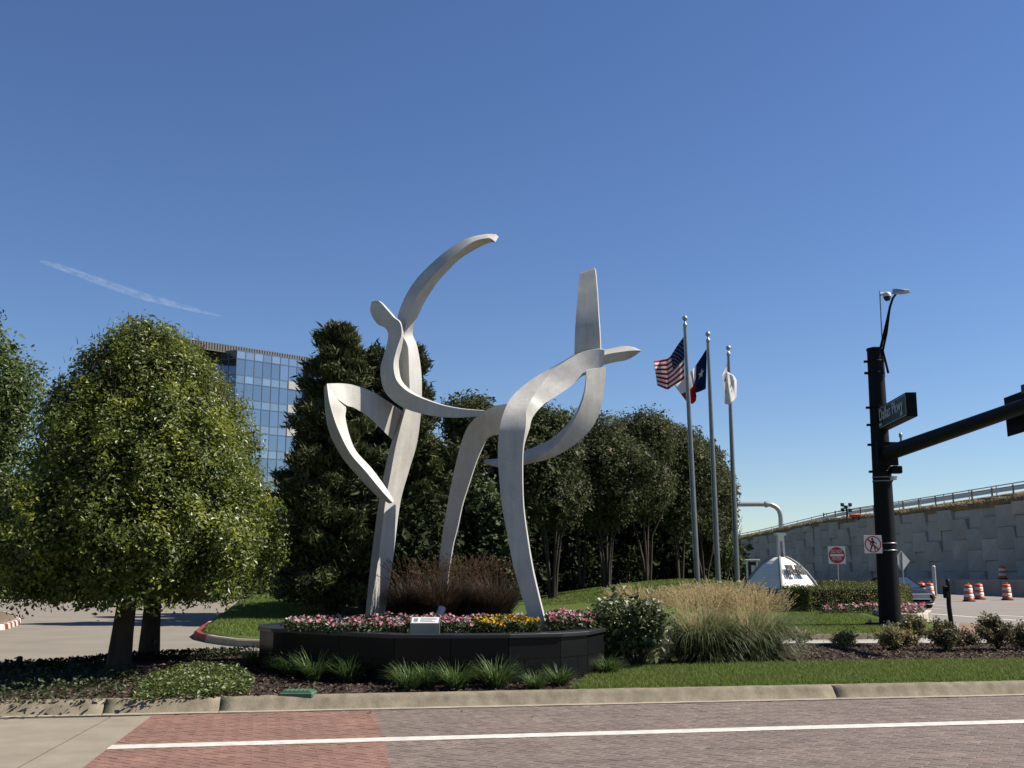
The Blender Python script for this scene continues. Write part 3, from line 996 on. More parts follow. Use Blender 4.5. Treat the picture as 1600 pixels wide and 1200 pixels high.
# bank above the panels
n = 90
mb = MB()
for i in range(n + 1):
    s = -28 + (LW + 28) * i / n
    p = WA + WD * s
    zt, zb = wall_top(s), wall_brink(s)
    rows = [(0.10, zt - 0.25), (0.22, zt + random.uniform(-.05, .25)), (-0.05, zt + 0.38 + random.uniform(-.1, .1)), (-1.1, zt * .45 + zb * .55 + random.uniform(-.1, .1)), (-2.4, zb - .05), (-14, zb - .1), (-14, -0.1)]
    for o_, z in rows:
        q = p + WNn * o_
        mb.v.append((q.x, q.y, z))
w_ = len(rows)
for i in range(n):
    for j in range(w_ - 1):
        mb.f.append((i * w_ + j, i * w_ + j + 1, (i + 1) * w_ + j + 1, (i + 1) * w_ + j)); mb.m.append(0 if j < 2 else 1); mb.s.append(False)
tag(mb.build('earth_bank', [MAT['silt'], MAT['dirt']]), kind='structure')
# dry grass fringe on the brink of the panels
ss = RNG.uniform(-24, LW, 5200)
zt = np.array([wall_top(v) for v in ss])
base = np.stack([WA.x + WD.x * ss + WNn.x * .12, WA.y + WD.y * ss + WNn.y * .12, zt + RNG.uniform(-.15, .35, len(ss))], 1)
V, Q, _, _ = blade_strips(base, RNG.uniform(0, 2 * PI, len(ss)), RNG.uniform(0, 1.2, len(ss)), RNG.uniform(1.2, 2.6, len(ss)), RNG.uniform(.25, .6, len(ss)), np.full(len(ss), .07), 2)
tag(np_mesh('dry_grass', V, Q, leaf_mat('dry_grass_blade', [(.3, .23, .12), (.4, .32, .18), (.2, .16, .09)], None, 1, .2, .9)), 'dry tan grass fringe hanging over the top of the retaining wall', kind='stuff')
# guard rail on the brink
rail = empty('guard_rail', tuple(WA), 'pale metal guard rail on posts along the top of the retaining wall', 'railing')
pts_hi, pts_lo, pts_f = [], [], []
for i in range(31):
    s = -26 + (LW + 26) * i / 30
    p = WA + WD * s - WNn * 2.2
    z = wall_brink(s)
    pts_hi.append((p.x, p.y, z + 0.62)); pts_lo.append((p.x, p.y, z + 0.25))
mb = MB(); mb.tube(pts_hi, 0.045, 6); mb.build('top_rail', MAT['galv'], rail)
mb = MB()
for a, b in zip(pts_lo[:-1], pts_lo[1:]):
    mb.slab([Vector(a) + WNn * .06 - Vector((0, 0, .17)), Vector(b) + WNn * .06 - Vector((0, 0, .17)), Vector(b) + WNn * .06 + Vector((0, 0, .17)), Vector(a) + WNn * .06 + Vector((0, 0, .17))], .05)
mb.build('rail_beam', MAT['white_metal'], rail)
for a, b in zip(pts_hi, pts_lo):
    mb = MB(); mb.box((a[0], a[1], (a[2] + b[2]) / 2 - 0.25), (.06, .06, 1.0)); mb.build('post', MAT['galv'], rail)
# timber safety fence part way down the bank
fence = empty('safety_fence', tuple(WA), 'tan timber safety fence on the dirt bank above the retaining wall', 'fence')
fp = []
for i in range(24):
    s = -22 + 60 * i / 23
    p = WA + WD * s - WNn * 0.9
    z = wall_top(s) * .5 + wall_brink(s) * .5
    fp.append(Vector((p.x, p.y, z)))
wood = M('pale_timber', (0.4, 0.33, 0.2), (0.3, 0.24, 0.14), 4, .9)
for p in fp:
    mb = MB(); mb.box((p.x, p.y, p.z + .35), (.1, .1, 1.0)); mb.build('post', wood, fence)
for a, b in zip(fp[:-1], fp[1:]):
    mb = MB(); mb.tube([a + Vector((0, 0, .72)), b + Vector((0, 0, .72))], .04, 5); mb.build('rail', wood, fence)

# concrete barrier at the far side of the frontage road
barrier = empty('concrete_barrier', (31.5, 65, 0), 'low grey concrete barrier along the far side of the road below the retaining wall', 'barrier')
b0, b1 = Vector((33.6, 42, 0)), Vector((28.4, 108, 0))
nb = 22
for i in range(nb):
    a, b = b0.lerp(b1, i / nb), b0.lerp(b1, (i + 1) / nb)
    t = (b - a).normalized(); nn = Vector((-t.y, t.x, 0))
    a, b = a + t * .02, b - t * .02
    mb = MB()
    pr = [(.3, 0), (.3, .08), (.16, .3), (.11, 1.02), (-.11, 1.02), (-.3, 0)]
    for p in (a, b):
        for o_, z in pr:
            q = p + nn * o_
            mb.v.append((q.x, q.y, z))
    for j in range(5):
        mb.f.append((j, 6 + j, 7 + j, j + 1)); mb.m.append(0); mb.s.append(False)
    mb.f += [(0, 1, 2, 3, 4, 5), (11, 10, 9, 8, 7, 6)]; mb.m += [0, 0]; mb.s += [False, False]
    mb.build('barrier_length', MAT['barrier'], barrier)

# ------------------------------------------------------------------ glass office building
bl = empty('office_building', (-45, 170, 0), 'tall blue glass office block with limestone bands rising behind the trees', 'building')
BC = Vector((-45.2, 170, 0))                          # front corner
e1 = Vector((0.74, 0.67, 0)).normalized()             # bright face, away to the right
e2 = Vector((-0.9, 0.44, 0)).normalized()             # dark face, away to the left
ZR = P(362, 547, 170).z
FL = 4.02


def facade(o, e, ncol, cw, zt, nfl, n_out, bands, paneM, spanM, parent):
    shared = {}
    mbm = MB()
    for c in range(ncol + 1):
        p = o + e * (c * cw) + n_out * 0.06
        mbm.add([p - e * .05, p + e * .05, p + e * .05 + Vector((0, 0, zt)), p - e * .05 + Vector((0, 0, zt))], [(0, 1, 2, 3)])
    for f in range(nfl):
        z1 = zt - f * FL
        for z in (z1, z1 - 1.35):
            p = o + n_out * 0.065 + Vector((0, 0, z))
            mbm.add([p - Vector((0, 0, .05)), p + e * ncol * cw - Vector((0, 0, .05)), p + e * ncol * cw + Vector((0, 0, .05)), p + Vector((0, 0, .05))], [(0, 1, 2, 3)])
    mbm.build('mullion_grid', MAT['mullion'], parent)
    for f in range(nfl):
        z1 = zt - f * FL
        for c in range(ncol):
            for kind, za, zb in (('spandrel', z1 - 1.33, z1 - .02), ('pane', z1 - FL + .02, z1 - 1.37)):
                stone = kind == 'spandrel' and f > 0 and bands(c)
                key = (kind, stone)
                if key not in shared:
                    mb = MB()
                    tw = 0.0
                    a = e * .02; b = e * (cw - .02)
                    d = n_out * (0.14 if stone else 0.0)
                    h = zb - za
                    q = [a + d, b + d, b + d + Vector((0, 0, h)), a + d + Vector((0, 0, h))]
                    mb.slab(q, 0.2) if (q[1] - q[0]).cross(q[3] - q[0]).dot(n_out) > 0 else mb.slab([q[1], q[0], q[3], q[2]], 0.2)
                    me = mb.build(kind, MAT['bld_stone'] if stone else (spanM if kind == 'spandrel' else paneM), parent)
                    shared[key] = me.data
                    for v in me.data.vertices: v.co += Vector(bl.location)
                    bpy.data.objects.remove(me)
                ob = bpy.data.objects.new('stone_band' if stone else kind, shared[key])
                ob.parent = parent
                p = o + e * (c * cw) - Vector(bl.location)
                ob.location = (p.x, p.y, za)
                ob.rotation_euler = (0, 0, random.uniform(-.012, .012)) if not stone else (0, 0, 0)
                COL.objects.link(ob)


n1 = Vector((e1.y, -e1.x, 0)); n2 = Vector((-abs(e2.y), -abs(e2.x), 0)).normalized()
cw = 1.62
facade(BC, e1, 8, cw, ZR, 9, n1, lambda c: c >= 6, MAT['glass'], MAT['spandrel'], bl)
o2 = BC + e1 * (8 * cw + 1.2)
facade(o2, e1, 9, cw, ZR, 9, n1, lambda c: c >= 6, MAT['glass'], MAT['spandrel'], bl)
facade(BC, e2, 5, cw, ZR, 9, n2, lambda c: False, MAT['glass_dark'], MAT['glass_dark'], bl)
q0 = BC + e2 * (5 * cw)
facade(q0 + Vector((-3.2, .6, 0)), (Vector((1, -.15, 0))).normalized(), 2, cw, ZR + .4, 9, Vector((-.15, -1, 0)).normalized(), lambda c: False, MAT['spandrel'], MAT['spandrel'], bl)
mb = MB()
bk = Vector((-14, 24, 0))
core = [BC - n1 * .3 - n2 * .3, BC + e1 * 32 - n1 * .3, BC + e1 * 32 + bk, BC + e2 * 26 + bk, BC + e2 * 26 - n2 * .3]
mb.prism([(p.x, p.y) for p in core], 0, ZR - .1)
mb.build('body', MAT['mullion'], bl)
mb = MB()
pn = [BC - e1 * 13.5 - n1 * 2.2, BC + e1 * 30 - n1 * 2.2, BC + e1 * 30 + bk * .8, BC + e2 * 24 + bk * .8, BC - e1 * 13.5 - n1 * 2.2 + Vector((-3, 8, 0))]
mb.prism([(p.x, p.y) for p in pn], ZR - .2, ZR + 1.15)
mb.build('penthouse', MAT['bld_metal'], bl)
mb = MB()
for i in range(90):
    p = pn[0].lerp(pn[1], i / 90) + n1 * .04
    mb.box((p.x, p.y, ZR + .58), (.08, .08, 1.1))
for i in range(70):
    p = pn[4].lerp(pn[0], i / 70) + n2 * .04
    mb.box((p.x, p.y, ZR + .58), (.08, .08, 1.1))
mb.build('standing_seams', MAT['bld_metal'], bl)['kind'] = 'stuff'
fp_ = BC + e1 * (8 * cw + .6) + n1 * .5
mb = MB(); mb.box((fp_.x, fp_.y, (ZR - 1) / 2), (1.1, .9, ZR - 1.0), rz=.7); mb.build('dark_fin', MAT['granite'], bl)

# ------------------------------------------------------------------ trees
def shell_profile(n, prof, rad, zlo, zhi, rng, lump=0.16, lf=1.1, shell=0.28, seed=0.0, sx=1.0, sy=1.0):
    """points in the outer shell of a crown of revolution with an uneven surface"""
    zs = np.array([p[0] for p in prof]); rs = np.array([p[1] for p in prof])
    out_p, out_n = [], []
    while sum(len(a) for a in out_p) < n:
        m = n
        t = rng.uniform(0, 1, m)
        r = np.interp(t, zs, rs)
        keep = rng.uniform(0, 1, m) < np.maximum(r, 0.25)
        t, r = t[keep], r[keep]
        th = rng.uniform(0, 2 * PI, len(t))
        z = zlo + t * (zhi - zlo)
        lum = np.array([mnoise.noise((math.cos(a) * lf * 1.6 + seed, math.sin(a) * lf * 1.6, zz * lf * .75)) for a, zz in zip(th, z)])
        lum2 = np.array([mnoise.noise((math.cos(a) * lf * 4.5 + seed, math.sin(a) * lf * 4.5 + 9, zz * lf * 2.2)) for a, zz in zip(th, z)])
        dep = np.abs(rng.normal(0, 1, len(t))) * shell
        rr = r * rad * (1 + lump * lum * 1.5 + lump * .7 * lum2) - dep * rad * .35
        rr = np.maximum(rr, 0)
        slope = np.interp(np.minimum(t + .03, 1), zs, rs) - np.interp(np.maximum(t - .03, 0), zs, rs)
        nz = -slope * rad / (.06 * (zhi - zlo))
        p = np.stack([rr * np.cos(th) * sx, rr * np.sin(th) * sy, z + rng.normal(0, .05, len(t))], 1)
        nn = np.stack([np.cos(th), np.sin(th), nz], 1)
        out_p.append(p); out_n.append(unit(nn))
    return np.concatenate(out_p)[:n], np.concatenate(out_n)[:n]


def sprigs(C, N, per, spread, size, aspect, rng, tilt=0.9, droop=0.0):
    """each centre becomes a small bunch of leaves"""
    n = len(C)
    cc = np.repeat(C, per, 0) + rng.normal(0, spread, (n * per, 3))
    nn = np.repeat(N, per, 0) + rng.normal(0, tilt, (n * per, 3)) + np.array([0, 0, .35 - droop])
    return leaf_quads(cc, nn, rng.uniform(.55, 1.35, n * per) * size, aspect, rng)


def trunk_mb(mb, pts, r0, r1, seg=10, flare=0.0):
    n = len(pts)
    rr = [r0 + (r1 - r0) * i / (n - 1) for i in range(n)]
    if flare: rr[0] += flare
    mb.tube(pts, rr, seg)


# the two clipped hollies at the left
HPROF = [(0, .72), (.05, .88), (.12, .985), (.2, 1.0), (.32, .955), (.45, .87), (.58, .775), (.7, .66), (.8, .53), (.88, .425), (.95, .31), (1.0, .14)]


def holly(px, py, d, rad, z1, label, seed, nsp, lean):
    rng = np.random.default_rng(seed)
    b = P(px, py, d); b.z = ZI(b.x, b.y) - .02
    t = empty('clipped_holly_tree', b, label, 'tree', 'clipped trees on the mulch bed')
    mb = MB()
    k = Vector((lean, 0.1, 0))
    trunk_mb(mb, [b, b + Vector((0, 0, .12)) + k * .03, b + Vector((0, 0, .55)) + k * .12, b + Vector((0, 0, 1.2)) + k * .3, b + Vector((0, 0, 2.4)) + k * .6, b + Vector((0, 0, 3.9)) + k], .2 if lean > 0 else .175, .07, 14, .05)
    mb.build('trunk', MAT['bark'], t)
    mb = MB()
    for i in range(14):
        an = rng.uniform(0, 2 * PI); z = rng.uniform(1.1, 3.6); L = rad * rng.uniform(.5, .85) * (1.1 - z / 6)
        p0 = b + Vector((0, 0, z)) + k * (z / 3.9)
        q = p0 + Vector((math.cos(an) * L, math.sin(an) * L, rng.uniform(.2, .8)))
        mb.tube([p0, p0.lerp(q, .5) + Vector((0, 0, .12)), q], [.05, .035, .012], 6)
    mb.build('limbs', MAT['bark'], t)
    zlo = 1.36
    C, N = shell_profile(int(nsp * 1.5), HPROF, rad, zlo, z1, rng, .2, 2.5, .34, seed * 1.7)
    C[:, 2] += 0.1 * np.sin(C[:, 0] * 4 + seed) * (C[:, 2] < zlo + .5) - 0.0
    C += np.array([b.x + lean * .35, b.y, 0])
    V1, Q1 = sprigs(C, N + np.array([0, 0, .5]), 15, .07, .068, .52, rng, .75)
    # inner leaves that close the crown
    Ci, Ni = shell_profile(nsp, HPROF, rad * .68, zlo + .15, z1 - .5, rng, .12, 1.15, .5, seed * 1.7)
    Ci += np.array([b.x + lean * .35, b.y, 0])
    V2, Q2 = sprigs(Ci, Ni, 6, .16, .13, .6, rng, .9)
    # hanging sprays under the skirt
    an = rng.uniform(0, 2 * PI, 240); rr = rad * np.sqrt(rng.uniform(.1, .98, 240))
    Cs = np.stack([b.x + lean * .3 + np.cos(an) * rr, b.y + np.sin(an) * rr, zlo + rng.uniform(-.22, .15, 240)], 1)
    V3, Q3 = sprigs(Cs, np.stack([np.cos(an), np.sin(an), an * 0 - .2], 1), 14, .07, .07, .5, rng, .9)
    V, Q = join_vq([(V1, Q1), (V2, Q2), (V3, Q3)])
    np_mesh('crown', V, Q, MAT['holly'], t)
    # bare brownish twigs near the top
    Ct, Nt = shell_profile(260, HPROF, rad * 1.0, z1 - 1.7, z1 - .1, rng, .17, 1.15, .1, seed)
    Ct, Nt = Ct[Ct[:, 2] > z1 - 1.25], Nt[Ct[:, 2] > z1 - 1.25]
    rsc = np.interp((Ct[:, 2] - zlo) / (z1 - zlo), [p[0] for p in HPROF], [p[1] for p in HPROF]) * rad
    a_ = np.arctan2(Ct[:, 1], Ct[:, 0])
    Ct[:, 0], Ct[:, 1] = np.cos(a_) * rsc * .96, np.sin(a_) * rsc * .96
    Ct += np.array([b.x + lean * .35, b.y, 0])
    n_ = len(Ct)
    V, Q, _, _ = blade_strips(np.repeat(Ct, 7, 0) + rng.normal(0, .1, (n_ * 7, 3)), rng.uniform(0, 2 * PI, n_ * 7), np.full(n_ * 7, .2), rng.uniform(.5, 1.6, n_ * 7), rng.uniform(.07, .15, n_ * 7), np.full(n_ * 7, .012), 2, rng)
    o = np_mesh('twig', V, Q, MAT['holly_twig'], t)
    o['kind'] = 'stuff'
    return t


holly(184, 1046, 15.2, 1.74, 5.15, 'clipped leafy tree with the thicker leaning trunk, nearer of two on the mulch bed', 3, 4300, .25)
holly(232, 1027, 17.7, 1.9, 5.5, 'clipped leafy tree with the thinner straight trunk, just behind and right of its twin', 5, 4300, .05)


def lobed_crown(lobes, n, rng, spread=.14, size=.16, per=8, aspect=.55, tilt=.9, shell=.3, inner=.35):
    """leaf bunches in the shells of several lobes"""
    vol = np.array([l[1] ** 2 for l in lobes]); vol = vol / vol.sum()
    Cs, Ns = [], []
    for (c, r, sq), w in zip(lobes, vol):
        m = max(6, int(n * w))
        d = unit(rng.normal(size=(m, 3)))
        lum = np.array([mnoise.noise((x * 2.2 + c[0], y * 2.2 + c[1], z * 2.2)) for x, y, z in d])
        rr = r * (1 + .3 * lum) * (1 - np.abs(rng.normal(0, shell, m)) * .5)
        Cs.append(np.array(c) + d * rr[:, None] * np.array([1, 1, sq])); Ns.append(d)
    C, N = np.concatenate(Cs), np.concatenate(Ns)
    V1, Q1 = sprigs(C, N, per, spread, size, aspect, rng, tilt)
    if inner:
        k = rng.integers(0, len(C), int(len(C) * inner))
        cen = np.concatenate([np.repeat(np.array([l[0]]), len(c), 0) for l, c in zip(lobes, Cs)])
        Ci = cen[k] + (C[k] - cen[k]) * rng.uniform(.2, .75, (len(k), 1))
        V2, Q2 = sprigs(Ci, N[k], 4, spread * 2, size * 2.2, .7, rng, tilt)
        return join_vq([(V1, Q1), (V2, Q2)])
    return V1, Q1


def broad_tree(loc, h, cr, label, seed, mat, n=2600, leaf=.17, group=None, name='broadleaf_tree', base_z=1.5, sq=1.15):
    rng = np.random.default_rng(seed)
    b = Vector(loc)
    t = empty(name, b, label, 'tree', group)
    mb = MB()
    trunk_mb(mb, [b, b + Vector((.05, 0, h * .2)), b + Vector((-.05, .05, h * .45)), b + Vector((0, 0, h * .8))], .028 * h, .05, 10, .06)
    lobes = []
    for i in range(22):
        an = rng.uniform(0, 2 * PI); q = rng.uniform(0, 1)
        z = base_z + (h - base_z) * (q * .9 + .06)
        prof = math.sin(PI * min(1, .22 + .78 * q) ** 1.0) ** .6
        rr = cr * rng.uniform(.25, .72) * prof
        lobes.append(((b.x + math.cos(an) * rr, b.y + math.sin(an) * rr, b.z + z), cr * rng.uniform(.32, .5) * (.6 + .5 * prof), sq))
    for l in lobes[:12]:
        c = Vector(l[0]); p0 = b + Vector((0, 0, max(.8, (c.z - b.z) * .55)))
        mb.tube([p0, p0.lerp(c, .55) + Vector((0, 0, .1)), c], [.07, .05, .015], 6)
    mb.build('trunk', MAT['bark'], t)
    V, Q = lobed_crown(lobes, n, rng, leaf * .9, leaf, 8)
    np_mesh('crown', V, Q, mat, t)
    return t


p = P(-66, 962, 26)
broad_tree((p.x, p.y, 0.1), 8.0, 2.15, 'grey green leafy tree cut off by the left edge of the frame', 21, MAT['oak'], 6000, .105, None, 'leafy_tree', 1.0, 1.3)


def conifer(px, d, ztop, rad, label, seed, nb, zlo=.7):
    rng = np.random.default_rng(seed)
    x = (px - 800) / F_PX * d
    b = Vector((x, d, float(H(x, d)) - .05))
    t = empty('cedar_tree', b, label, 'tree', 'cedars behind the sculpture')
    mb = MB()
    trunk_mb(mb, [b, b + Vector((.05, 0, ztop * .3)), b + Vector((-.05, 0, ztop * .65)), b + Vector((0, 0, ztop - .2))], .26, .03, 10, .08)
    Cs, Ds = [], []
    for i in range(nb):
        q = (i + rng.uniform(0, 1)) / nb
        z = zlo + (ztop - zlo) * q
        an = rng.uniform(0, 2 * PI)
        L = rad * (1 - q) ** .58 * rng.uniform(.6, 1.3) + .2
        if q < .12: L *= .75 + q * 2
        up = rng.uniform(.05, .42) + q * .5
        p0 = np.array([b.x, b.y, b.z + z - .4 * L * up])
        dirn = np.array([math.cos(an), math.sin(an), up])
        if i % 2 == 0:
            mb.tube([Vector(p0), Vector(p0 + dirn * L * .5), Vector(p0 + dirn * L * .9)], [.045, .03, .01], 5)
        m = int(18 + 66 * L / rad)
        tt = np.clip(rng.beta(1.7, 1.0, m), .1, 1)
        c = p0 + dirn * L * tt[:, None]
        side = rng.normal(0, .125 * L * (1.12 - tt)[:, None] + .045, (m, 3)) * np.array([1, 1, .55])
        c = c + side; c[:, 2] -= .16 * L * tt ** 2
        Cs.append(c)
        dd = np.tile(dirn, (m, 1)) * .8 + rng.normal(0, .42, (m, 3)) + side * 1.4; dd[:, 2] += .18
        Ds.append(unit(dd))
    mb.build('trunk', MAT['bark'], t)
    C, D = np.concatenate(Cs), np.concatenate(Ds)
    per = 9
    n = len(C) * per
    cc = np.repeat(C, per, 0) + rng.normal(0, .10, (n, 3))
    dd = unit(np.repeat(D, per, 0) + rng.normal(0, .45, (n, 3)))
    L = rng.uniform(.16, .36, n)[:, None]
    sd = unit(np.cross(dd, rng.normal(size=(n, 3)))) * rng.uniform(.022, .045, n)[:, None]
    V = np.empty((n, 4, 3))
    V[:, 0] = cc - dd * L * .5; V[:, 1] = cc + sd; V[:, 2] = cc + dd * L * .6; V[:, 3] = cc - sd
    V1, Q1 = V.reshape(-1, 3), np.arange(n * 4).reshape(n, 4)
    # inner dead shade twigs
    k = rng.integers(0, len(C), int(len(C) * .8))
    Ci = C[k].copy(); f = rng.uniform(.15, .7, (len(k), 1))
    Ci[:, :2] = np.array([b.x, b.y]) + (Ci[:, :2] - np.array([b.x, b.y])) * f
    V2, Q2 = leaf_quads(Ci, rng.normal(size=Ci.shape), .5, .6, rng)
    V, Q = join_vq([(V1, Q1), (V2, Q2)])
    np_mesh('crown', V, Q, MAT['cedar'], t)
    return t


conifer(522, 34.0, P(522, 520, 34).z, 1.95, 'dark green cedar with the taller pointed top, left of the sculpture stem', 31, 125)
conifer(628, 36.5, P(600, 548, 36.5).z, 2.2, 'dark green cedar behind the stem of the white sculpture', 33, 125)
conifer(502, 41.0, P(490, 700, 41).z, 1.6, 'lower dark cedar tucked behind the left flank of the taller cedar', 35, 80)
conifer(578, 39.0, P(575, 556, 39).z, 2.1, 'dark cedar between and behind the two taller cedars', 36, 85)
# feathery shrub and leafy bush that close the view under the raised leg
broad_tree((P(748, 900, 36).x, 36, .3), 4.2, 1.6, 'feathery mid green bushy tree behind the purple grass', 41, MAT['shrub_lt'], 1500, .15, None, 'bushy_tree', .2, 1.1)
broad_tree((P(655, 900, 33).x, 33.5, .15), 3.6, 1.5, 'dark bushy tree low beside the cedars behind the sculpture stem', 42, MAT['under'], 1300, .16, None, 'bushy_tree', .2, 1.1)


def crape(px, py_top, py_low, half, d, label, seed, stems, n=1900):
    rng = np.random.default_rng(seed)
    x = (px - 800) / F_PX * d
    b = Vector((x, d, float(H(x, d)) - .03))
    t = empty('crape_myrtle', b, label, 'tree', 'crape myrtles in a row on the lawn')
    zt, zl = P(px, py_top, d).z - b.z, P(px, py_low, d).z - b.z
    cr = half * d / F_PX
    for k in range(stems):
        an = 2 * PI * k / stems + rng.uniform(-.4, .4)
        s = Vector((math.cos(an), math.sin(an), 0))
        mb = MB()
        top = s * cr * rng.uniform(.35, .6) + Vector((0, 0, zl + (zt - zl) * .4))
        pts = [b + s * .12, b + s * .2 + Vector((0, 0, zl * .35)), b + s * (.25 + .2 * rng.uniform()) + Vector((0, 0, zl * .7)), b + s * cr * .28 + Vector((0, 0, zl)), b + top]
        mb.tube(pts, [.075, .06, .05, .04, .015], 7)
        for j in range(3):
            a2 = an + rng.uniform(-1.2, 1.2)
            q = pts[2].lerp(pts[4], rng.uniform(.1, .6))
            e = q + Vector((math.cos(a2) * cr * .5, math.sin(a2) * cr * .5, (zt - zl) * rng.uniform(.25, .5)))
            mb.tube([q, q.lerp(e, .5) + Vector((0, 0, .1)), e], [.03, .022, .008], 5)
        mb.build('stem', MAT['bark_pale'], t)
    lobes = []
    for i in range(24):
        q = rng.uniform(0, 1); an = rng.uniform(0, 2 * PI)
        z = zl + (zt - zl) * (.06 + .82 * q)
        pr = (1 - abs(q - .42) * 1.1) ** .6 if abs(q - .42) * 1.1 < 1 else .1
        rr = cr * rng.uniform(.1, .72) * pr
        lobes.append(((b.x + math.cos(an) * rr, b.y + math.sin(an) * rr, b.z + z), cr * rng.uniform(.33, .5), .95))
    lobes.append(((b.x, b.y, b.z + zt - cr * .45), cr * .45, 1.0))
    V, Q = lobed_crown(lobes, int(n * 1.5), rng, .12, .14, 9, .5, .8)
    np_mesh('crown', V, Q, MAT['crape'], t)
    return t


crape(742, 618, 830, 78, 44, 'dark crape myrtle directly behind the back leg of the right sculpture', 51, 3)
crape(862, 636, 800, 92, 44, 'crape myrtle whose pale stems stand just right of the curved front leg', 52, 5)
crape(945, 646, 810, 90, 47, 'crape myrtle with a close bunch of pale stems, second right of the curved front leg', 53, 5)
crape(1008, 646, 805, 86, 51, 'pinkish crape myrtle in the middle of the row left of the flagpoles', 54, 4)
crape(1058, 664, 815, 76, 54, 'crape myrtle whose crown meets the tallest flagpole', 55, 3)
crape(1096, 690, 840, 60, 56, 'crape myrtle seen between the first and second flagpole', 56, 3)
crape(1122, 720, 885, 42, 58, 'lowest crape myrtle ending the row by the third flagpole', 57, 3)
crape(800, 645, 805, 76, 50, 'crape myrtle deep behind the back leg and the curved front leg', 58, 3)
crape(905, 655, 805, 84, 53, 'crape myrtle deep in the row behind the pale stem bunches', 59, 3)
crape(975, 660, 800, 84, 60, 'crape myrtle far back between the second stem bunch and the pinkish myrtle', 60, 3)
crape(1036, 668, 810, 76, 62, 'crape myrtle far back left of the tallest flagpole', 61, 3)
crape(1082, 690, 830, 60, 64, 'crape myrtle far back just right of the tallest flagpole', 62, 3)
crape(838, 655, 800, 80, 58, 'crape myrtle far back behind the curved front leg', 63, 3)
# dense dark evergreen growth behind the myrtle stems
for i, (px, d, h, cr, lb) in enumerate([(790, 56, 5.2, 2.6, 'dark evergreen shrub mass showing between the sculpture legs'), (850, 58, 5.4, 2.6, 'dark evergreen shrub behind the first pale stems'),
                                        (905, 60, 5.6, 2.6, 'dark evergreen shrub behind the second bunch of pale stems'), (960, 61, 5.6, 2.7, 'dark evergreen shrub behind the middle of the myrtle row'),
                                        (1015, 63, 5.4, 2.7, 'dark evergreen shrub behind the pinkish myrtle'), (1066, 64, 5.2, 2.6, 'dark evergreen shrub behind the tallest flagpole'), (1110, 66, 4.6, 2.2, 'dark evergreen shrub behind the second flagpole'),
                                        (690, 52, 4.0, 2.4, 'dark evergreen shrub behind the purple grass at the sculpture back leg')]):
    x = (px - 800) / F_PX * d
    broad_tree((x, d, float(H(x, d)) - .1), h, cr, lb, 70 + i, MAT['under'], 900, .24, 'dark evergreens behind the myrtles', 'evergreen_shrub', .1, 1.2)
# far trees that close the horizon at the left
for i, (px, d, h, cr, lb) in enumerate([(405, 95, 9, 5, 'distant tree in the gap between the clipped trees and the cedars'), (452, 70, 4.5, 2.4, 'dark far tree just left of the cedars'),
                                        (330, 120, 8, 6, 'distant tree hidden mostly behind the clipped trees'), (40, 115, 7, 6, 'distant tree at the far left beyond the driveway')]):
    broad_tree(((px - 800) / F_PX * d, d, .3), h, cr, lb, 90 + i, MAT['oak'], 1000, .32, 'far trees beyond the driveway', 'far_tree', .4, 1.1)

# ------------------------------------------------------------------ granite planter
rimpx = [(416, 15.9), (437, 15.45), (538, 14.6), (621, 14.05), (707, 14.0), (795, 14.1), (874, 14.4), (915, 14.8), (940, 15.6)]
RIM = [Vector(((px - 800) / F_PX * d, d, 0)) for px, d in rimpx]
RIM += [Vector((1.2, 17.2, 0)), Vector((.3, 18.7, 0)), Vector((-1.2, 19.4, 0)), Vector((-2.6, 18.7, 0)), Vector((-3.6, 17.5, 0)), Vector((-3.85, 16.6, 0))]
ZT = 0.79
CEN = sum(RIM, Vector()) / len(RIM)
pl = empty('granite_planter', (CEN.x, CEN.y, 0.15), 'round raised planter clad in polished black granite under the white sculptures', 'planter')
nr = len(RIM)
for i in range(nr):
    a, b = RIM[i], RIM[(i + 1) % nr]
    t = (b - a).normalized(); nn = Vector((t.y, -t.x, 0))
    L = (b - a).length
    mid_z = 0.47
    g = .004
    for row, (z0, z1) in enumerate(((0.1, mid_z - .003), (mid_z + .003, ZT - .05))):
        parts = [(0, L)] if row == 1 else ([(0, L * .62), (L * .62, L)] if i % 2 == 0 else [(0, L * .3), (L * .3, L)])
        for u0, u1 in parts:
            if u1 - u0 < .1: continue
            p, q = a + t * (u0 + g), a + t * (u1 - g)
            pr = nn * random.uniform(0, .003)
            mb = MB()
            mb.slab([p + pr + Vector((0, 0, z0)), q + pr + Vector((0, 0, z0)), q + pr + Vector((0, 0, z1)), p + pr + Vector((0, 0, z1))], .03)
            mb.build('granite_panel', MAT['granite'], pl)
    # coping stone
    mb = MB()
    ia, ib = a + (CEN - a).normalized() * .3, b + (CEN - b).normalized() * .3
    oa, ob_ = a - (CEN - a).normalized() * .035 + t * .002, b - (CEN - b).normalized() * .035 - t * .002
    q = [oa, ob_, ib, ia]
    ch = .008
    vs = [(p.x, p.y, ZT - .048) for p in q] + [(p.x, p.y, ZT - ch) for p in q]
    qi = [p + (CEN - p).normalized() * ch for p in q[:2]] + q[2:]
    vs += [(p.x, p.y, ZT) for p in qi]
    fs = [(3, 2, 1, 0), (8, 9, 10, 11)]
    for l in (0, 4):
        for k in range(4):
            k2 = (k + 1) % 4
            fs.append((l + k, l + k2, l + 4 + k2, l + 4 + k))
    mb.add(vs, fs); mb.build('coping_stone', MAT['granite_cap'], pl)
mb = MB()
inn = [p + (CEN - p).normalized() * .06 for p in RIM]
mb.prism([(p.x, p.y) for p in inn], 0.1, ZT - .07)
mb.build('core_wall', MAT['mortar'], pl)
inn2 = [p + (CEN - p).normalized() * .31 for p in RIM]
mb = MB(); mb.prism([(p.x, p.y) for p in inn2], ZT - .12, ZT - .02)
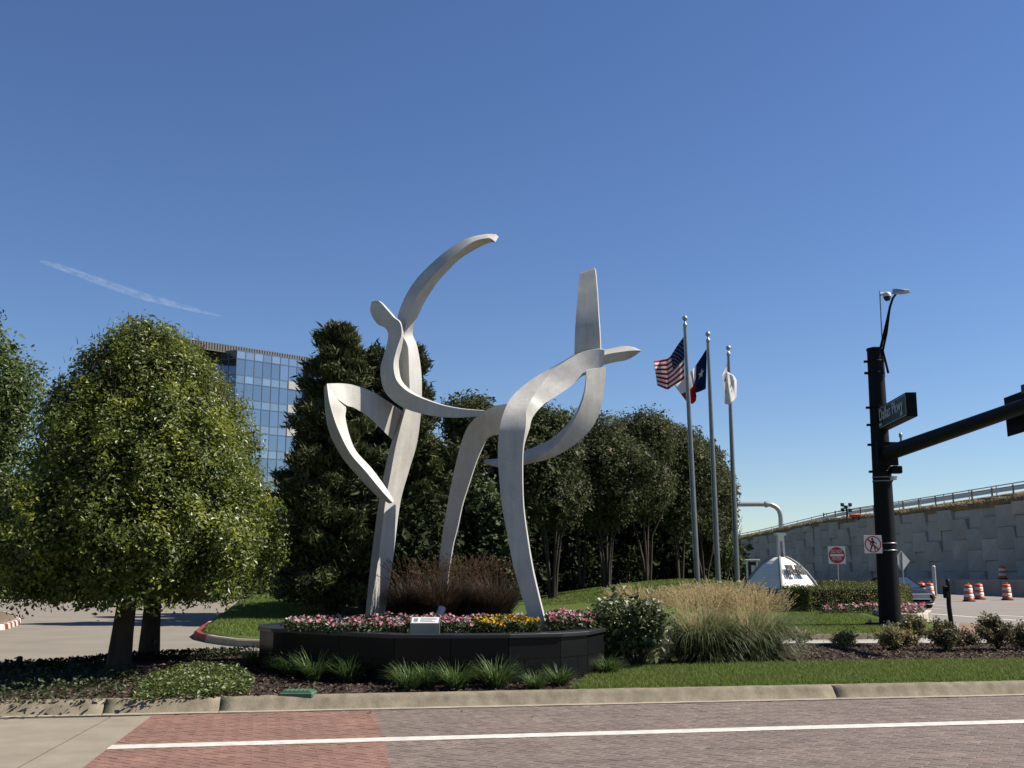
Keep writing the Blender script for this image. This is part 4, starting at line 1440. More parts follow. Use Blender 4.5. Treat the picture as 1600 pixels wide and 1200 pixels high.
mb.build('soil', MAT['soil'], pl)
INNER = [(p.x, p.y) for p in inn2]


# ------------------------------------------------------------------ sculptures
def cat_rom(pts, n):
    pts = [Vector(p) for p in pts]
    out = []
    for i in range(len(pts) - 1):
        p0 = pts[i - 1] if i > 0 else pts[0] * 2 - pts[1]
        p1, p2 = pts[i], pts[i + 1]
        p3 = pts[i + 2] if i + 2 < len(pts) else p2 * 2 - p1
        for k in range(n):
            t = k / n
            out.append(0.5 * ((2 * p1) + (p2 - p0) * t + (2 * p0 - 5 * p1 + 4 * p2 - p3) * t * t + (3 * p1 - p0 - 3 * p2 + p3) * t ** 3))
    out.append(pts[-1])
    return out


def beam(name, stations, parent, n=7, label=None):
    """box beam swept through stations of three visible edges C, A, B; the hidden edge closes the box"""
    Cc = cat_rom([P(*s[0]) for s in stations], n)
    Aa = cat_rom([P(*s[1]) for s in stations], n)
    Bb = cat_rom([P(*s[2]) for s in stations], n)
    m = len(Cc)
    sec = [(c, a, b, c + b - a) for c, a, b in zip(Cc, Aa, Bb)]
    mb = MB()
    for k in range(4):
        vs, fs = [], []
        for s in sec:
            vs += [s[k], s[(k + 1) % 4]]
        for i in range(m - 1):
            fs.append((2 * i, 2 * i + 1, 2 * i + 3, 2 * i + 2))
        mb.add(vs, fs, 0, True)
    mb.add(list(sec[0]), [(3, 2, 1, 0)])
    mb.add(list(sec[-1]), [(0, 1, 2, 3)])
    o = mb.build(name, MAT['alu'], parent)
    import bmesh
    bm = bmesh.new(); bm.from_mesh(o.data)
    bmesh.ops.recalc_face_normals(bm, faces=bm.faces[:])
    bm.to_mesh(o.data); bm.free()
    if label: o['label'] = label
    return o


def z1_(x, y): return (480 + x / 3.75, 340 + y / 3.75)
def z2_(x, y): return (480 + x / 2.857, 560 + y / 2.857)
def z3_(x, y): return (680 + x / 3.75, 400 + y / 3.75)
def z4_(x, y): return (680 + x / 2.727, 560 + y / 2.727)


def st(zf, d, C, A, B, dc, db, da=0.0):
    return ((*zf(*C), d + dc), (*zf(*A), d + da), (*zf(*B), d + db))


lb_ = P(588, 985, 17.3); lb_.z = ZT - .05
sl = empty('dancer_sculpture', lb_, 'tall silver metal abstract dancer on one leg, one arm swept overhead, in the planter', 'sculpture')
D = 17.3
beam('standing_leg', [
    st(z2_, D, (252, 1240), (274, 1240), (338, 1240), .1, .48),
    st(z2_, D, (262, 1120), (284, 1120), (350, 1120), .1, .5),
    st(z2_, D, (285, 900), (317, 900), (383, 900), .1, .5),
    st(z2_, D, (318, 650), (348, 650), (415, 650), .1, .5),
    st(z2_, D, (346, 500), (375, 500), (455, 500), .1, .52),
    st(z2_, D, (375, 380), (398, 380), (490, 380), .1, .54),
    st(z2_, D, (425, 250), (433, 248), (508, 245), .1, .54),
    st(z1_, D, (555, 1045), (598, 1040), (672, 1040), .14, .5),
    st(z1_, D, (540, 900), (597, 900), (668, 900), .16, .46),
    st(z1_, D, (542, 770), (590, 760), (645, 755), .14, .4),
    st(z1_, D, (548, 690), (564, 690), (618, 682), .08, .32),
    st(z1_, D, (560, 625), (590, 618), (628, 612), .05, .12)], sl)
D = 17.15
beam('raised_arm', [
    st(z1_, D, (548, 668), (560, 692), (588, 668), .12, .15),
    st(z1_, D, (530, 585), (588, 602), (642, 590), .16, .2),
    st(z1_, D, (570, 470), (624, 490), (690, 492), .16, .22),
    st(z1_, D, (638, 362), (690, 398), (757, 388), .16, .22),
    st(z1_, D, (733, 264), (772, 305), (828, 308), .16, .22),
    st(z1_, D, (832, 182), (866, 220), (905, 235), .17, .22),
    st(z1_, D, (938, 121), (972, 142), (1005, 175), .2, .22),
    st(z1_, D, (1040, 97), (1056, 120), (1068, 148), .22, .2),
    st(z1_, D, (1105, 97), (1086, 128), (1103, 143), .22, .16)], sl)
D = 16.85
beam('curved_body', [
    st(z1_, D, (371, 518), (378, 490), (386, 488), .05, .2),
    st(z1_, D, (369, 545), (420, 490), (430, 492), .05, .2),
    st(z1_, D, (382, 583), (465, 536), (474, 534), .06, .22),
    st(z1_, D, (413, 625), (507, 584), (517, 582), .06, .22),
    st(z1_, D, (450, 643), (537, 607), (547, 606), .06, .22),
    st(z1_, D, (471, 668), (551, 640), (561, 640), .06, .24),
    st(z1_, D, (473, 712), (552, 692), (565, 692), .08, .28),
    st(z1_, D, (456, 780), (531, 752), (556, 752), .12, .34),
    st(z1_, D, (433, 860), (509, 832), (538, 832), .14, .36),
    st(z1_, D, (430, 925), (508, 897), (540, 897), .14, .36),
    st(z1_, D, (446, 1000), (526, 956), (555, 955), .12, .36),
    st(z1_, D, (486, 1058), (575, 1008), (598, 1004), .1, .34),
    st(z1_, D, (560, 1112), (640, 1045), (652, 1040), .06, .32),
    st(z1_, D, (660, 1147), (722, 1077), (726, 1072), .03, .3),
    st(z1_, D, (780, 1168), (812, 1104), (812, 1100), .0, .26),
    st(z1_, D, (900, 1172), (918, 1122), (918, 1119), .0, .2),
    st(z1_, D, (1000, 1163), (1020, 1130), (1020, 1128), .0, .14),
    st(z1_, D, (1040, 1148), (1041, 1133), (1041, 1132), .0, .1)], sl, label='head disc, curved trunk and lower arm in one sweeping band')
D = 16.3
beam('thigh', [
    st(z2_, D, (95, 150), (90, 113), (92, 112), .05, .25, .05),
    st(z2_, D, (172, 207), (150, 113), (152, 111), .25, .45, .25),
    st(z2_, D, (213, 222), (210, 121), (212, 119), .42, .6, .42),
    st(z2_, D, (278, 265), (280, 147), (282, 144), .62, .8, .62),
    st(z2_, D, (338, 322), (352, 190), (354, 187), .85, 1.0, .85),
    st(z2_, D, (388, 372), (433, 247), (434, 244), 1.15, 1.3, 1.15)], sl)
D = 16.3
beam('folded_shin', [
    st(z2_, D, (75, 128), (88, 113), (90, 113), .1, .1),
    st(z2_, D, (77, 190), (98, 188), (168, 206), .1, .26),
    st(z2_, D, (84, 268), (118, 262), (171, 265), .1, .26),
    st(z2_, D, (106, 350), (146, 335), (188, 340), .1, .24),
    st(z2_, D, (160, 448), (193, 425), (220, 415), .1, .22),
    st(z2_, D, (235, 535), (262, 505), (290, 493), .1, .2),
    st(z2_, D, (310, 614), (336, 595), (352, 578), .1, .18),
    st(z2_, D, (366, 648), (382, 645), (387, 633), .06, .12)], sl)

rb_ = P(846, 985, 15.9); rb_.z = ZT - .05
sr = empty('leaning_dancer_sculpture', rb_, 'silver metal abstract dancer leaning right on a broad curved leg with one arm straight up', 'sculpture')
D = 15.9
beam('front_leg', [
    st(z4_, D, (425, 1240), (502, 1270), (507, 1270), .02, .22),
    st(z4_, D, (400, 1120), (474, 1148), (480, 1148), .02, .22),
    st(z4_, D, (365, 1000), (440, 1010), (446, 1010), .02, .22),
    st(z4_, D, (332, 880), (412, 885), (418, 885), .02, .22),
    st(z4_, D, (305, 740), (389, 740), (394, 740), .02, .22),
    st(z4_, D, (283, 620), (375, 620), (379, 620), .02, .22),
    st(z4_, D, (270, 480), (371, 480), (375, 480), .02, .22),
    st(z4_, D, (267, 380), (374, 380), (379, 380), .02, .24),
    st(z4_, D, (276, 290), (386, 285), (402, 300), .05, .3, .03),
    st(z3_, D, (408, 900), (536, 900), (572, 945), .2, .36, .16),
    st(z3_, D, (452, 820), (572, 825), (635, 870), .5, .42, .42),
    st(z3_, D, (535, 745), (622, 750), (715, 818), .85, .5, .7),
    st(z3_, D, (630, 683), (672, 692), (795, 763), 1.1, .66, .94),
    st(z3_, D, (735, 625), (742, 632), (860, 705), 1.25, .78, 1.08),
    st(z3_, D, (840, 566), (843, 570), (912, 692), 1.32, .86, 1.13),
    st(z3_, D, (935, 543), (938, 547), (950, 672), 1.3, .88, 1.1),
    st(z3_, D, (990, 546), (992, 549), (992, 635), 1.2, .9, 1.03)], sr, label='broad curved front leg running up into the leaning trunk')
D = 16.9
beam('head', [
    st(z3_, D, (950, 556), (945, 600), (935, 655), .15, .1),
    st(z3_, D, (1003, 547), (1002, 577), (1000, 635), .15, .06),
    st(z3_, D, (1058, 535), (1064, 565), (1060, 621), .16, .06),
    st(z3_, D, (1110, 527), (1122, 557), (1116, 611), .16, .06),
    st(z3_, D, (1162, 534), (1172, 553), (1165, 588), .12, .05),
    st(z3_, D, (1205, 552), (1208, 554), (1206, 557), .04, .03)], sr)
D = 17.1
beam('upright_arm', [
    st(z3_, D, (815, 590), (970, 590), (975, 590), .0, .16),
    st(z3_, D, (818, 470), (964, 450), (969, 450), .02, .18),
    st(z3_, D, (825, 350), (956, 330), (961, 330), .08, .24, .06),
    st(z3_, D, (835, 220), (948, 200), (953, 200), .2, .34, .18),
    st(z3_, D, (844, 120), (938, 90), (943, 92), .34, .46, .32),
    st(z3_, D, (852, 95), (932, 69), (935, 71), .38, .5, .36)], sr)
D = 16.6
beam('lower_arm', [
    st(z4_, D, (640, 50), (643, 52), (728, 35), .16, .2),
    st(z4_, D, (640, 100), (643, 102), (722, 110), .16, .2),
    st(z4_, D, (624, 172), (630, 175), (708, 207), .16, .18),
    st(z4_, D, (588, 247), (598, 253), (665, 300), .18, .15),
    st(z4_, D, (528, 315), (546, 332), (590, 370), .2, .12),
    st(z4_, D, (463, 360), (492, 390), (502, 421), .22, .1),
    st(z4_, D, (378, 393), (385, 438), (388, 452), .24, .1),
    st(z4_, D, (280, 424), (280, 456), (282, 464), .24, .1),
    st(z4_, D, (216, 431), (206, 441), (216, 452), .2, .1)], sr)
D = 17.4
beam('back_leg', [
    st(z4_, D, (330, 190), (300, 335), (302, 338), -.5, -.2, -.5),
    st(z4_, D, (250, 204), (266, 323), (269, 326), -.2, .1, -.2),
    st(z4_, D, (190, 240), (222, 338), (226, 341), .0, .25, .0),
    st(z4_, D, (143, 285), (195, 390), (199, 392), .1, .35, .1),
    st(z4_, D, (114, 350), (166, 465), (170, 466), .15, .4, .15),
    st(z4_, D, (85, 460), (140, 545), (144, 546), .2, .45, .2),
    st(z4_, D, (60, 580), (115, 625), (119, 626), .25, .5, .25),
    st(z4_, D, (40, 690), (95, 720), (99, 720), .3, .55, .3),
    st(z4_, D, (25, 790), (74, 805), (78, 805), .35, .6, .35),
    st(z4_, D, (5, 960), (50, 970), (54, 970), .4, .65, .4),
    st(z4_, D, (-12, 1120), (35, 1125), (39, 1125), .45, .7, .45)], sr)

# ------------------------------------------------------------------ small plants
def clump(name, label, group, r, n, lens, w, mat, seed, a1=(0.9, 2.0), a0=(0.02, .5), nseg=4, cat='plant'):
    rng = np.random.default_rng(seed)
    t = empty(name, (0, 0, 0), label, cat, group)
    an = rng.uniform(0, 2 * PI, n); q = np.sqrt(rng.uniform(0, 1, n)) * r
    base = np.stack([np.cos(an) * q, np.sin(an) * q, np.zeros(n) - .02], 1)
    V, Q, tip, ang = blade_strips(base, an + rng.normal(0, .5, n), rng.uniform(*a0, n), rng.uniform(*a1, n), rng.uniform(*lens, n), np.full(n, w) * rng.uniform(.7, 1.2, n), nseg, rng)
    np_mesh('blades', V, Q, mat, t)
    return t


lir = [(398, 1046, .9, 'liriope tuft poking past the left end of the black planter'), (430, 1053, .8, 'liriope tuft under the left end of the black planter, second in the row'),
       (458, 1059, 1.0, 'large liriope tuft left of the green box lid, against the planter'), (492, 1064, 1.05, 'liriope tuft just above right of the green box lid'),
       (545, 1066, .95, 'last liriope tuft of the left row, before the bare stretch of granite'), (640, 1075, .95, 'first liriope tuft right of the bare stretch of granite'),
       (668, 1073, .8, 'smaller liriope tuft squeezed second in the middle row'), (712, 1074, 1.0, 'wide liriope tuft below the white plaque'),
       (776, 1072, 1.05, 'wide liriope tuft below the yellow flowers'), (826, 1062, .95, 'liriope tuft set back against the granite below the right leg'),
       (836, 1073, .65, 'small low liriope tuft in front, below the right leg'), (874, 1069, .75, 'small upright liriope tuft beside the turf corner'),
       (906, 1053, 1.0, 'tall liriope tuft by the right end of the granite'), (948, 1055, .85, 'shaded liriope tuft under the white rose bush')]
proto = None
for i, (px, py, sc, lb) in enumerate(lir):
    if proto is None:
        proto = clump('liriope_plant', lb, 'liriope tufts along the planter', .09, 300, (.3, .52), .017, MAT['liriope'], 101, (.8, 1.95), (.03, .85))
        o = proto
        pr2 = clump('liriope_plant', lb, 'liriope tufts along the planter', .1, 310, (.28, .5), .017, MAT['liriope'], 103, (.8, 1.95), (.03, .85))
        bpy_used = False
    elif i == 1:
        o = pr2
    else:
        o = copy_tree(proto if i % 2 == 0 else pr2)
    o['label'] = lb
    p = G(px, py, .17)
    o.location = (p.x, p.y, ZI(p.x, p.y))
    o.rotation_euler = (0, 0, random.uniform(0, 6.28))
    o.scale = (sc, sc, sc * random.uniform(.9, 1.05))


def plumes_mesh(tips, ang, az, L, wid, k, rng):
    """feathery seed heads: many slivers round a short curved spine"""
    n = len(tips)
    tt = rng.uniform(0, 1, (n, k))
    d = np.stack([np.cos(az) * np.sin(ang), np.sin(az) * np.sin(ang), np.cos(ang)], 1)
    c = tips[:, None, :] + d[:, None, :] * (tt * L[:, None])[..., None]
    c[..., 2] -= (tt ** 2 * L[:, None] * .22)
    c = c.reshape(-1, 3)
    dd = np.repeat(d, k, 0) + rng.normal(0, .42, (n * k, 3))
    dd = unit(dd)
    s = rng.uniform(.6, 1.2, n * k)[:, None] * wid * 3.2
    sd = unit(np.cross(dd, rng.normal(size=(n * k, 3)))) * wid * .32
    V = np.empty((n * k, 4, 3))
    V[:, 0] = c - dd * s * .4; V[:, 1] = c + sd; V[:, 2] = c + dd * s * .6; V[:, 3] = c - sd
    return V.reshape(-1, 3), np.arange(n * k * 4).reshape(-1, 4)


def feather_grass(name, loc, label, group, r, nb, bl_len, npl, pl_h, matb, matp, seed, pl_len=.22, wid=.012, a1=(1.0, 2.2), bw=.011, k=26, stem_a=(.02, .45), low=0.0):
    rng = np.random.default_rng(seed)
    b = Vector(loc)
    t = empty(name, b, label, 'ornamental grass', group)
    an = rng.uniform(0, 2 * PI, nb); q = np.sqrt(rng.uniform(0, 1, nb)) * r
    base = np.stack([b.x + np.cos(an) * q, b.y + np.sin(an) * q, np.full(nb, b.z)], 1)
    splay = np.where(rng.uniform(0, 1, nb) < low, rng.uniform(.55, 1.25, nb), rng.uniform(.05, .5, nb))
    V, Q, _, _ = blade_strips(base, an + rng.normal(0, .35, nb), splay, rng.uniform(*a1, nb), rng.uniform(*bl_len, nb) * (1 - .35 * (splay > .55)), np.full(nb, bw) * rng.uniform(.7, 1.2, nb), 5, rng)
    np_mesh('blades', V, Q, matb, t)
    an = rng.uniform(0, 2 * PI, npl); q = np.sqrt(rng.uniform(0, 1, npl)) * r * .9
    base = np.stack([b.x + np.cos(an) * q, b.y + np.sin(an) * q, np.full(npl, b.z)], 1)
    az = an + rng.normal(0, .5, npl)
    V1, Q1, tip, ang = blade_strips(base, az, rng.uniform(.0, .22, npl), rng.uniform(*stem_a, npl) + q / r * .3, rng.uniform(*pl_h, npl), np.full(npl, .007), 4, rng)
    V2, Q2 = plumes_mesh(tip, ang + .1, az, rng.uniform(.8, 1.25, npl) * pl_len, wid, k, rng)
    V, Q = join_vq([(V1, Q1), (V2, Q2)])
    np_mesh('seed_plumes', V, Q, matp, t)
    return t


def gi(px, py):
    p = G(px, py, .17)
    return (p.x, p.y, ZI(p.x, p.y))


gname = 'tan plumed grasses beside the planter'
feather_grass('maiden_grass', gi(1098, 1034), 'large tan plumed grass clump with green arching skirt, nearest beside the rose bush', gname, .34, 2000, (.9, 1.45), 440, (.76, 1.08), MAT['maiden'], MAT['plume'], 201, .24, .013, (1.5, 2.75), .017, low=.5)
feather_grass('maiden_grass', gi(1178, 1032), 'large tan plumed grass clump at the right end, beside the bare mulch', gname, .32, 2000, (.85, 1.4), 420, (.73, 1.02), MAT['maiden'], MAT['plume'], 203, .24, .013, (1.5, 2.75), .017, low=.5)
feather_grass('maiden_grass', gi(1135, 1020), 'tan plumed grass clump filling the middle behind the two front clumps', gname, .45, 900, (.75, 1.2), 440, (.83, 1.12), MAT['maiden'], MAT['plume'], 205, .24, .013)
p = G(985, 1000, .15)
feather_grass('maiden_grass', (p.x, 21.0, .16), 'paler low tan grass behind the white rose bush', gname, .5, 500, (.5, .8), 420, (.75, 1.05), MAT['maiden'], MAT['plume'], 207, .22, .014)

pg = 'purple fountain grasses in the planter'
for i, (px, d, h, lb) in enumerate([(648, 17.6, .82, 'purple fountain grass clump spilling over the left sculpture stem'), (688, 17.3, .85, 'purple fountain grass clump left of centre in the planter'),
                                   (730, 17.7, .92, 'purple fountain grass clump with the palest plumes, in the middle'), (772, 17.5, .86, 'purple fountain grass clump against the curved front leg')]):
    x = (px - 800) / F_PX * d
    feather_grass('fountain_grass', (x, d, ZT - .03), lb, pg, .22, 1300, (.5, .9), 110, (.72 * h / .85, 1.02 * h / .85), MAT['purple'], MAT['purple_plume'], 220 + i, .2, .013, (.6, 1.7), .015, 30, (.2, .8))

# bedding flowers in the planter
def scatter_poly(n, poly, rng):
    xs = [p[0] for p in poly]; ys = [p[1] for p in poly]
    out = np.empty((0, 2))
    while len(out) < n:
        x = rng.uniform(min(xs), max(xs), n); y = rng.uniform(min(ys), max(ys), n)
        m = in_poly(x, y, poly)
        out = np.concatenate([out, np.stack([x[m], y[m]], 1)])
    return out[:n]


def flower_discs(C, N, r, rng, petals=5):
    """five-petalled flowers; each petal is a face of the same island as its neighbours"""
    n = len(C)
    N = unit(N)
    T = unit(np.cross(N, rng.normal(size=(n, 3)))); B = np.cross(N, T)
    m = petals * 2
    V = np.empty((n, m + 1, 3))
    V[:, 0] = C - N * (r * .15)[:, None]
    for k in range(m):
        a = 2 * PI * k / m
        rr = r * (1.0 if k % 2 == 0 else .55)
        V[:, 1 + k] = C + (T * math.cos(a) + B * math.sin(a)) * rr[:, None] + N * (rng.uniform(-.1, .25, n) * r)[:, None]
    tri = np.array([(0, 1 + k, 1 + (k + 1) % m) for k in range(m)])
    Q = (tri[None] + (np.arange(n) * (m + 1))[:, None, None]).reshape(-1, 3)
    return V.reshape(-1, 3), Q


def bedding(name_f, label_f, poly, nf, nl, zb, hgt, matf, seed, r=(.022, .036), name_l='flower_bed_leaves', label_l=None):
    rng = np.random.default_rng(seed)
    xy = scatter_poly(nl, poly, rng)
    mound = np.array([mnoise.noise((x * 3.1, y * 3.1, seed)) for x, y in xy])
    z = zb + rng.uniform(0, 1, nl) ** .7 * hgt * (.8 + .35 * mound)
    V, Q = leaf_quads(np.column_stack([xy, z]), np.column_stack([rng.normal(0, .6, (nl, 2)), np.full(nl, .7)]), rng.uniform(.045, .085, nl), .5, rng)
    tag(np_mesh(name_l, V, Q, MAT['bedleaf']), label_l, kind='stuff')
    xy = scatter_poly(nf, poly, rng)
    mound = np.array([mnoise.noise((x * 3.1, y * 3.1, seed)) for x, y in xy])
    z = zb + hgt * (.8 + .35 * mound) * rng.uniform(.75, 1.12, nf)
    C = np.column_stack([xy, z])
    V, Q = flower_discs(C, np.column_stack([rng.normal(0, .45, nf), rng.normal(-.45, .45, nf), np.full(nf, .8)]), rng.uniform(*r, nf), rng)
    tag(np_mesh(name_f, V, Q, matf), label_f, kind='stuff')


def pxy(px, d): return ((px - 800) / F_PX * d, d)


bedding('pink_flowers', 'pink, crimson and white flowers filling the left and middle of the planter', [pxy(452, 15.0), pxy(540, 14.55), pxy(640, 14.45), pxy(740, 14.4), pxy(745, 15.6), pxy(840, 16.4), pxy(800, 16.9), pxy(560, 16.6), pxy(470, 16.2)], 950, 9500, ZT - .02, .19, MAT['pinkf'], 301,
        label_l='green leaves under the pink flowers in the planter')
bedding('yellow_flowers', 'golden yellow flowers along the planter rim left of the curved leg', [pxy(738, 14.45), pxy(800, 14.5), pxy(845, 14.75), pxy(838, 15.6), pxy(800, 16.0), pxy(750, 15.6)], 420, 2600, ZT - .02, .2, MAT['yellowf'], 302, (.018, .028),
        label_l='green leaves under the yellow flowers in the planter')
bedding('pink_flowers', 'pink and white flowers in the planter right of the curved leg', [pxy(858, 14.9), pxy(925, 15.3), pxy(940, 16.6), pxy(860, 16.8), pxy(850, 15.8)], 300, 2600, ZT - .02, .24, MAT['pinkf'], 303,
        label_l='green leaves under the pink flowers right of the curved leg')

# plaque in the flower bed
p = Vector((*pxy(667, 14.32), ZT))
pq = empty('plaque', p, 'small wedge shaped silver plaque with printed lines on the planter rim', 'plaque')
w2 = .195
mb = MB()
prof_ = [(0, 0), (0, .125), (.19, .2), (.19, 0)]
vs = [(p.x - w2, p.y + y - .02, p.z + z) for y, z in prof_] + [(p.x + w2, p.y + y - .02, p.z + z) for y, z in prof_]
mb.add(vs, [(0, 1, 5, 4), (1, 2, 6, 5), (2, 3, 7, 6), (3, 2, 1, 0), (4, 5, 6, 7)])
mb.build('case', MAT['galv_dark'], pq)
sl_n = Vector((0, -.075, .19)).normalized(); sl_u = Vector((0, .19, .075)).normalized()
c0 = Vector((p.x, p.y - .02, p.z + .125)) + sl_u * .1


def on_face(cx, cu, w, h, lift): 
    c = c0 + Vector((cx, 0, 0)) + sl_u * cu + sl_n * lift
    return [c - Vector((w / 2, 0, 0)) - sl_u * h / 2, c + Vector((w / 2, 0, 0)) - sl_u * h / 2, c + Vector((w / 2, 0, 0)) + sl_u * h / 2, c - Vector((w / 2, 0, 0)) + sl_u * h / 2]


mb = MB(); mb.slab(on_face(0, 0, .36, .185, .004), .003); mb.build('face_plate', MAT['white_metal'], pq)
mb = MB()
mb.slab(on_face(-.125, 0, .055, .11, .006), .001)
for k, (cu, ww) in enumerate(((.055, .2), (.02, .22), (-.02, .16), (-.05, .2))):
    mb.slab(on_face(.045 - (.22 - ww) / 2, cu, ww, .014, .006), .001)
mb.build('print', M('faded_print', (.2, .22, .2), None, 5, .6), pq)
# spotlight
p = Vector((*pxy(690, 15.9), ZT))
sp = empty('spotlight', p, 'small pale spotlight standing among the flowers behind the plaque', 'spotlight')
mb = MB(); mb.tube([p, p + Vector((0, 0, .17))], .012, 8); mb.build('stake', MAT['dark'], sp)
mb = MB(); mb.tube([p + Vector((-.02, -.02, .15)), p + Vector((0, 0, .19)), p + Vector((.03, .05, .27))], [.04, .055, .06], 14); mb.build('housing', MAT['grey_metal'], sp)


def rose_bush(loc, label, seed, w, h, dp):
    rng = np.random.default_rng(seed)
    b = Vector(loc)
    t = empty('rose_bush', b, label, 'rose bush', 'white rose bushes beside the planter')
    mb = MB()
    lobes = []
    for i in range(16):
        x, y = rng.uniform(-w, w), rng.uniform(-dp, dp)
        z = h * rng.uniform(.35, .82)
        lobes.append(((b.x + x, b.y + y, b.z + z), rng.uniform(.16, .26), .9))
        mb.tube([b + Vector((x * .3, y * .3, 0)), b + Vector((x * .7, y * .7, z * .5)), b + Vector((x, y, z))], [.014, .011, .006], 5)
    mb.build('canes', MAT['bark'], t)
    V, Q = lobed_crown(lobes, 1500, rng, .06, .045, 8, .6, .8, .3, .3)
    np_mesh('foliage', V, Q, MAT['roseleaf'], t)
    C = np.array([np.array(lobes[k % 16][0]) + unit(rng.normal(size=(1, 3)) + np.array([[0, -.3, .8]]))[0] * lobes[k % 16][1] * 1.12 for k in range(80)])
    C[:14, 2] += rng.uniform(.05, .22, 14)
    V1, Q1 = flower_discs(C, rng.normal(0, .5, C.shape) + np.array([0, -.3, .8]), rng.uniform(.03, .05, len(C)), rng)
    np_mesh('flowers', V1, Q1, MAT['rosef'], t)['kind'] = 'stuff'
    return t


p = gi(950, 1050)
rose_bush((p[0], p[1] + .5, p[2]), 'dense dark rose bush with cream blooms against the end of the black planter', 401, .42, 1.0, .45)
p = gi(1000, 1050)
rose_bush((p[0] + .03, p[1] + .45, p[2]), 'rose bush with white blooms pressed against the tall tan grass', 403, .32, .92, .45)


def small_shrub(px, py, w, h, label, seed, mat, n=420, group='bronze leaved shrubs in the mulch'):
    rng = np.random.default_rng(seed)
    b = Vector(gi(px, py))
    t = empty('abelia_shrub', b, label, 'shrub', group)
    mb = MB()
    tips = []
    for i in range(26):
        an = rng.uniform(0, 2 * PI); q = rng.uniform(.2, 1)
        e = b + Vector((math.cos(an) * w * q, math.sin(an) * w * q * .8, h * rng.uniform(.55, 1.05) * (1.1 - .45 * q)))
        mb.tube([b, b.lerp(e, .5) + Vector((0, 0, h * .1)), e], [.008, .006, .003], 4)
        tips += [b.lerp(e, f) + Vector((0, 0, h * .1 * (1 - abs(2 * f - 1)))) for f in (.45, .6, .75, .9, 1.0)]
    mb.build('twigs', MAT['bark'], t)
    T = np.array([list(v) for v in tips])
    k = rng.integers(0, len(T), n)
    C = T[k] + rng.normal(0, .03, (n, 3))
    V, Q = sprigs(C, unit(rng.normal(0, .7, (n, 3)) + np.array([0, 0, .5])), 9, .035, .05, .6, rng, .8)
    np_mesh('foliage', V, Q, mat, t)


small_shrub(1248, 1006, .26, .3, 'smallest bronze shrub, beside the tan grass', 421, MAT['abelia'], 150)
small_shrub(1320, 1014, .26, .3, 'small lone bronze shrub halfway along the mulch', 422, MAT['abelia'], 170)
small_shrub(1402, 1017, .36, .38, 'pale bronze shrub below the black signal pole', 423, MAT['abelia'], 420)
small_shrub(1432, 1009, .34, .6, 'tall sparse bronze shrub right of the black signal pole', 424, MAT['abelia'], 380)
small_shrub(1478, 1019, .5, .48, 'broad dark bronze shrub below the push button post', 425, MAT['abelia_dk'], 620)
small_shrub(1560, 1018, .52, .62, 'rounded dark bronze shrub, tallest near the right edge', 426, MAT['abelia_dk'], 720)
small_shrub(1606, 1018, .4, .42, 'dark bronze shrub cut off by the right edge', 427, MAT['abelia_dk'], 450)
small_shrub(1515, 1010, .25, .28, 'low dark bronze sprig between the two broad shrubs', 428, MAT['abelia_dk'], 140)

# ground cover at the left, leaves lying and standing over the mulch
gcp = [(p.x, p.y) for p in [G(205, 1094, .16), G(390, 1087, .16), G(398, 1068, .16), G(372, 1054, .16), G(300, 1050, .16), G(240, 1064, .16), G(215, 1080, .16)]]
rng = np.random.default_rng(501)
xy = scatter_poly(5200, gcp, rng)
z = np.array([ZI(x, y) for x, y in xy]) + rng.uniform(.01, 1, len(xy)) ** .8 * (.11 + .06 * np.array([mnoise.noise((x * 2.5, y * 2.5, 4)) for x, y in xy]))
V, Q = leaf_quads(np.column_stack([xy, z]), np.column_stack([rng.normal(0, .5, (len(xy), 2)), np.full(len(xy), .8)]), rng.uniform(.04, .075, len(xy)), .55, rng)
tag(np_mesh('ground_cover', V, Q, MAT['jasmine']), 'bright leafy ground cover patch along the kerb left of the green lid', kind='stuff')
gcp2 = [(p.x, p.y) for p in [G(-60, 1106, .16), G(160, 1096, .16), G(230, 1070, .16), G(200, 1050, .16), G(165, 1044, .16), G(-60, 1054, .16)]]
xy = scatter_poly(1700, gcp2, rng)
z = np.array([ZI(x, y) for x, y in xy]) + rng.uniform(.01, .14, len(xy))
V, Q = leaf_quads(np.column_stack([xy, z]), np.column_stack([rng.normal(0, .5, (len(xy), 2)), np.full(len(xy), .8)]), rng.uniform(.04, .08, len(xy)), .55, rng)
tag(np_mesh('ground_cover', V, Q, MAT['bedleaf']), 'leafy ground cover under the clipped trees, shade put into its leaf colour', kind='stuff')  # darker leaf colour stands in for the shade of the trees
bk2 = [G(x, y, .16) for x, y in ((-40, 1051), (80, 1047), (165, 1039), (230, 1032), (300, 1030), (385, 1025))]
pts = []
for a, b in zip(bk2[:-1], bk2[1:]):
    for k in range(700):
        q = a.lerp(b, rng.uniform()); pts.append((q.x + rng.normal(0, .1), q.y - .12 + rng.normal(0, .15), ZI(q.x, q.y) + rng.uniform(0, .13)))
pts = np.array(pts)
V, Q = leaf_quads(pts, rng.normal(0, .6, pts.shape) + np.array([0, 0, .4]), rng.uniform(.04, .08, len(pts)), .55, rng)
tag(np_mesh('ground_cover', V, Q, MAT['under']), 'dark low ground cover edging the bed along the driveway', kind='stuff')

# bark chips on the mulch
def chips(poly, n, seed, label):
    rng = np.random.default_rng(seed)
    xy = scatter_poly(n, poly, rng)
    z = np.array([ZI(x, y) for x, y in xy]) + rng.uniform(.004, .03, n)
    V, Q = leaf_quads(np.column_stack([xy, z]), np.column_stack([rng.normal(0, .45, (n, 2)), np.ones(n)]), rng.uniform(.03, .085, n), .42, rng, .02)
    tag(np_mesh('bark_chips', V, Q, MAT['chips']), label, kind='stuff')


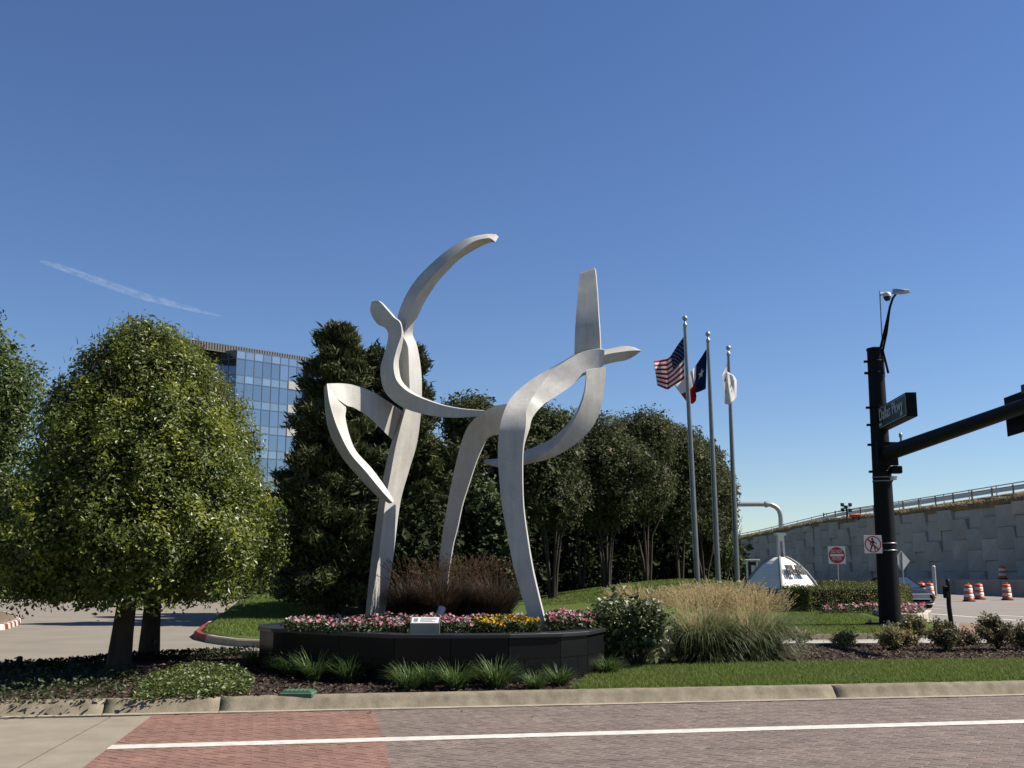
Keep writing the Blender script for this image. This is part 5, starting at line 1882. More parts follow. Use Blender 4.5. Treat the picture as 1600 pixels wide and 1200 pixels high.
chips([(p.x, p.y) for p in [G(1225, 1040, .16), G(1640, 1034, .16), G(1640, 1009, .16), G(1230, 1010, .16)]], 6500, 511, 'brown bark chips on the bed at the right')
chips([(p.x, p.y) for p in [G(-20, 1098, .16), G(900, 1074, .16), G(930, 1050, .16), G(560, 1060, .16), G(420, 1030, .16), G(280, 1035, .16)]], 8500, 512, 'brown bark chips in front of the planter')

# turf blades
def turf(poly, n, seed, label, zf, hh=(.03, .07), w=.006, parent=None):
    rng = np.random.default_rng(seed)
    xy = scatter_poly(n, poly, rng)
    z = zf(xy[:, 0], xy[:, 1])
    base = np.column_stack([xy, z])
    V, Q, _, _ = blade_strips(base, rng.uniform(0, 2 * PI, n), rng.uniform(0, .5, n), rng.uniform(.3, 1.3, n), rng.uniform(*hh, n), np.full(n, w), 2, rng)
    tag(np_mesh('grass', V, Q, MAT['turf']), label, kind='stuff')


zis = np.vectorize(lambda x, y: ZI(x, y) + .015)
turf([(kp(s0, .27).x, kp(s0, .27).y)] + [(q.x, q.y) for q in gp[1:]] + [(kp(16.5, .27).x, kp(16.5, .27).y)], 90000, 521, 'short green turf blades on the strip along the kerb', zis, (.03, .075), .007)
turf([(p.x, p.y) for p in [G(1225, 989, .2), G(1400, 987, .2), G(1400, 974, .2), G(1330, 958, .3), G(1232, 958, .3)]], 26000, 522, 'short turf blades on the lawn below the hedge', lambda x, y: H(x, y) - .005, (.04, .08), .012)
turf([(p.x, p.y) for p in [G(318, 986, .15), G(420, 998, .15), G(540, 985, .2), G(540, 940, .2), G(395, 938, .2), G(350, 962, .15)]], 30000, 523, 'short turf blades on the lawn below the cedars', lambda x, y: H(x, y) - .005, (.05, .1), .016)
turf([(.8, 40), (9, 38), (9.5, 47), (2, 50)], 30000, 524, 'short turf blades on the lawn in front of the crape myrtles', lambda x, y: H(x, y) - .005, (.05, .11), .02)

# green valve box lid
p = Vector(gi(466, 1083)); p.z = ZI(p.x, p.y)
vb = empty('valve_box', p, 'green plastic irrigation box lid lying on the mulch by the kerb', 'utility box')
mb = MB(); mb.box((p.x, p.y, p.z), (.4, .3, .1), bev=.015); mb.build('box', MAT['lid'], vb)
mb = MB(); mb.box((p.x, p.y, p.z + .056), (.34, .24, .016), bev=.004)
for k in range(6): mb.box((p.x - .13 + k * .052, p.y, p.z + .067), (.02, .2, .008))
mb.build('lid', MAT['lid'], vb)
# stub posts in the shade
for px, py, h, lb in ((29, 1049, .13, 'short dark stub light at the far left edge of the bed'), (113, 1048, .1, 'short grey stub light left of the thick trunk'), (127, 1047, .1, 'short grey stub light nearest the thick trunk')):
    p = Vector(gi(px, py))
    t = empty('stub_light', p, lb, 'garden light', 'stub lights at the back of the bed')
    mb = MB(); mb.tube([p - Vector((0, 0, .05)), p + Vector((0, 0, h))], .035, 10); mb.build('post', MAT['dark'], t)
    mb = MB(); mb.lathe([(.038, h), (.045, h + .02), (.045, h + .05), (.02, h + .065)], p, 12); mb.build('cap', MAT['dark'], t)
# a few dry leaves on the paving by the kerb
for i, (px, py, s, lb) in enumerate([(545, 1108, .05, 'dry leaf by the kerb above the red bricks'), (578, 1113, .075, 'largest curled dry leaf, at the edge between red and grey bricks'), (628, 1107, .05, 'thin dry leaf right of the red bricks'),
                                     (850, 1099, .06, 'dry leaf near the kerb below the small tuft'), (930, 1094, .06, 'curled dry leaf against the kerb below the turf corner'), (722, 1111, .06, 'flat dark dry leaf on grey bricks below the plaque'), (400, 1117, .05, 'dry leaf on the red bricks left of centre'), (832, 1119, .04, 'pale dry leaf in the middle of the grey bricks')]):
    g = G(px, py, .01)
    mb = MB()
    a = random.uniform(0, 6)
    n = 7
    vs = []
    for k in range(n):
        t_ = k / (n - 1)
        w = s * .32 * math.sin(PI * min(1, t_ * .97 + .02))
        x = (t_ - .5) * s
        zc = .004 + s * .5 * (t_ - .4) ** 2
        for q in (-1, 1):
            lx, ly = x, w * q
            vs.append((g.x + lx * math.cos(a) - ly * math.sin(a), g.y + lx * math.sin(a) + ly * math.cos(a), zc + abs(w) * .5 + .002))
        lx, ly = x, 0
        vs.append((g.x + lx * math.cos(a), g.y + lx * math.sin(a), zc))
    fs = []
    for k in range(n - 1):
        fs += [(3 * k, 3 * k + 2, 3 * k + 5, 3 * k + 3), (3 * k + 2, 3 * k + 1, 3 * k + 4, 3 * k + 5)]
    mb.add(vs, fs, 0, True)
    tag(mb.build('dry_leaf', MAT['dry_leaf']), lb, 'leaf', 'dry leaves on the paving')

# ------------------------------------------------------------------ flagpoles and flags
def flagpole(b_px, t_px, d, label):
    b = P(*b_px, d); b.z = float(H(b.x, b.y)) - .02
    tp = P(*t_px, d)
    t = empty('flagpole', b, label, 'flagpole', 'silver flagpoles on the lawn')
    mb = MB(); n = 12
    mb.tube([b.lerp(tp, k / n) for k in range(n + 1)], [.115 - .06 * (k / n) ** 1.3 for k in range(n + 1)], 14)
    mb.build('pole', MAT['galv_dark'], t)
    mb = MB(); mb.lathe([(.16, 0), (.16, .04), (.13, .07), (.12, .1)], b + Vector((0, 0, .02)), 16); mb.build('base_collar', MAT['barrier'], t)
    mb = MB(); mb.lathe([(.055, 0), (.085, .03), (.085, .13), (.04, .17), (.025, .28)], tp, 12); mb.build('truck', MAT['galv'], t)
    mb = MB()
    mb.lathe([(.001, .26)] + [(.11 * math.sin(PI * k / 8), .37 - .11 * math.cos(PI * k / 8)) for k in range(1, 8)] + [(.001, .48)], tp, 14)
    mb.build('finial_ball', MAT['galv'], t)
    mb = MB()
    o_ = Vector((-.13, -.03, 0))
    mb.tube([b + o_ + Vector((0, 0, 1.2)), tp + o_ * .6], .012, 5)
    mb.build('halyard', MAT['white_metal'], t)
    return b, tp


FD = (42.0, 44.4, 47.0)
flagpole((1090, 918), (1070.5, 511), FD[0], 'tallest and nearest silver flagpole, flying the striped flag')
flagpole((1122.5, 918), (1106.5, 535), FD[1], 'middle silver flagpole, flying the lone star flag')
flagpole((1152.5, 918), (1138.5, 556), FD[2], 'shortest looking silver flagpole at the right, flying the white flag')


def fz(x, y): return (1000 + x / 7.06, 490 + y / 7.06)


def cloth(cols, nu, nv, d, rip, seed):
    """cols: (u, top, bottom, depth offset) in the flag crop; returns grid of world points"""
    us = [c[0] for c in cols]
    g = []
    for i in range(nu + 1):
        u = i / nu
        tx = np.interp(u, us, [c[1][0] for c in cols]); ty = np.interp(u, us, [c[1][1] for c in cols])
        bx = np.interp(u, us, [c[2][0] for c in cols]); by = np.interp(u, us, [c[2][1] for c in cols])
        do = np.interp(u, us, [c[3] for c in cols])
        row = []
        for j in range(nv + 1):
            v = j / nv
            dd = d + do + rip * u * math.sin(9 * u + 3.2 * v + seed) + rip * .5 * math.sin(17 * u - 5 * v + seed * 2)
            row.append(P(*fz(tx + (bx - tx) * v, ty + (by - ty) * v), dd))
        g.append(row)
    return g


def cloth_mat(name, c):
    m, nt, b = nodes_of(name)
    setp(b, .8, 0, .1)
    b.inputs['Base Color'].default_value = (*c, 1)
    tr = nt.nodes.new('ShaderNodeBsdfTranslucent'); tr.inputs[0].default_value = (*c, 1)
    mx = nt.nodes.new('ShaderNodeMixShader'); mx.inputs[0].default_value = .45
    nt.links.new(b.outputs[0], mx.inputs[1]); nt.links.new(tr.outputs[0], mx.inputs[2])
    nt.links.new(mx.outputs[0], nt.nodes['Material Output'].inputs[0])
    return m


CM = [cloth_mat('flag_red', (.45, .03, .045)), cloth_mat('flag_white', (.75, .74, .72)), cloth_mat('flag_navy', (.02, .03, .09))]


def cloth_obj(name, g, colour, parent, smooth=True):
    nu, nv = len(g) - 1, len(g[0]) - 1
    mb = MB()
    vs = [p for r in g for p in r]
    mb.add(vs, [(i * (nv + 1) + j, (i + 1) * (nv + 1) + j, (i + 1) * (nv + 1) + j + 1, i * (nv + 1) + j + 1) for i in range(nu) for j in range(nv)], 0, smooth)
    mb.m = [colour((i + .5) / nu, (j + .5) / nv) for i in range(nu) for j in range(nv)]
    o = mb.build(name, CM, parent)
    so = o.modifiers.new('thick', 'SOLIDIFY'); so.thickness = .006
    return o


def star_on(mb, g, u, v, r_u, r_v, off, rot=0.0):
    nu, nv = len(g) - 1, len(g[0]) - 1

    def at(u, v):
        i = min(max(u, 0), .999) * nu; j = min(max(v, 0), .999) * nv
        a, b = int(i), int(j); fu, fv = i - a, j - b
        return (g[a][b].lerp(g[a + 1][b], fu)).lerp(g[a][b + 1].lerp(g[a + 1][b + 1], fu), fv)
    for sgn in (-1, 1):
        vs = [at(u, v) + Vector((0, sgn * off, 0))]
        for k in range(10):
            rr = 1 if k % 2 == 0 else .4
            an = rot + PI / 2 + 2 * PI * k / 10
            vs.append(at(u + math.cos(an) * rr * r_u, v - math.sin(an) * rr * r_v) + Vector((0, sgn * off, 0)))
        mb.add(vs, [(0, 1 + k, 1 + (k + 1) % 10) for k in range(10)])


g = cloth([(0, (484, 250), (492, 712), 0), (.2, (408, 356), (448, 748), .15), (.42, (334, 474), (384, 786), .05), (.55, (318, 486), (318, 832), -.15), (.66, (296, 500), (296, 838), .1), (.82, (225, 512), (236, 812), .25), (1, (153, 522), (190, 792), .1)], 40, 26, FD[0], .07, .4)
fl = empty('flag', g[0][0], 'flag with red and white stripes and a starry navy corner, on the tallest pole', 'flag')
cloth_obj('cloth', g, lambda u, v: 2 if (u < .4 and v < 7 / 13) else int(v * 13) % 2, fl)
mb = MB()
for r in range(9):
    for c in range(6 if r % 2 == 0 else 5):
        star_on(mb, g, .4 * (c + (.5 if r % 2 == 0 else 1.0)) / 6, 7 / 13 * (r + .5) / 9, .014, .014 * 1.4, .012)
mb.build('stars', CM[1], fl)
g = cloth([(0, (738, 380), (727, 830), 0), (.2, (668, 492), (655, 862), .1), (.34, (618, 568), (603, 878), -.05), (.5, (572, 632), (622, 905), -.2), (.62, (545, 655), (618, 962), .1), (.8, (468, 718), (585, 996), .2), (1, (380, 792), (525, 985), .05)], 36, 24, FD[1], .07, 1.3)
fl = empty('flag', g[0][0], 'lone star flag with navy hoist over white and red, on the middle pole', 'flag')
cloth_obj('cloth', g, lambda u, v: 2 if u < .335 else (1 if v < .5 else 0), fl)
mb = MB(); star_on(mb, g, .165, .5, .105, .15, .015, .15); mb.build('star', CM[1], fl)
g = cloth([(0, (966, 540), (985, 985), 0), (.2, (945, 590), (930, 975), -.12), (.38, (905, 690), (945, 1000), -.25), (.55, (960, 640), (985, 1000), -.5), (.8, (1030, 680), (1035, 965), -.3), (1, (1064, 735), (1062, 915), -.15)], 30, 20, FD[2], .06, 2.1)
fl = empty('flag', g[0][0], 'crumpled white flag with a faint grey and red emblem, on the right pole', 'flag')
cloth_obj('cloth', g, lambda u, v: 1, fl)
mb = MB()
rng = np.random.default_rng(5)
nu, nv = len(g) - 1, len(g[0]) - 1
for k in range(9):
    i = int(rng.integers(13, 26)); j = int(rng.integers(3, 14))
    a, b, c, d_ = g[i][j], g[i + 1][j], g[i + 1][j + 2], g[i][j + 2]
    for sg in (-1, 1):
        o_ = Vector((0, sg * .02, 0))
        mb.add([a.lerp(b, .2) + o_, a.lerp(b, .7) + o_, d_.lerp(c, .7) + o_, d_.lerp(c, .2) + o_], [(0, 1, 2, 3)], k % 2)
mb.build('emblem', [cloth_mat('emblem_grey', (.28, .25, .24)), cloth_mat('emblem_red', (.4, .14, .12))], fl)


# ------------------------------------------------------------------ lettering
def text_mesh(txt, size, depth=.002, sx=1.0):
    c = bpy.data.curves.new('letters', 'FONT')
    c.body = txt; c.size = size; c.extrude = depth
    c.align_x = 'CENTER'; c.align_y = 'CENTER'
    c.resolution_u = 3
    o = bpy.data.objects.new('letters', c)
    COL.objects.link(o)
    bpy.context.view_layer.update()
    me = bpy.data.meshes.new_from_object(o.evaluated_get(bpy.context.evaluated_depsgraph_get()))
    bpy.data.objects.remove(o)
    for v in me.vertices: v.co.x *= sx
    return me


def put_text(txt, size, centre, xdir, ydir, mat, parent, name='lettering', depth=.002, sx=1.0):
    me = text_mesh(txt, size, depth, sx)
    x = Vector(xdir).normalized(); z = x.cross(Vector(ydir)).normalized(); y = z.cross(x)
    o0 = origin_of(parent)
    for v in me.vertices:
        v.co = Vector(centre) + x * v.co.x + y * v.co.y + z * v.co.z - o0
    me.materials.clear(); me.materials.append(mat)
    o = bpy.data.objects.new(name, me)
    COL.objects.link(o); o.parent = parent
    return o


# ------------------------------------------------------------------ stone monument sign
MD = 37.0
mc = P(1220, 919, MD + .35); zb = mc.z
mon = empty('monument_sign', (mc.x, mc.y, float(H(mc.x, mc.y)) - .1), 'white stone monument sign shaped like a half dome with ribs and dark letters', 'sign')
S = 1.08                                              # half side of the square plan
ROT = R(32)
HT = 1.06


def vault(i, t):
    """corner i of the square plan at height fraction t"""
    k = float(np.interp(t, [0, .25, .5, .75, .9, 1], [1, .87, .71, .51, .34, .17]))
    an = ROT + PI / 4 + i * PI / 2
    r = S * math.sqrt(2) * k * .82
    return Vector((mc.x + math.cos(an) * r, mc.y + math.sin(an) * r, zb + HT * t))


NT = 14
for i in range(4):
    nrow = 9
    for rw in range(nrow):                            # each face in courses
        t0, t1 = rw / nrow + .0012, (rw + 1) / nrow - .0012
        mb = MB()
        sub = 2
        for k in range(sub):
            a, b = t0 + (t1 - t0) * k / sub, t0 + (t1 - t0) * (k + 1) / sub
            mb.add([vault(i, a), vault(i + 1, a), vault(i + 1, b), vault(i, b)], [(0, 1, 2, 3)])
        mb.build('stone_course', MAT['mon_white'], mon)
    mb = MB()
    mb.tube([vault(i, k / NT) for k in range(NT + 1)], .055, 7)
    mb.build('rib', MAT['mon_grey'], mon)
mb = MB()
cen = Vector((mc.x, mc.y, 0))
for k in range(NT):
    a, b = k / NT, (k + 1) / NT
    for i in range(4):
        q = [cen.lerp(Vector((*vault(j, t).xy, 0)), .97).xy.to_3d() + Vector((0, 0, vault(j, t).z)) for j, t in ((i, a), (i + 1, a), (i + 1, b), (i, b))]
        mb.add(q, [(0, 1, 2, 3)])
mb.build('backing', MAT['mortar'], mon)
mb = MB(); mb.box((mc.x, mc.y, zb - .35), (S * 1.72, S * 1.72, .62), rz=ROT); mb.build('plinth', MAT['mon_grey'], mon)
mb = MB(); mb.box((mc.x, mc.y, zb - .03), (S * 1.9, S * 1.9, .06), rz=ROT); mb.build('plinth_cap', MAT['mon_grey'], mon)
# letters on the face turned towards the road at the right front
fi = max(range(4), key=lambda i: (lambda m: (m.x - mc.x) * .75 - (m.y - mc.y))(vault(i, 0).lerp(vault(i + 1, 0), .5)))
fa, fb = vault(fi, .3), vault(fi + 1, .3)
if (fb - fa).x < 0: fa, fb = fb, fa
ft = vault(fi, .72).lerp(vault(fi + 1, .72), .5)
fm = fa.lerp(fb, .5)
up = (ft - fm).normalized(); xd = (fb - fa).normalized()
nrm = xd.cross(up).normalized()
put_text('HALL  PARK', .56, fm.lerp(ft, .5) + nrm * .13, xd, up, MAT['grey_print'], mon, 'lettering', .025, .28)
# slanted pylon behind the crown of the dome
pb, pt = P(1221, 876, MD + .5), P(1219, 836, MD + .5)
mb = MB()
for a, b in ((0, 1),):
    w0, w1 = .14, .1
    vs = [pb + Vector((-w0, -w0, -.3)), pb + Vector((w0, -w0, -.3)), pb + Vector((w0, w0, -.3)), pb + Vector((-w0, w0, -.3)),
          pt + Vector((-w1, -w1, 0)), pt + Vector((w1, -w1, 0)), pt + Vector((w1, w1, 0)), pt + Vector((-w1, w1, 0))]
    mb.add(vs, [(0, 1, 5, 4), (1, 2, 6, 5), (2, 3, 7, 6), (3, 0, 4, 7), (4, 5, 6, 7)])
mb.build('pylon', MAT['mon_white'], mon)
mb = MB(); mb.box(pt + Vector((0, 0, .03)), (.34, .34, .09)); mb.build('pylon_cap', MAT['mon_white'], mon)
mb = MB()
a, b = pb.lerp(pt, .15) + Vector((0, -.135, 0)), pb.lerp(pt, .75) + Vector((0, -.12, 0))
mb.slab([a - Vector((.045, 0, 0)), a + Vector((.045, 0, 0)), b + Vector((.035, 0, 0)), b - Vector((.035, 0, 0))], .02)
mb.build('pylon_red_band', M('faded_red_band', (.35, .16, .15), (.5, .4, .38), 14, .7), mon)

# framed kiosk panel left of the monument
kd = 43.0
kb = P(1176, 916, kd)
ks = empty('kiosk', (kb.x, kb.y, float(H(kb.x, kb.y))), 'white framed notice kiosk with a dark panel and a paper sheet, left of the monument', 'kiosk')
kt = P(1176, 878, kd).z
kw = .2
for sx in (-1, 1):
    mb = MB(); mb.box((kb.x + sx * kw, kb.y, (kt + kb.z) / 2 - .1), (.07, .09, kt - kb.z + .4)); mb.build('frame_post', MAT['white_metal'], ks)
mb = MB(); mb.box((kb.x, kb.y, kt + .07), (.6, .3, .07), bev=.01); mb.build('roof', MAT['white_metal'], ks)
mb = MB(); mb.box((kb.x, kb.y + .03, (kt + kb.z) / 2), (kw * 2 - .08, .04, kt - kb.z)); mb.build('panel', MAT['brown_board'], ks)
mb = MB(); mb.box((kb.x + .06, kb.y + .002, kt - .28), (.17, .01, .3)); mb.build('paper_sheet', MAT['white_metal'], ks)

# ------------------------------------------------------------------ hedges, stone bed
def hedge(name, pts, half, z0, z1, n, label, seed, group=None):
    rng = np.random.default_rng(seed)
    b = Vector((pts[0][0], pts[0][1], z0))
    t = empty(name, b, label, 'hedge', group)
    mb = MB()
    P2 = [Vector((p[0], p[1], 0)) for p in pts]
    L = [0]
    for a, c in zip(P2[:-1], P2[1:]): L.append(L[-1] + (c - a).length)

    def at(s):
        for i in range(len(P2) - 1):
            if s <= L[i + 1] or i == len(P2) - 2:
                f = (s - L[i]) / (L[i + 1] - L[i])
                d = (P2[i + 1] - P2[i]).normalized()
                return P2[i].lerp(P2[i + 1], f), Vector((-d.y, d.x, 0))
    k = rng.uniform(0, 1, n)
    C, N = np.empty((n, 3)), np.empty((n, 3))
    hgt = z1 - z0
    per = 2 * hgt + 2 * half
    for i in range(n):
        s = k[i] * (L[-1] + 2 * half * .9) - half * .45
        s = min(max(s, 0), L[-1])
        p, nn = at(s)
        u = rng.uniform(0, per)
        dp = abs(rng.normal(0, .05))
        if u < hgt: q = p - nn * (half - dp) + Vector((0, 0, z0 + u)); nv = -nn
        elif u < hgt + 2 * half: q = p + nn * (u - hgt - half) + Vector((0, 0, z1 - dp)); nv = Vector((0, 0, 1))
        else: q = p + nn * (half - dp) + Vector((0, 0, z0 + (u - hgt - 2 * half))); nv = nn
        bm_ = mnoise.noise(q * 1.4) * .07
        C[i] = q + nv * bm_; N[i] = nv
    # ends
    m = n // 9
    for e, s in ((0, 0.0), (1, L[-1])):
        p, nn = at(s); dr = (P2[0] - P2[1]).normalized() if e == 0 else (P2[-1] - P2[-2]).normalized()
        Ce = np.array([list(p + nn * rng.uniform(-half, half) + dr * (.03 + abs(rng.normal(0, .04))) + Vector((0, 0, rng.uniform(z0, z1)))) for _ in range(m)])
        C = np.concatenate([C, Ce]); N = np.concatenate([N, np.tile(np.array(dr), (m, 1))])
    V, Q = sprigs(C, N, 5, .04, .055, .6, rng, .7)
    np_mesh('leaves', V, Q, MAT['hedge'], t)
    mb = MB()
    for i in range(len(P2) - 1):
        a, c = P2[i], P2[i + 1]
        d = (c - a).normalized(); nn = Vector((-d.y, d.x, 0)) * (half - .1)
        mb.prism([(a - nn + d * .08).xy, (c - nn - d * .05).xy, (c + nn - d * .05).xy, (a + nn + d * .08).xy], z0 - .1, z1 - .1)
    mb.build('twiggy_core', MAT['soil'], t)
    return t


h0 = P(1246, 953, 34.0); h1 = P(1378, 946, 36.0); h2 = P(1398, 940, 39.0)
hedge('box_hedge', [(h0.x, h0.y), (h1.x, h1.y), (h2.x, h2.y)], .55, .2, P(1300, 917, 34.5).z, 5200, 'square clipped green hedge running from the monument to the black pole', 601)
h3 = P(1290, 916, 41); h4 = P(1370, 912, 42)
hedge('box_hedge', [(h3.x, h3.y), (h4.x, h4.y)], .5, .3, P(1320, 910, 42).z, 1800, 'low hedge showing as a strip behind the square clipped hedge', 602)
# dark ground lights beyond the hedge
for i, px in enumerate((1268, 1281, 1293, 1302)):
    p = P(px, 913, 46)
    lb = ['first of four small dark floodlights beyond the hedge, beside the monument', 'second small dark floodlight beyond the hedge from the monument', 'third small dark floodlight beyond the hedge from the monument', 'last small dark floodlight beyond the hedge, under the red round sign'][i]
    t = empty('floodlight', (p.x, p.y, p.z - .5), lb, 'floodlight', 'dark floodlights beyond the hedge')
    mb = MB(); mb.box((p.x, p.y, p.z - .25), (.04, .04, .5)); mb.build('stake', MAT['dark'], t)
    mb = MB(); mb.tube([p + Vector((-.12, -.05, -.04)), p + Vector((.05, .02, .03)), p + Vector((.16, .06, .09))], [.06, .11, .12], 10); mb.build('housing', MAT['dark'], t)
    mb = MB(); mb.tube([p + Vector((.16, .06, .09)), p + Vector((.175, .066, .096))], [.1, .1], 10); mb.build('lens', MAT['white_metal'], t)

# white stone bed wall with flowers
sb = empty('stone_bed_wall', (11.0, 30.8, .1), 'low curved wall of irregular white stones at the road corner behind the black pole', 'wall')
cp = [(1352, 967, 33.5), (1372, 971, 31.6), (1395, 974.5, 30.3), (1418, 976, 29.8), (1434, 974, 30.4), (1440, 966, 33.0)]
cv = [Vector(((x - 800) / F_PX * d, d, 0)) for x, y, d in cp]
L = [0]
for a, b in zip(cv[:-1], cv[1:]): L.append(L[-1] + (b - a).length)


def cva(s):
    for i in range(len(cv) - 1):
        if s <= L[i + 1] or i == len(cv) - 2: return cv[i].lerp(cv[i + 1], (s - L[i]) / (L[i + 1] - L[i]))


mb = MB()
kk = 40
for i in range(kk + 1):
    p = cva(L[-1] * i / kk)
    t = (cva(min(L[-1], L[-1] * i / kk + .1)) - cva(max(0, L[-1] * i / kk - .1))).normalized(); nn = Vector((-t.y, t.x, 0))
    for o_, z in ((.02, .0), (.02, .38), (.3, .38), (.3, 0)):
        q = p + nn * o_; mb.v.append((q.x, q.y, z))
for i in range(kk):
    for j in range(3):
        mb.f.append((4 * i + j, 4 * i + 4 + j, 4 * i + 5 + j, 4 * i + 1 + j)); mb.m.append(0); mb.s.append(False)
mb.build('mortar_core', MAT['mortar'], sb)
z = .03
rw = 0
while z < .4:
    hgt = random.uniform(.1, .15)
    if z + hgt > .36: hgt = .42 - z
    s = random.uniform(-.1, 0)
    while s < L[-1]:
        w = random.uniform(.14, .34)
        a, b = max(s, 0) + .008, min(s + w, L[-1]) - .008
        if b - a > .05:
            p, q = cva(a), cva(b)
            t = (q - p).normalized(); nn = Vector((-t.y, t.x, 0))
            jz = [random.uniform(-.012, .012) for _ in range(4)]
            pr = random.uniform(.0, .03)
            vs = [p - nn * pr + Vector((0, 0, z + .008 + jz[0])), q - nn * pr + Vector((0, 0, z + .008 + jz[1])), q - nn * pr + Vector((0, 0, z + hgt - .008 + jz[2])), p - nn * pr + Vector((0, 0, z + hgt - .008 + jz[3]))]
            mb = MB()
            if z + hgt >= .41:
                mb.slab([vs[0], vs[1], vs[2], vs[3]], .3)
            else: mb.slab(vs, .06)
            mb.build('stone', MAT['limestone'], sb)
        s += w
    z += hgt; rw += 1
bedpoly = [(p.x, p.y + .3) for p in cv] + [(cv[-1].x - .2, 34.8), (P(1290, 950, 33.3).x, 33.6), (P(1285, 950, 32.6).x, 32.7), (P(1350, 950, 32.2).x, 33.2)]
bedding('pink_flowers', 'pink and crimson flowers along the foot of the clipped hedge and in the white stone bed', bedpoly, 330, 6500, .22, .4, MAT['pinkf'], 304, (.035, .07), 'flower_bed_leaves', 'green leaves under the flowers at the clipped hedge')

# ------------------------------------------------------------------ black signal pole
SD = 28.3
pb = P(1391.5, 976, SD)
pb.z = .13
sp_ = empty('signal_pole', pb, 'massive black traffic signal pole with a long mast arm reaching out of the frame', 'signal pole')
ptop = P(1367, 548, SD); ptop.x = pb.x + (ptop.x - pb.x) * 1.0
HP = ptop.z
axis = (Vector((ptop.x, ptop.y, HP)) - pb)
mb = MB(); n = 10
mb.tube([pb + axis * (k / n) for k in range(n + 1)], [.285 - .075 * k / n for k in range(n + 1)], 24); mb.build('shaft', MAT['steel_black'], sp_)
mb = MB(); mb.tube([pb + axis, pb + axis + Vector((0, 0, .06)), pb + axis + Vector((0, 0, .09))], [.225, .225, .12], 20); mb.build('cap', MAT['steel_black'], sp_)
mb = MB(); mb.box(pb + Vector((0, 0, .1)), (.92, .92, .06), rz=.35, bev=.01); mb.build('base_plate', MAT['steel_black'], sp_)
for k in range(4):
    an = .35 + PI / 4 + k * PI / 2
    q = pb + Vector((math.cos(an) * .52, math.sin(an) * .52, 0))
    mb = MB(); mb.tube([q - Vector((0, 0, .05)), q + Vector((0, 0, .22))], .032, 8); mb.lathe([(.06, 0), (.06, .05)], q + Vector((0, 0, .13)), 6, smooth=False); mb.lathe([(.06, 0), (.06, .05)], q + Vector((0, 0, .02)), 6, smooth=False)
    mb.build('anchor_bolt', MAT['galv_dark'], sp_)
mb = MB(); mb.lathe([(.42, -.1), (.42, .0), (.4, .02), (.001, .02)], pb, 28); mb.build('footing', MAT['barrier'], sp_)


def shaft_at(py): 
    z = P(1380, py, SD).z
    f = (z - pb.z) / (HP - pb.z)
    return pb + axis * f, .285 - .075 * f


for py in (565, 583, 637, 664, 695, 737, 746, 752, 849, 860):
    c, r = shaft_at(py)
    mb = MB(); mb.lathe([(r + .002, -.014), (r + .014, -.014), (r + .014, .014), (r + .002, .014)], c, 24)
    mb.build('strap', MAT['galv_dark'] if py in (746, 752, 849, 860) else MAT['steel_black'], sp_)
    if py < 740:
        mb = MB(); mb.box(c + Vector((-r - .05, 0, 0)), (.1, .07, .06)); mb.build('strap_buckle', MAT['steel_black'], sp_)
# mast arm
ca_, ra = shaft_at(711)
a1 = P(1600, 633, 21.0)
adir = (a1 - (ca_ + Vector((0, -.3, 0)))).normalized()
mb = MB(); mb.box(ca_ + Vector((.05, -.33, 0)), (.55, .1, .62), rz=math.atan2(adir.y, adir.x) + PI / 2); mb.box(ca_ + Vector((.05, -.18, .18)), (.4, .3, .05)); mb.box(ca_ + Vector((.05, -.18, -.18)), (.4, .3, .05)); mb.build('arm_flange', MAT['steel_black'], sp_)
s0_ = ca_ + Vector((.05, -.36, 0))
armlen = 9.6
mb = MB(); mb.tube([s0_ + adir * (armlen * k / 10) for k in range(11)], [.2 - .07 * k / 10 for k in range(11)], 18); mb.build('mast_arm', MAT['steel_black'], sp_)
mb = MB(); mb.tube([s0_ + adir * .9 + Vector((0, 0, .18)), s0_ + adir * .9 + Vector((0, 0, .36))], .03, 8); mb.lathe([(.045, .3), (.05, .36), (.02, .42)], s0_ + adir * .9, 8); mb.build('vent_cap', MAT['galv_dark'], sp_)
mb = MB(); mb.box(ca_ + Vector((.3, -.25, -.42)), (.26, .22, .2), bev=.02); mb.build('junction_box', MAT['steel_black'], sp_)
# street lamp arm on top
l0_ = shaft_at(585)[0] + Vector((.16, -.12, 0))
lt = [P(1375, 548, SD - .1), P(1381, 523, SD - .4), P(1387, 497, SD - .7), P(1391, 478, SD - .9), P(1395, 466, SD - 1.1), P(1401, 458, SD - 1.3)]
mb = MB(); mb.tube([l0_] + lt, [.038, .038, .036, .034, .032, .03, .028], 10); mb.tube([l0_ + Vector((.1, -.08, 0)), P(1379.5, 548, SD - .15), P(1385.5, 520, SD - .45), P(1390, 484, SD - .85)], [.032, .03, .028, .026], 10); mb.build('lamp_arm', MAT['steel_black'], sp_)
la, lb2 = P(1398, 457, SD - 1.3), P(1417, 454.5, SD - 1.9)
mb = MB()
tdir = (lb2 - la).normalized(); sdir = Vector((-tdir.y, tdir.x, 0)).normalized()
sec = [(0, .05, .05), (.12, .13, .09), (.4, .17, .08), (.85, .15, .05), (1.0, .08, .03)]
for f, w, h in sec:
    c = la.lerp(lb2, f)
    mb.v += [tuple(c - sdir * w - Vector((0, 0, h * .6))), tuple(c + sdir * w - Vector((0, 0, h * .6))), tuple(c + sdir * w * .7 + Vector((0, 0, h))), tuple(c - sdir * w * .7 + Vector((0, 0, h)))]
for i in range(4):
    for j in range(4): mb.f.append((4 * i + j, 4 * i + (j + 1) % 4, 4 * i + 4 + (j + 1) % 4, 4 * i + 4 + j)); mb.m.append(0); mb.s.append(False)
mb.f += [(3, 2, 1, 0), (16, 17, 18, 19)]; mb.m += [0, 0]; mb.s += [False, False]
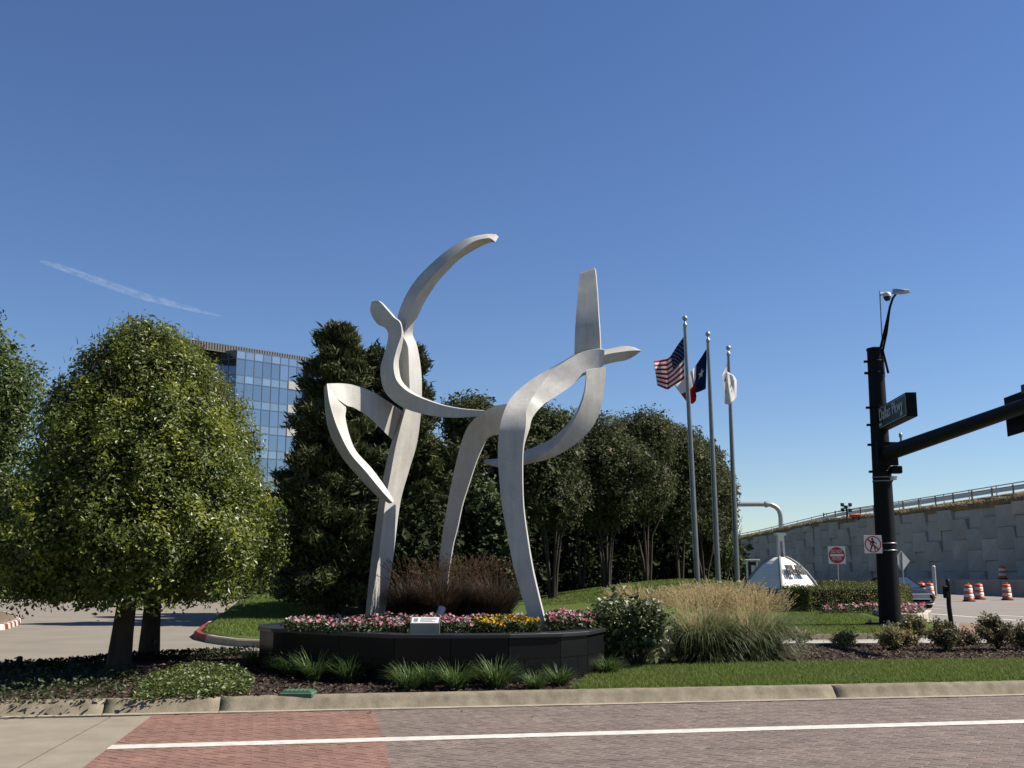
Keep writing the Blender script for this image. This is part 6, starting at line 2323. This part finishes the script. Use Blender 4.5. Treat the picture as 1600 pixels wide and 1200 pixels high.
mb.build('lamp_head', MAT['grey_metal'], sp_)
# slim rod with a dome camera
c0_ = shaft_at(590)[0] + Vector((.19, -.1, 0))
ct = P(1374.5, 455, SD - .05)
cam_t = empty('security_camera', c0_, 'white dome camera on a slim rod at the top of the black signal pole', 'camera')
mb = MB(); mb.tube([c0_, P(1378, 522, SD - .05), ct], [.022, .02, .016], 8); mb.build('rod', MAT['galv_dark'], cam_t)
cp_ = P(1386, 461, SD - .05)
mb = MB(); mb.tube([P(1375, 460, SD - .05), P(1380, 459, SD - .05), cp_ + Vector((0, 0, .02))], [.05, .04, .05], 10); mb.build('bracket', MAT['white_metal'], cam_t)
mb = MB(); mb.lathe([(.11, -.05), (.11, .0), (.09, .06), (.03, .09)], cp_, 16); mb.build('housing', MAT['white_metal'], cam_t)
mb = MB(); mb.lathe([(.01, -.17), (.06, -.155), (.09, -.11), (.1, -.05)], cp_, 16); mb.build('dome', MAT['dark'], cam_t)
# small box camera on the shaft
c, r = shaft_at(749)
q = P(1395, 749, SD - .2)
dt = empty('detector', q, 'small pale detector box strapped to the black pole below the mast arm', 'detector')
mb = MB(); mb.box(q + Vector((0, 0, .03)), (.14, .2, .1), rz=.5, bev=.012); mb.build('housing', MAT['white_metal'], dt)
mb = MB(); mb.tube([c + Vector((r, -.05, -.03)), q + Vector((-.02, 0, -.06)), q + Vector((0, 0, -.02))], .018, 6); mb.build('bracket', MAT['galv_dark'], dt)

# street name sign box
sgn_l, sgn_r = 28.25, 25.6
X1 = P(1370.5, 640, sgn_l).x
X2 = P(1417, 640, sgn_r).x
zt1 = P(1417, 613, sgn_r).z; zb1 = P(1417, 650.5, sgn_r).z
ss_ = empty('street_name_sign', (X1, sgn_l, zb1), 'dark green box sign reading Dallas Pkwy on the black signal pole', 'sign')
fdir = Vector((X2 - X1, sgn_r - sgn_l, 0)).normalized()
wdir = Vector((-fdir.y, fdir.x, 0))
if wdir.x < 0: wdir = -wdir
a = Vector((X1, sgn_l, zb1)); b = Vector((X2, sgn_r, zb1))
th = .25
mb = MB()
q = [a, b, b + wdir * th, a + wdir * th]
mb.prism([(p.x, p.y) for p in q], zb1, zt1)
mb.add([(p.x, p.y, zb1) for p in q], [(0, 1, 2, 3)])
mb.build('housing', MAT['steel_black'], ss_)
ctr = a.lerp(b, .5) - wdir * .012 + Vector((0, 0, (zt1 - zb1) / 2))
Ls = (b - a).length; hs = zt1 - zb1
mb = MB()
hx, hy = fdir * (Ls / 2 - .06), Vector((0, 0, hs / 2 - .05))
mb.slab([ctr - hx - hy, ctr + hx - hy, ctr + hx + hy, ctr - hx + hy], .01)
mb.build('face', MAT['sign_green'], ss_)
mb = MB()
for sg in (-1, 1):
    c = ctr + Vector((0, 0, sg * (hs / 2 - .045)))
    mb.slab([c - hx - Vector((0, 0, .012)), c + hx - Vector((0, 0, .012)), c + hx + Vector((0, 0, .012)), c - hx + Vector((0, 0, .012))], .02)
    c = ctr + fdir * sg * (Ls / 2 - .06)
    mb.slab([c - fdir * .012 - hy, c + fdir * .012 - hy, c + fdir * .012 + hy, c - fdir * .012 + hy], .02)
mb.build('border', MAT['grey_metal'], ss_)
LET = M('reflective_letters', (.5, .52, .52), None, 5, .5)
put_text('Dallas Pkwy', .44, ctr - wdir * .014 + Vector((0, 0, .05)), fdir, (0, 0, 1), LET, ss_, 'lettering', .003, 1.02)
put_text('2600', .13, ctr - wdir * .014 + Vector((0, 0, -hs * .32)) - fdir * Ls * .38, fdir, (0, 0, 1), LET, ss_, 'block_number', .003)
put_text('2801', .13, ctr - wdir * .014 + Vector((0, 0, -hs * .3)) + fdir * Ls * .36, fdir, (0, 0, 1), LET, ss_, 'block_number', .003)
mb = MB()
for z_ in (zb1 + .06, zt1 - .06): mb.tube([a + Vector((.1, .2, z_ - zb1)), a + Vector((.35, .3, z_ - zb1))], .025, 6)
mb.build('bracket', MAT['galv_dark'], ss_)

# horizontal signal head seen edge-on on the arm
q = s0_ + adir * ((22.0 - s0_.y) / adir.y) + Vector((.3, 0, 0))
sh = empty('traffic_signal', q, 'black horizontal traffic signal head seen edge-on behind the mast arm', 'traffic signal')
yl = 1.75
ad2 = Vector((adir.x, adir.y, adir.z)).normalized()
side = Vector((-ad2.y, ad2.x, 0)).normalized()
if side.x < 0: side = -side
upv = ad2.cross(side).normalized()
if upv.z < 0: upv = -upv
mb = MB()
qa = q - ad2 * .4
mb.slab([qa - upv * .42, qa + ad2 * yl - upv * .42, qa + ad2 * yl + upv * .42, qa + upv * .42], .02); mb.build('back_plate', MAT['steel_black'], sh)
for k in range(3):
    c = qa + ad2 * (.35 + .52 * k)
    mb = MB()
    mb.tube([c + side * .02, c + side * .16], [.2, .2], 12); mb.build('lamp_housing', MAT['dark'], sh)
    mb = MB(); mb.tube([c + side * .16, c + side * .42], [.17, .17], 12, cap=False); mb.build('visor', MAT['dark'], sh)
mb = MB(); c = qa + ad2 * .9; mb.tube([c - side * .02, c - side * .3], .04, 8); mb.tube([c + upv * .35, c - upv * .35], .03, 8); mb.build('bracket', MAT['dark'], sh)
q3 = s0_ + adir * ((20.9 - s0_.y) / adir.y) + Vector((.02, 0, .32))
mk = empty('arm_box', q3, 'small dark green box mounted on top of the mast arm at the right edge', 'box')
mb = MB(); mb.box(q3, (.16, .34, .2), bev=.015); mb.build('housing', MAT['sign_green'], mk)
mb = MB(); mb.box(q3 - Vector((0, 0, .14)), (.1, .2, .12)); mb.build('mount', MAT['dark'], mk)


# ------------------------------------------------------------------ signs
def disc(mb, c, r, y, seg=28, r_in=0.0, mi=0):
    vs, fs = [], []
    if r_in <= 0:
        vs = [(c.x, y, c.z)] + [(c.x + r * math.cos(2 * PI * k / seg), y, c.z + r * math.sin(2 * PI * k / seg)) for k in range(seg)]
        fs = [(0, 1 + k, 1 + (k + 1) % seg) for k in range(seg)]
    else:
        for k in range(seg):
            an = 2 * PI * k / seg
            vs += [(c.x + r * math.cos(an), y, c.z + r * math.sin(an)), (c.x + r_in * math.cos(an), y, c.z + r_in * math.sin(an))]
        fs = [(2 * k, 2 * ((k + 1) % seg), 2 * ((k + 1) % seg) + 1, 2 * k + 1) for k in range(seg)]
    mb.add(vs, fs, mi)


NPM = M('white_sign_sheet', (.62, .6, .56), (.57, .555, .52), 4, .5)
# no pedestrians
c = P(1364, 850.5, SD - .33)
s_ = .232
ns = empty('no_pedestrians_sign', c, 'square white sign, red circle and slash over a walking figure, on the black pole', 'sign')
mb = MB(); mb.box(c, (2 * s_, .006, 2 * s_), bev=.002); mb.build('plate', NPM, ns)
mb = MB(); disc(mb, c, s_ * .93, c.y - .0055, 32, s_ * .8)
w = .022; L_ = s_ * .84
u = Vector((1, 0, -1)).normalized(); v = Vector((1, 0, 1)).normalized()
mb.add([c - u * L_ - v * w + Vector((0, -.0075, 0)), c + u * L_ - v * w + Vector((0, -.0075, 0)), c + u * L_ + v * w + Vector((0, -.0075, 0)), c - u * L_ + v * w + Vector((0, -.0075, 0))], [(0, 1, 2, 3)])
mb.build('red_ring', MAT['sign_red'], ns)
mb = MB()
y_ = c.y - .0065
disc(mb, c + Vector((-.012, 0, .135)), .03, y_, 12)


def limb(a, b, wa, wb):
    a, b = Vector((a[0], 0, a[1])), Vector((b[0], 0, b[1]))
    d = (b - a).normalized(); n_ = Vector((-d.z, 0, d.x))
    o_ = Vector((c.x, y_, c.z))
    mb.add([o_ + a - n_ * wa, o_ + b - n_ * wb, o_ + b + n_ * wb, o_ + a + n_ * wa], [(0, 1, 2, 3)])


limb((-.008, .1), (.0, -.02), .035, .03); limb((-.02, -.01), (-.05, -.09), .022, .018); limb((-.05, -.085), (-.075, -.165), .017, .014)
limb((.015, -.01), (.04, -.09), .022, .018); limb((.04, -.085), (.05, -.165), .017, .014)
limb((-.03, .085), (-.075, .03), .014, .012); limb((-.075, .03), (-.06, -.02), .012, .01); limb((.02, .085), (.06, .035), .014, .012); limb((.06, .035), (.095, .01), .012, .01)
mb.build('walking_figure', MAT['black_print'], ns)
mb = MB(); mb.box(c + Vector((.12, .08, .1)), (.3, .1, .03)); mb.box(c + Vector((.12, .08, -.1)), (.3, .1, .03)); mb.build('bracket', MAT['galv_dark'], ns)
# do not enter
DD = 48.0
c = P(1307.5, 867.5, DD)
s_ = .385
de = empty('do_not_enter_sign', (c.x + .02, c.y, float(H(c.x, c.y))), 'square white sign with a red disc reading DO NOT ENTER on a thin post', 'sign')
mb = MB(); mb.box(c, (2 * s_, .008, 2 * s_), bev=.002); mb.build('plate', NPM, de)
mb = MB(); disc(mb, c, s_ * .94, c.y - .0065, 36); mb.build('red_disc', MAT['sign_red'], de)
mb = MB(); mb.add([c + Vector((x * s_ * .78, -.009, z * s_ * .13)) for x, z in ((-1, -1), (1, -1), (1, 1), (-1, 1))], [(0, 1, 2, 3)]); mb.build('white_bar', NPM, de)
put_text('DO NOT', .21, c + Vector((0, -.009, s_ * .42)), (1, 0, 0), (0, 0, 1), NPM, de, 'lettering', .001, .62)
put_text('ENTER', .21, c + Vector((0, -.009, -s_ * .42)), (1, 0, 0), (0, 0, 1), NPM, de, 'lettering', .001, .66)
mb = MB(); mb.tube([(c.x + .02, c.y + .035, 0), (c.x + .02, c.y + .035, c.z + s_ * .9)], .03, 8); mb.build('post', MAT['galv'], de)
# diamond sign from behind
dd = 46.0
c = P(1409, 876.5, dd)
dm = empty('diamond_sign', (c.x, c.y, 0), 'bare grey back of a diamond sign just right of the black pole', 'sign')
mb = MB()
s_ = .44
tw = Vector((math.cos(.35), math.sin(.35), 0))
mb.slab([c - Vector((0, 0, s_)), c + tw * s_, c + Vector((0, 0, s_)), c - tw * s_], .006); mb.build('plate', MAT['grey_metal'], dm)
mb = MB(); mb.box(c + Vector((0, -.02, 0)), (.05, .03, s_ * 1.7)); mb.build('stiffener', MAT['galv_dark'], dm)
mb = MB(); mb.tube([(c.x, c.y - .04, -.05), (c.x, c.y - .04, c.z)], .028, 8); mb.build('post', MAT['galv'], dm)
# pale marker post
c = P(1460, 905, 70); tp = P(1460, 886, 70)
mp = empty('marker_post', (c.x, c.y, -.05), 'slim white marker post in front of the retaining wall right of the diamond sign', 'post')
mb = MB(); mb.tube([(c.x, c.y, -.05), (c.x, c.y, tp.z)], .11, 10); mb.build('tube', MAT['grey_metal'], mp)
mb = MB(); mb.lathe([(.115, 0), (.11, .05), (.04, .1)], (c.x, c.y, tp.z), 10); mb.build('cap', MAT['white_metal'], mp)
# push button post
pp = P(1487, 981, 26.6); pp.z = .02
pu = empty('push_button_post', pp, 'short black push button post on a flared foot near the road corner', 'post')
mb = MB(); mb.lathe([(.175, 0), (.175, .03), (.165, .05), (.12, .25), (.1, .275), (.06, .285)], pp, 8, smooth=False); mb.build('flared_foot', MAT['steel_black'], pu)
tz = P(1480, 906, 26.6)
mb = MB(); mb.tube([pp + Vector((0, 0, .26)), pp + Vector((-.03, 0, .75)), Vector((tz.x + .02, tz.y, tz.z - .08)), Vector((tz.x, tz.y, tz.z)), Vector((tz.x, tz.y, tz.z + .02))], [.058, .055, .052, .05, .02], 14); mb.build('post', MAT['steel_black'], pu)
mb = MB(); q = P(1477.5, 925, 26.55); mb.box(q, (.11, .1, .3), bev=.02); mb.tube([q + Vector((0, -.05, .02)), q + Vector((0, -.075, .02))], .03, 10); mb.build('button_box', MAT['steel_black'], pu)
mb = MB(); q = P(1482, 916, 26.45); mb.box(q, (.012, .1, .24)); mb.build('button_sign', MAT['dark'], pu)

# galvanised signal pole with the curved arm, far behind the flags
gd = 138.0
gpts = [P(1217, 905, gd), P(1219, 850, gd), P(1220, 822, gd), P(1219.5, 806, gd), P(1216, 796, gd), P(1208, 790, gd), P(1197, 788, gd), P(1150, 788, gd), P(1085, 789, gd)]
gpts[0].z = 0
gs_ = empty('curved_arm_pole', gpts[0], 'grey signal pole whose top bends into a level arm beyond the flagpoles', 'signal pole')
mb = MB(); mb.tube(cat_rom(gpts[:8], 5), .3, 14); mb.build('pole', MAT['galv'], gs_)
mb = MB(); mb.tube(gpts[7:], .28, 12); mb.build('arm', MAT['galv'], gs_)
mb = MB(); mb.tube([gpts[6] + Vector((-.15, 0, 0)), gpts[6] + Vector((.15, 0, 0))], .42, 14); mb.build('joint_collar', MAT['galv'], gs_)
# light tower on the bank
c = P(1323, 801, 96)
ltw = empty('light_tower', c - Vector((0, 0, .6)), 'dark cluster of work lights on a short mast standing on top of the bank', 'light tower')
mb = MB(); mb.tube([c - Vector((0, 0, .9)), c + Vector((0, 0, .6))], .07, 6); mb.build('mast', MAT['dark'], ltw)
for dx, dz in ((-.36, .72), (-.05, .5), (.34, .72), (-.36, .25), (.32, .22)):
    mb = MB(); mb.box(c + Vector((dx, 0, dz)), (.3, .2, .32), rz=.3, bev=.03); mb.build('work_light', MAT['dark'], ltw)
mb = MB(); mb.box(c + Vector((0, 0, .5)), (.75, .05, .06)); mb.build('cross_bar', MAT['dark'], ltw)
c = P(1336, 805, 95)
ob = empty('orange_machine', c, 'small orange piece of site equipment on the bank beside the work lights', 'equipment')
mb = MB(); mb.box(c - Vector((0, 0, .05)), (.95, .5, .3), bev=.05); mb.build('body', MAT['orange'], ob)
mb = MB(); mb.box(c + Vector((-.25, 0, -.3)), (.12, .4, .3)); mb.box(c + Vector((.25, 0, -.3)), (.12, .4, .3)); mb.build('skids', MAT['dark'], ob)


# ------------------------------------------------------------------ barrels
def barrel(px, py, d, label, proto=None):
    p = P(px, py, d); p.z = .004 if d < 66 else p.z
    if proto:
        o = copy_tree(proto); o.location = p; o['label'] = label; o.rotation_euler = (0, 0, random.uniform(0, 6)); return o
    t = empty('traffic_barrel', p, label, 'traffic barrel', 'orange and white traffic barrels on the road')
    mb = MB(); mb.lathe([(.38, 0), (.38, .06), (.33, .09), (.3, .1)], p, 20, smooth=False); mb.build('rubber_base', MAT['rubber'], t)
    rows = [(.3, .09), (.295, .27), (.285, .275), (.28, .45), (.27, .455), (.265, .63), (.255, .635), (.25, .81), (.24, .815), (.235, .97), (.2, 1.0)]
    cols_ = [0, 0, 1, 1, 0, 0, 1, 1, 0, 0]
    mb = MB(); mbw = MB()
    for i in range(len(rows) - 1):
        (mb if cols_[i] == 0 else mbw).lathe([rows[i], rows[i + 1]], p, 20)
    mb.lathe([(.2, 1.0), (.16, 1.02), (.001, 1.02)], p, 20)
    mb.tube([p + Vector((-.09, 0, 1.0)), p + Vector((-.07, 0, 1.1)), p + Vector((.07, 0, 1.1)), p + Vector((.09, 0, 1.0))], .018, 6)
    mb.build('drum', MAT['orange'], t); mbw.build('reflective_bands', MAT['barrel_white'], t)
    t.scale = (.86, .86, .86)
    return t


b0_ = barrel(1514.5, 944, 57, 'nearest orange and white traffic barrel, right of the black push button post')
barrel(1531, 940, 61, 'orange and white barrel just behind and right of the nearest barrel', b0_)
barrel(1574.5, 941.5, 59.5, 'orange and white barrel standing alone nearest the right edge', b0_)
barrel(1454, 936, 64, 'orange and white barrel right of the dark car bonnet', b0_)
barrel(1441, 935, 65.5, 'orange and white barrel partly hidden behind the dark car', b0_)
barrel(1567, 905, 71.5, 'dull barrel beyond the concrete barrier against the retaining wall', b0_)

# ------------------------------------------------------------------ car
def make_car(loc, rz, label):
    t = empty('car', loc, label, 'car')
    t.scale = (.92, .92, .92)
    body_m = M('dark_grey_car_paint', (.016, .02, .028), (.014, .018, .025), 2, .35, metal=.0, spec=.1)
    gl = M('car_glass', (.035, .055, .09), None, 2, .08, spec=.5)
    chrome = M('chrome', (.95, .95, .97), None, 2, .3, metal=.5)
    lampm = M('lamp_glass', (.75, .77, .8), None, 3, .1, spec=.8)
    o = Vector((0, 0, 0))
    ca, sa = math.cos(rz), math.sin(rz)

    def W(x, y, z): return (loc[0] + x * ca - y * sa, loc[1] + x * sa + y * ca, loc[2] + z)
    # body sections along the length: x, half width, bottom, shoulder, top
    secs = [(-2.25, .72, .38, .7, .86), (-2.1, .84, .26, .8, .96), (-1.5, .9, .2, .86, 1.0), (-.5, .91, .2, .86, .98), (.6, .91, .2, .84, .96), (1.3, .9, .2, .8, .9), (1.9, .86, .22, .72, .8), (2.2, .76, .26, .6, .69), (2.32, .62, .34, .54, .6)]
    mb = MB()
    ring = []
    for x, w, zb_, zs, zt_ in secs:
        ring.append([W(x, -w * .86, zb_), W(x, -w, zb_ + .14), W(x, -w, zs), W(x, -w * .9, zt_), W(x, -w * .45, zt_ + .03), W(x, w * .45, zt_ + .03), W(x, w * .9, zt_), W(x, w, zs), W(x, w, zb_ + .14), W(x, w * .86, zb_)])
    m = len(ring[0])
    vs = [p for r in ring for p in r]
    fs = []
    for i in range(len(ring) - 1):
        for j in range(m):
            fs.append((i * m + j, (i + 1) * m + j, (i + 1) * m + (j + 1) % m, i * m + (j + 1) % m))
    fs += [tuple(reversed(range(m))), tuple((len(ring) - 1) * m + j for j in range(m))]
    mb.add(vs, fs, 0, True)
    mb.build('body', body_m, t)
    # cabin
    A = [(-1.75, .8, .96), (-.95, .64, 1.42), (.05, .64, 1.44), (.95, .8, .95)]
    mb = MB()
    vs = []
    for x, w, z in A: vs += [W(x, -w, z), W(x, w, z)]
    base = [(-1.75, .8, .9), (.95, .8, .88)]
    mb.add(vs, [(2, 4, 5, 3)], 0)
    mb.build('roof', body_m, t)
    mb = MB(); mb.slab([W(.95, -.78, .96), W(.95, .78, .96), W(.07, .62, 1.425), W(.07, -.62, 1.425)], .02); mb.build('windscreen', gl, t)
    mb = MB(); mb.slab([W(-1.75, .78, .96), W(-1.75, -.78, .96), W(-.97, -.62, 1.41), W(-.97, .62, 1.41)], .02); mb.build('rear_window', gl, t)
    for s in (-1, 1):
        q = [W(-1.65, s * .815, .95), W(.9, s * .815, .95), W(.06, s * .645, 1.42), W(-.93, s * .645, 1.41)]
        if s > 0: q = [q[1], q[0], q[3], q[2]]
        mb = MB(); mb.slab(q, .02); mb.build('side_window', gl, t)
        mb = MB(); a_, b__ = Vector(W(-.35, s * .83, .95)), Vector(W(-.42, s * .66, 1.42)); mb.tube([a_, b__], .03, 5); a_, b__ = Vector(W(.93, s * .81, .95)), Vector(W(.05, s * .65, 1.43)); mb.tube([a_, b__], .035, 5); mb.build('pillar', body_m, t)
        mb = MB(); mb.box(W(.78, s * 1.0, 1.0), (.14, .2, .13), rz=rz, bev=.03); mb.build('mirror', body_m, t)
        for x in (-1.35, 1.42):
            mb = MB()
            c1, c2 = Vector(W(x, s * .72, .32)), Vector(W(x, s * .93, .32))
            mb.tube([c1, c2], .325, 20); w_o = mb.build('wheel', MAT['rubber'], t)
            mb = MB(); c3 = Vector(W(x, s * .936, .32)); mb.tube([c2, c3], .21, 12); mb.build('rim', chrome, w_o)
        mb = MB(); mb.slab([W(2.18, s * .45, .56), W(2.1, s * .8, .6), W(1.98, s * .82, .72), W(2.2, s * .45, .66)] if s < 0 else [W(2.1, s * .8, .6), W(2.18, s * .45, .56), W(2.2, s * .45, .66), W(1.98, s * .82, .72)], -.05); mb.build('headlight', lampm, t)
        mb = MB(); mb.box(W(2.2, s * .58, .38), (.06, .2, .07), rz=rz); mb.build('fog_lamp', lampm, t)
    mb = MB()
    for k in range(3): mb.box(W(2.335 - k * .008, 0, .49 + k * .055), (.05, .86, .022), rz=rz)
    mb.box(W(2.31, 0, .67), (.08, 1.15, .045), rz=rz)
    mb.box(W(2.33, 0, .445), (.06, 1.0, .03), rz=rz)
    mb.build('grille', chrome, t)
    mb = MB(); mb.box(W(2.3, 0, .3), (.1, 1.1, .12), rz=rz, bev=.02); mb.build('lower_intake', MAT['dark'], t)
    mb = MB(); mb.box(W(2.3, 0, .215), (.1, 1.3, .035), rz=rz, bev=.01); mb.build('bumper_trim', chrome, t)
    return t


p = P(1414, 950, 47.5)
make_car((17.2, 48.2, .004), R(-82), 'dark grey car turning past the clipped hedge, nose showing right of the black pole')

# ------------------------------------------------------------------ contrail, very high
cm, nt, b = nodes_of('thin_ice_cloud')
nt.nodes.remove(b)
tr = nt.nodes.new('ShaderNodeBsdfTransparent')
df = nt.nodes.new('ShaderNodeBsdfTranslucent'); df.inputs[0].default_value = (.9, .92, .95, 1)
lw = nt.nodes.new('ShaderNodeLayerWeight'); lw.inputs[0].default_value = .5
inv = nt.nodes.new('ShaderNodeMath'); inv.operation = 'SUBTRACT'; inv.inputs[0].default_value = 1.0
nt.links.new(lw.outputs['Facing'], inv.inputs[1])
pw = nt.nodes.new('ShaderNodeMath'); pw.operation = 'POWER'; pw.inputs[1].default_value = 2.2
nt.links.new(inv.outputs[0], pw.inputs[0])
nf = ramp(nt, noise_fac(nt, .035, 8, .75), [(.1,) * 3, (1.5,) * 3], [.38, .66])
mu = nt.nodes.new('ShaderNodeMath'); mu.operation = 'MULTIPLY'
nt.links.new(pw.outputs[0], mu.inputs[0]); nt.links.new(nf, mu.inputs[1])
mu2 = nt.nodes.new('ShaderNodeMath'); mu2.operation = 'MULTIPLY'; mu2.inputs[1].default_value = .1
nt.links.new(mu.outputs[0], mu2.inputs[0])
mx = nt.nodes.new('ShaderNodeMixShader')
nt.links.new(mu2.outputs[0], mx.inputs[0]); nt.links.new(tr.outputs[0], mx.inputs[1]); nt.links.new(df.outputs[0], mx.inputs[2])
nt.links.new(mx.outputs[0], nt.nodes['Material Output'].inputs[0])
cd = 2600
cpts = [P(x, y, cd) for x, y in ((62, 408), (90, 416), (140, 434), (185, 450), (225, 463), (262, 473), (300, 483), (345, 494))]
mb = MB(); mb.tube(cat_rom(cpts, 5), [2 + 9 * math.sin(PI * min(1, k / 35 + .03)) ** .7 for k in range(36)], 16, cap=False)
ct_ = mb.build('contrail', cm)
tag(ct_, 'faint thin white contrail high in the blue sky at the upper left', 'contrail', kind='stuff')
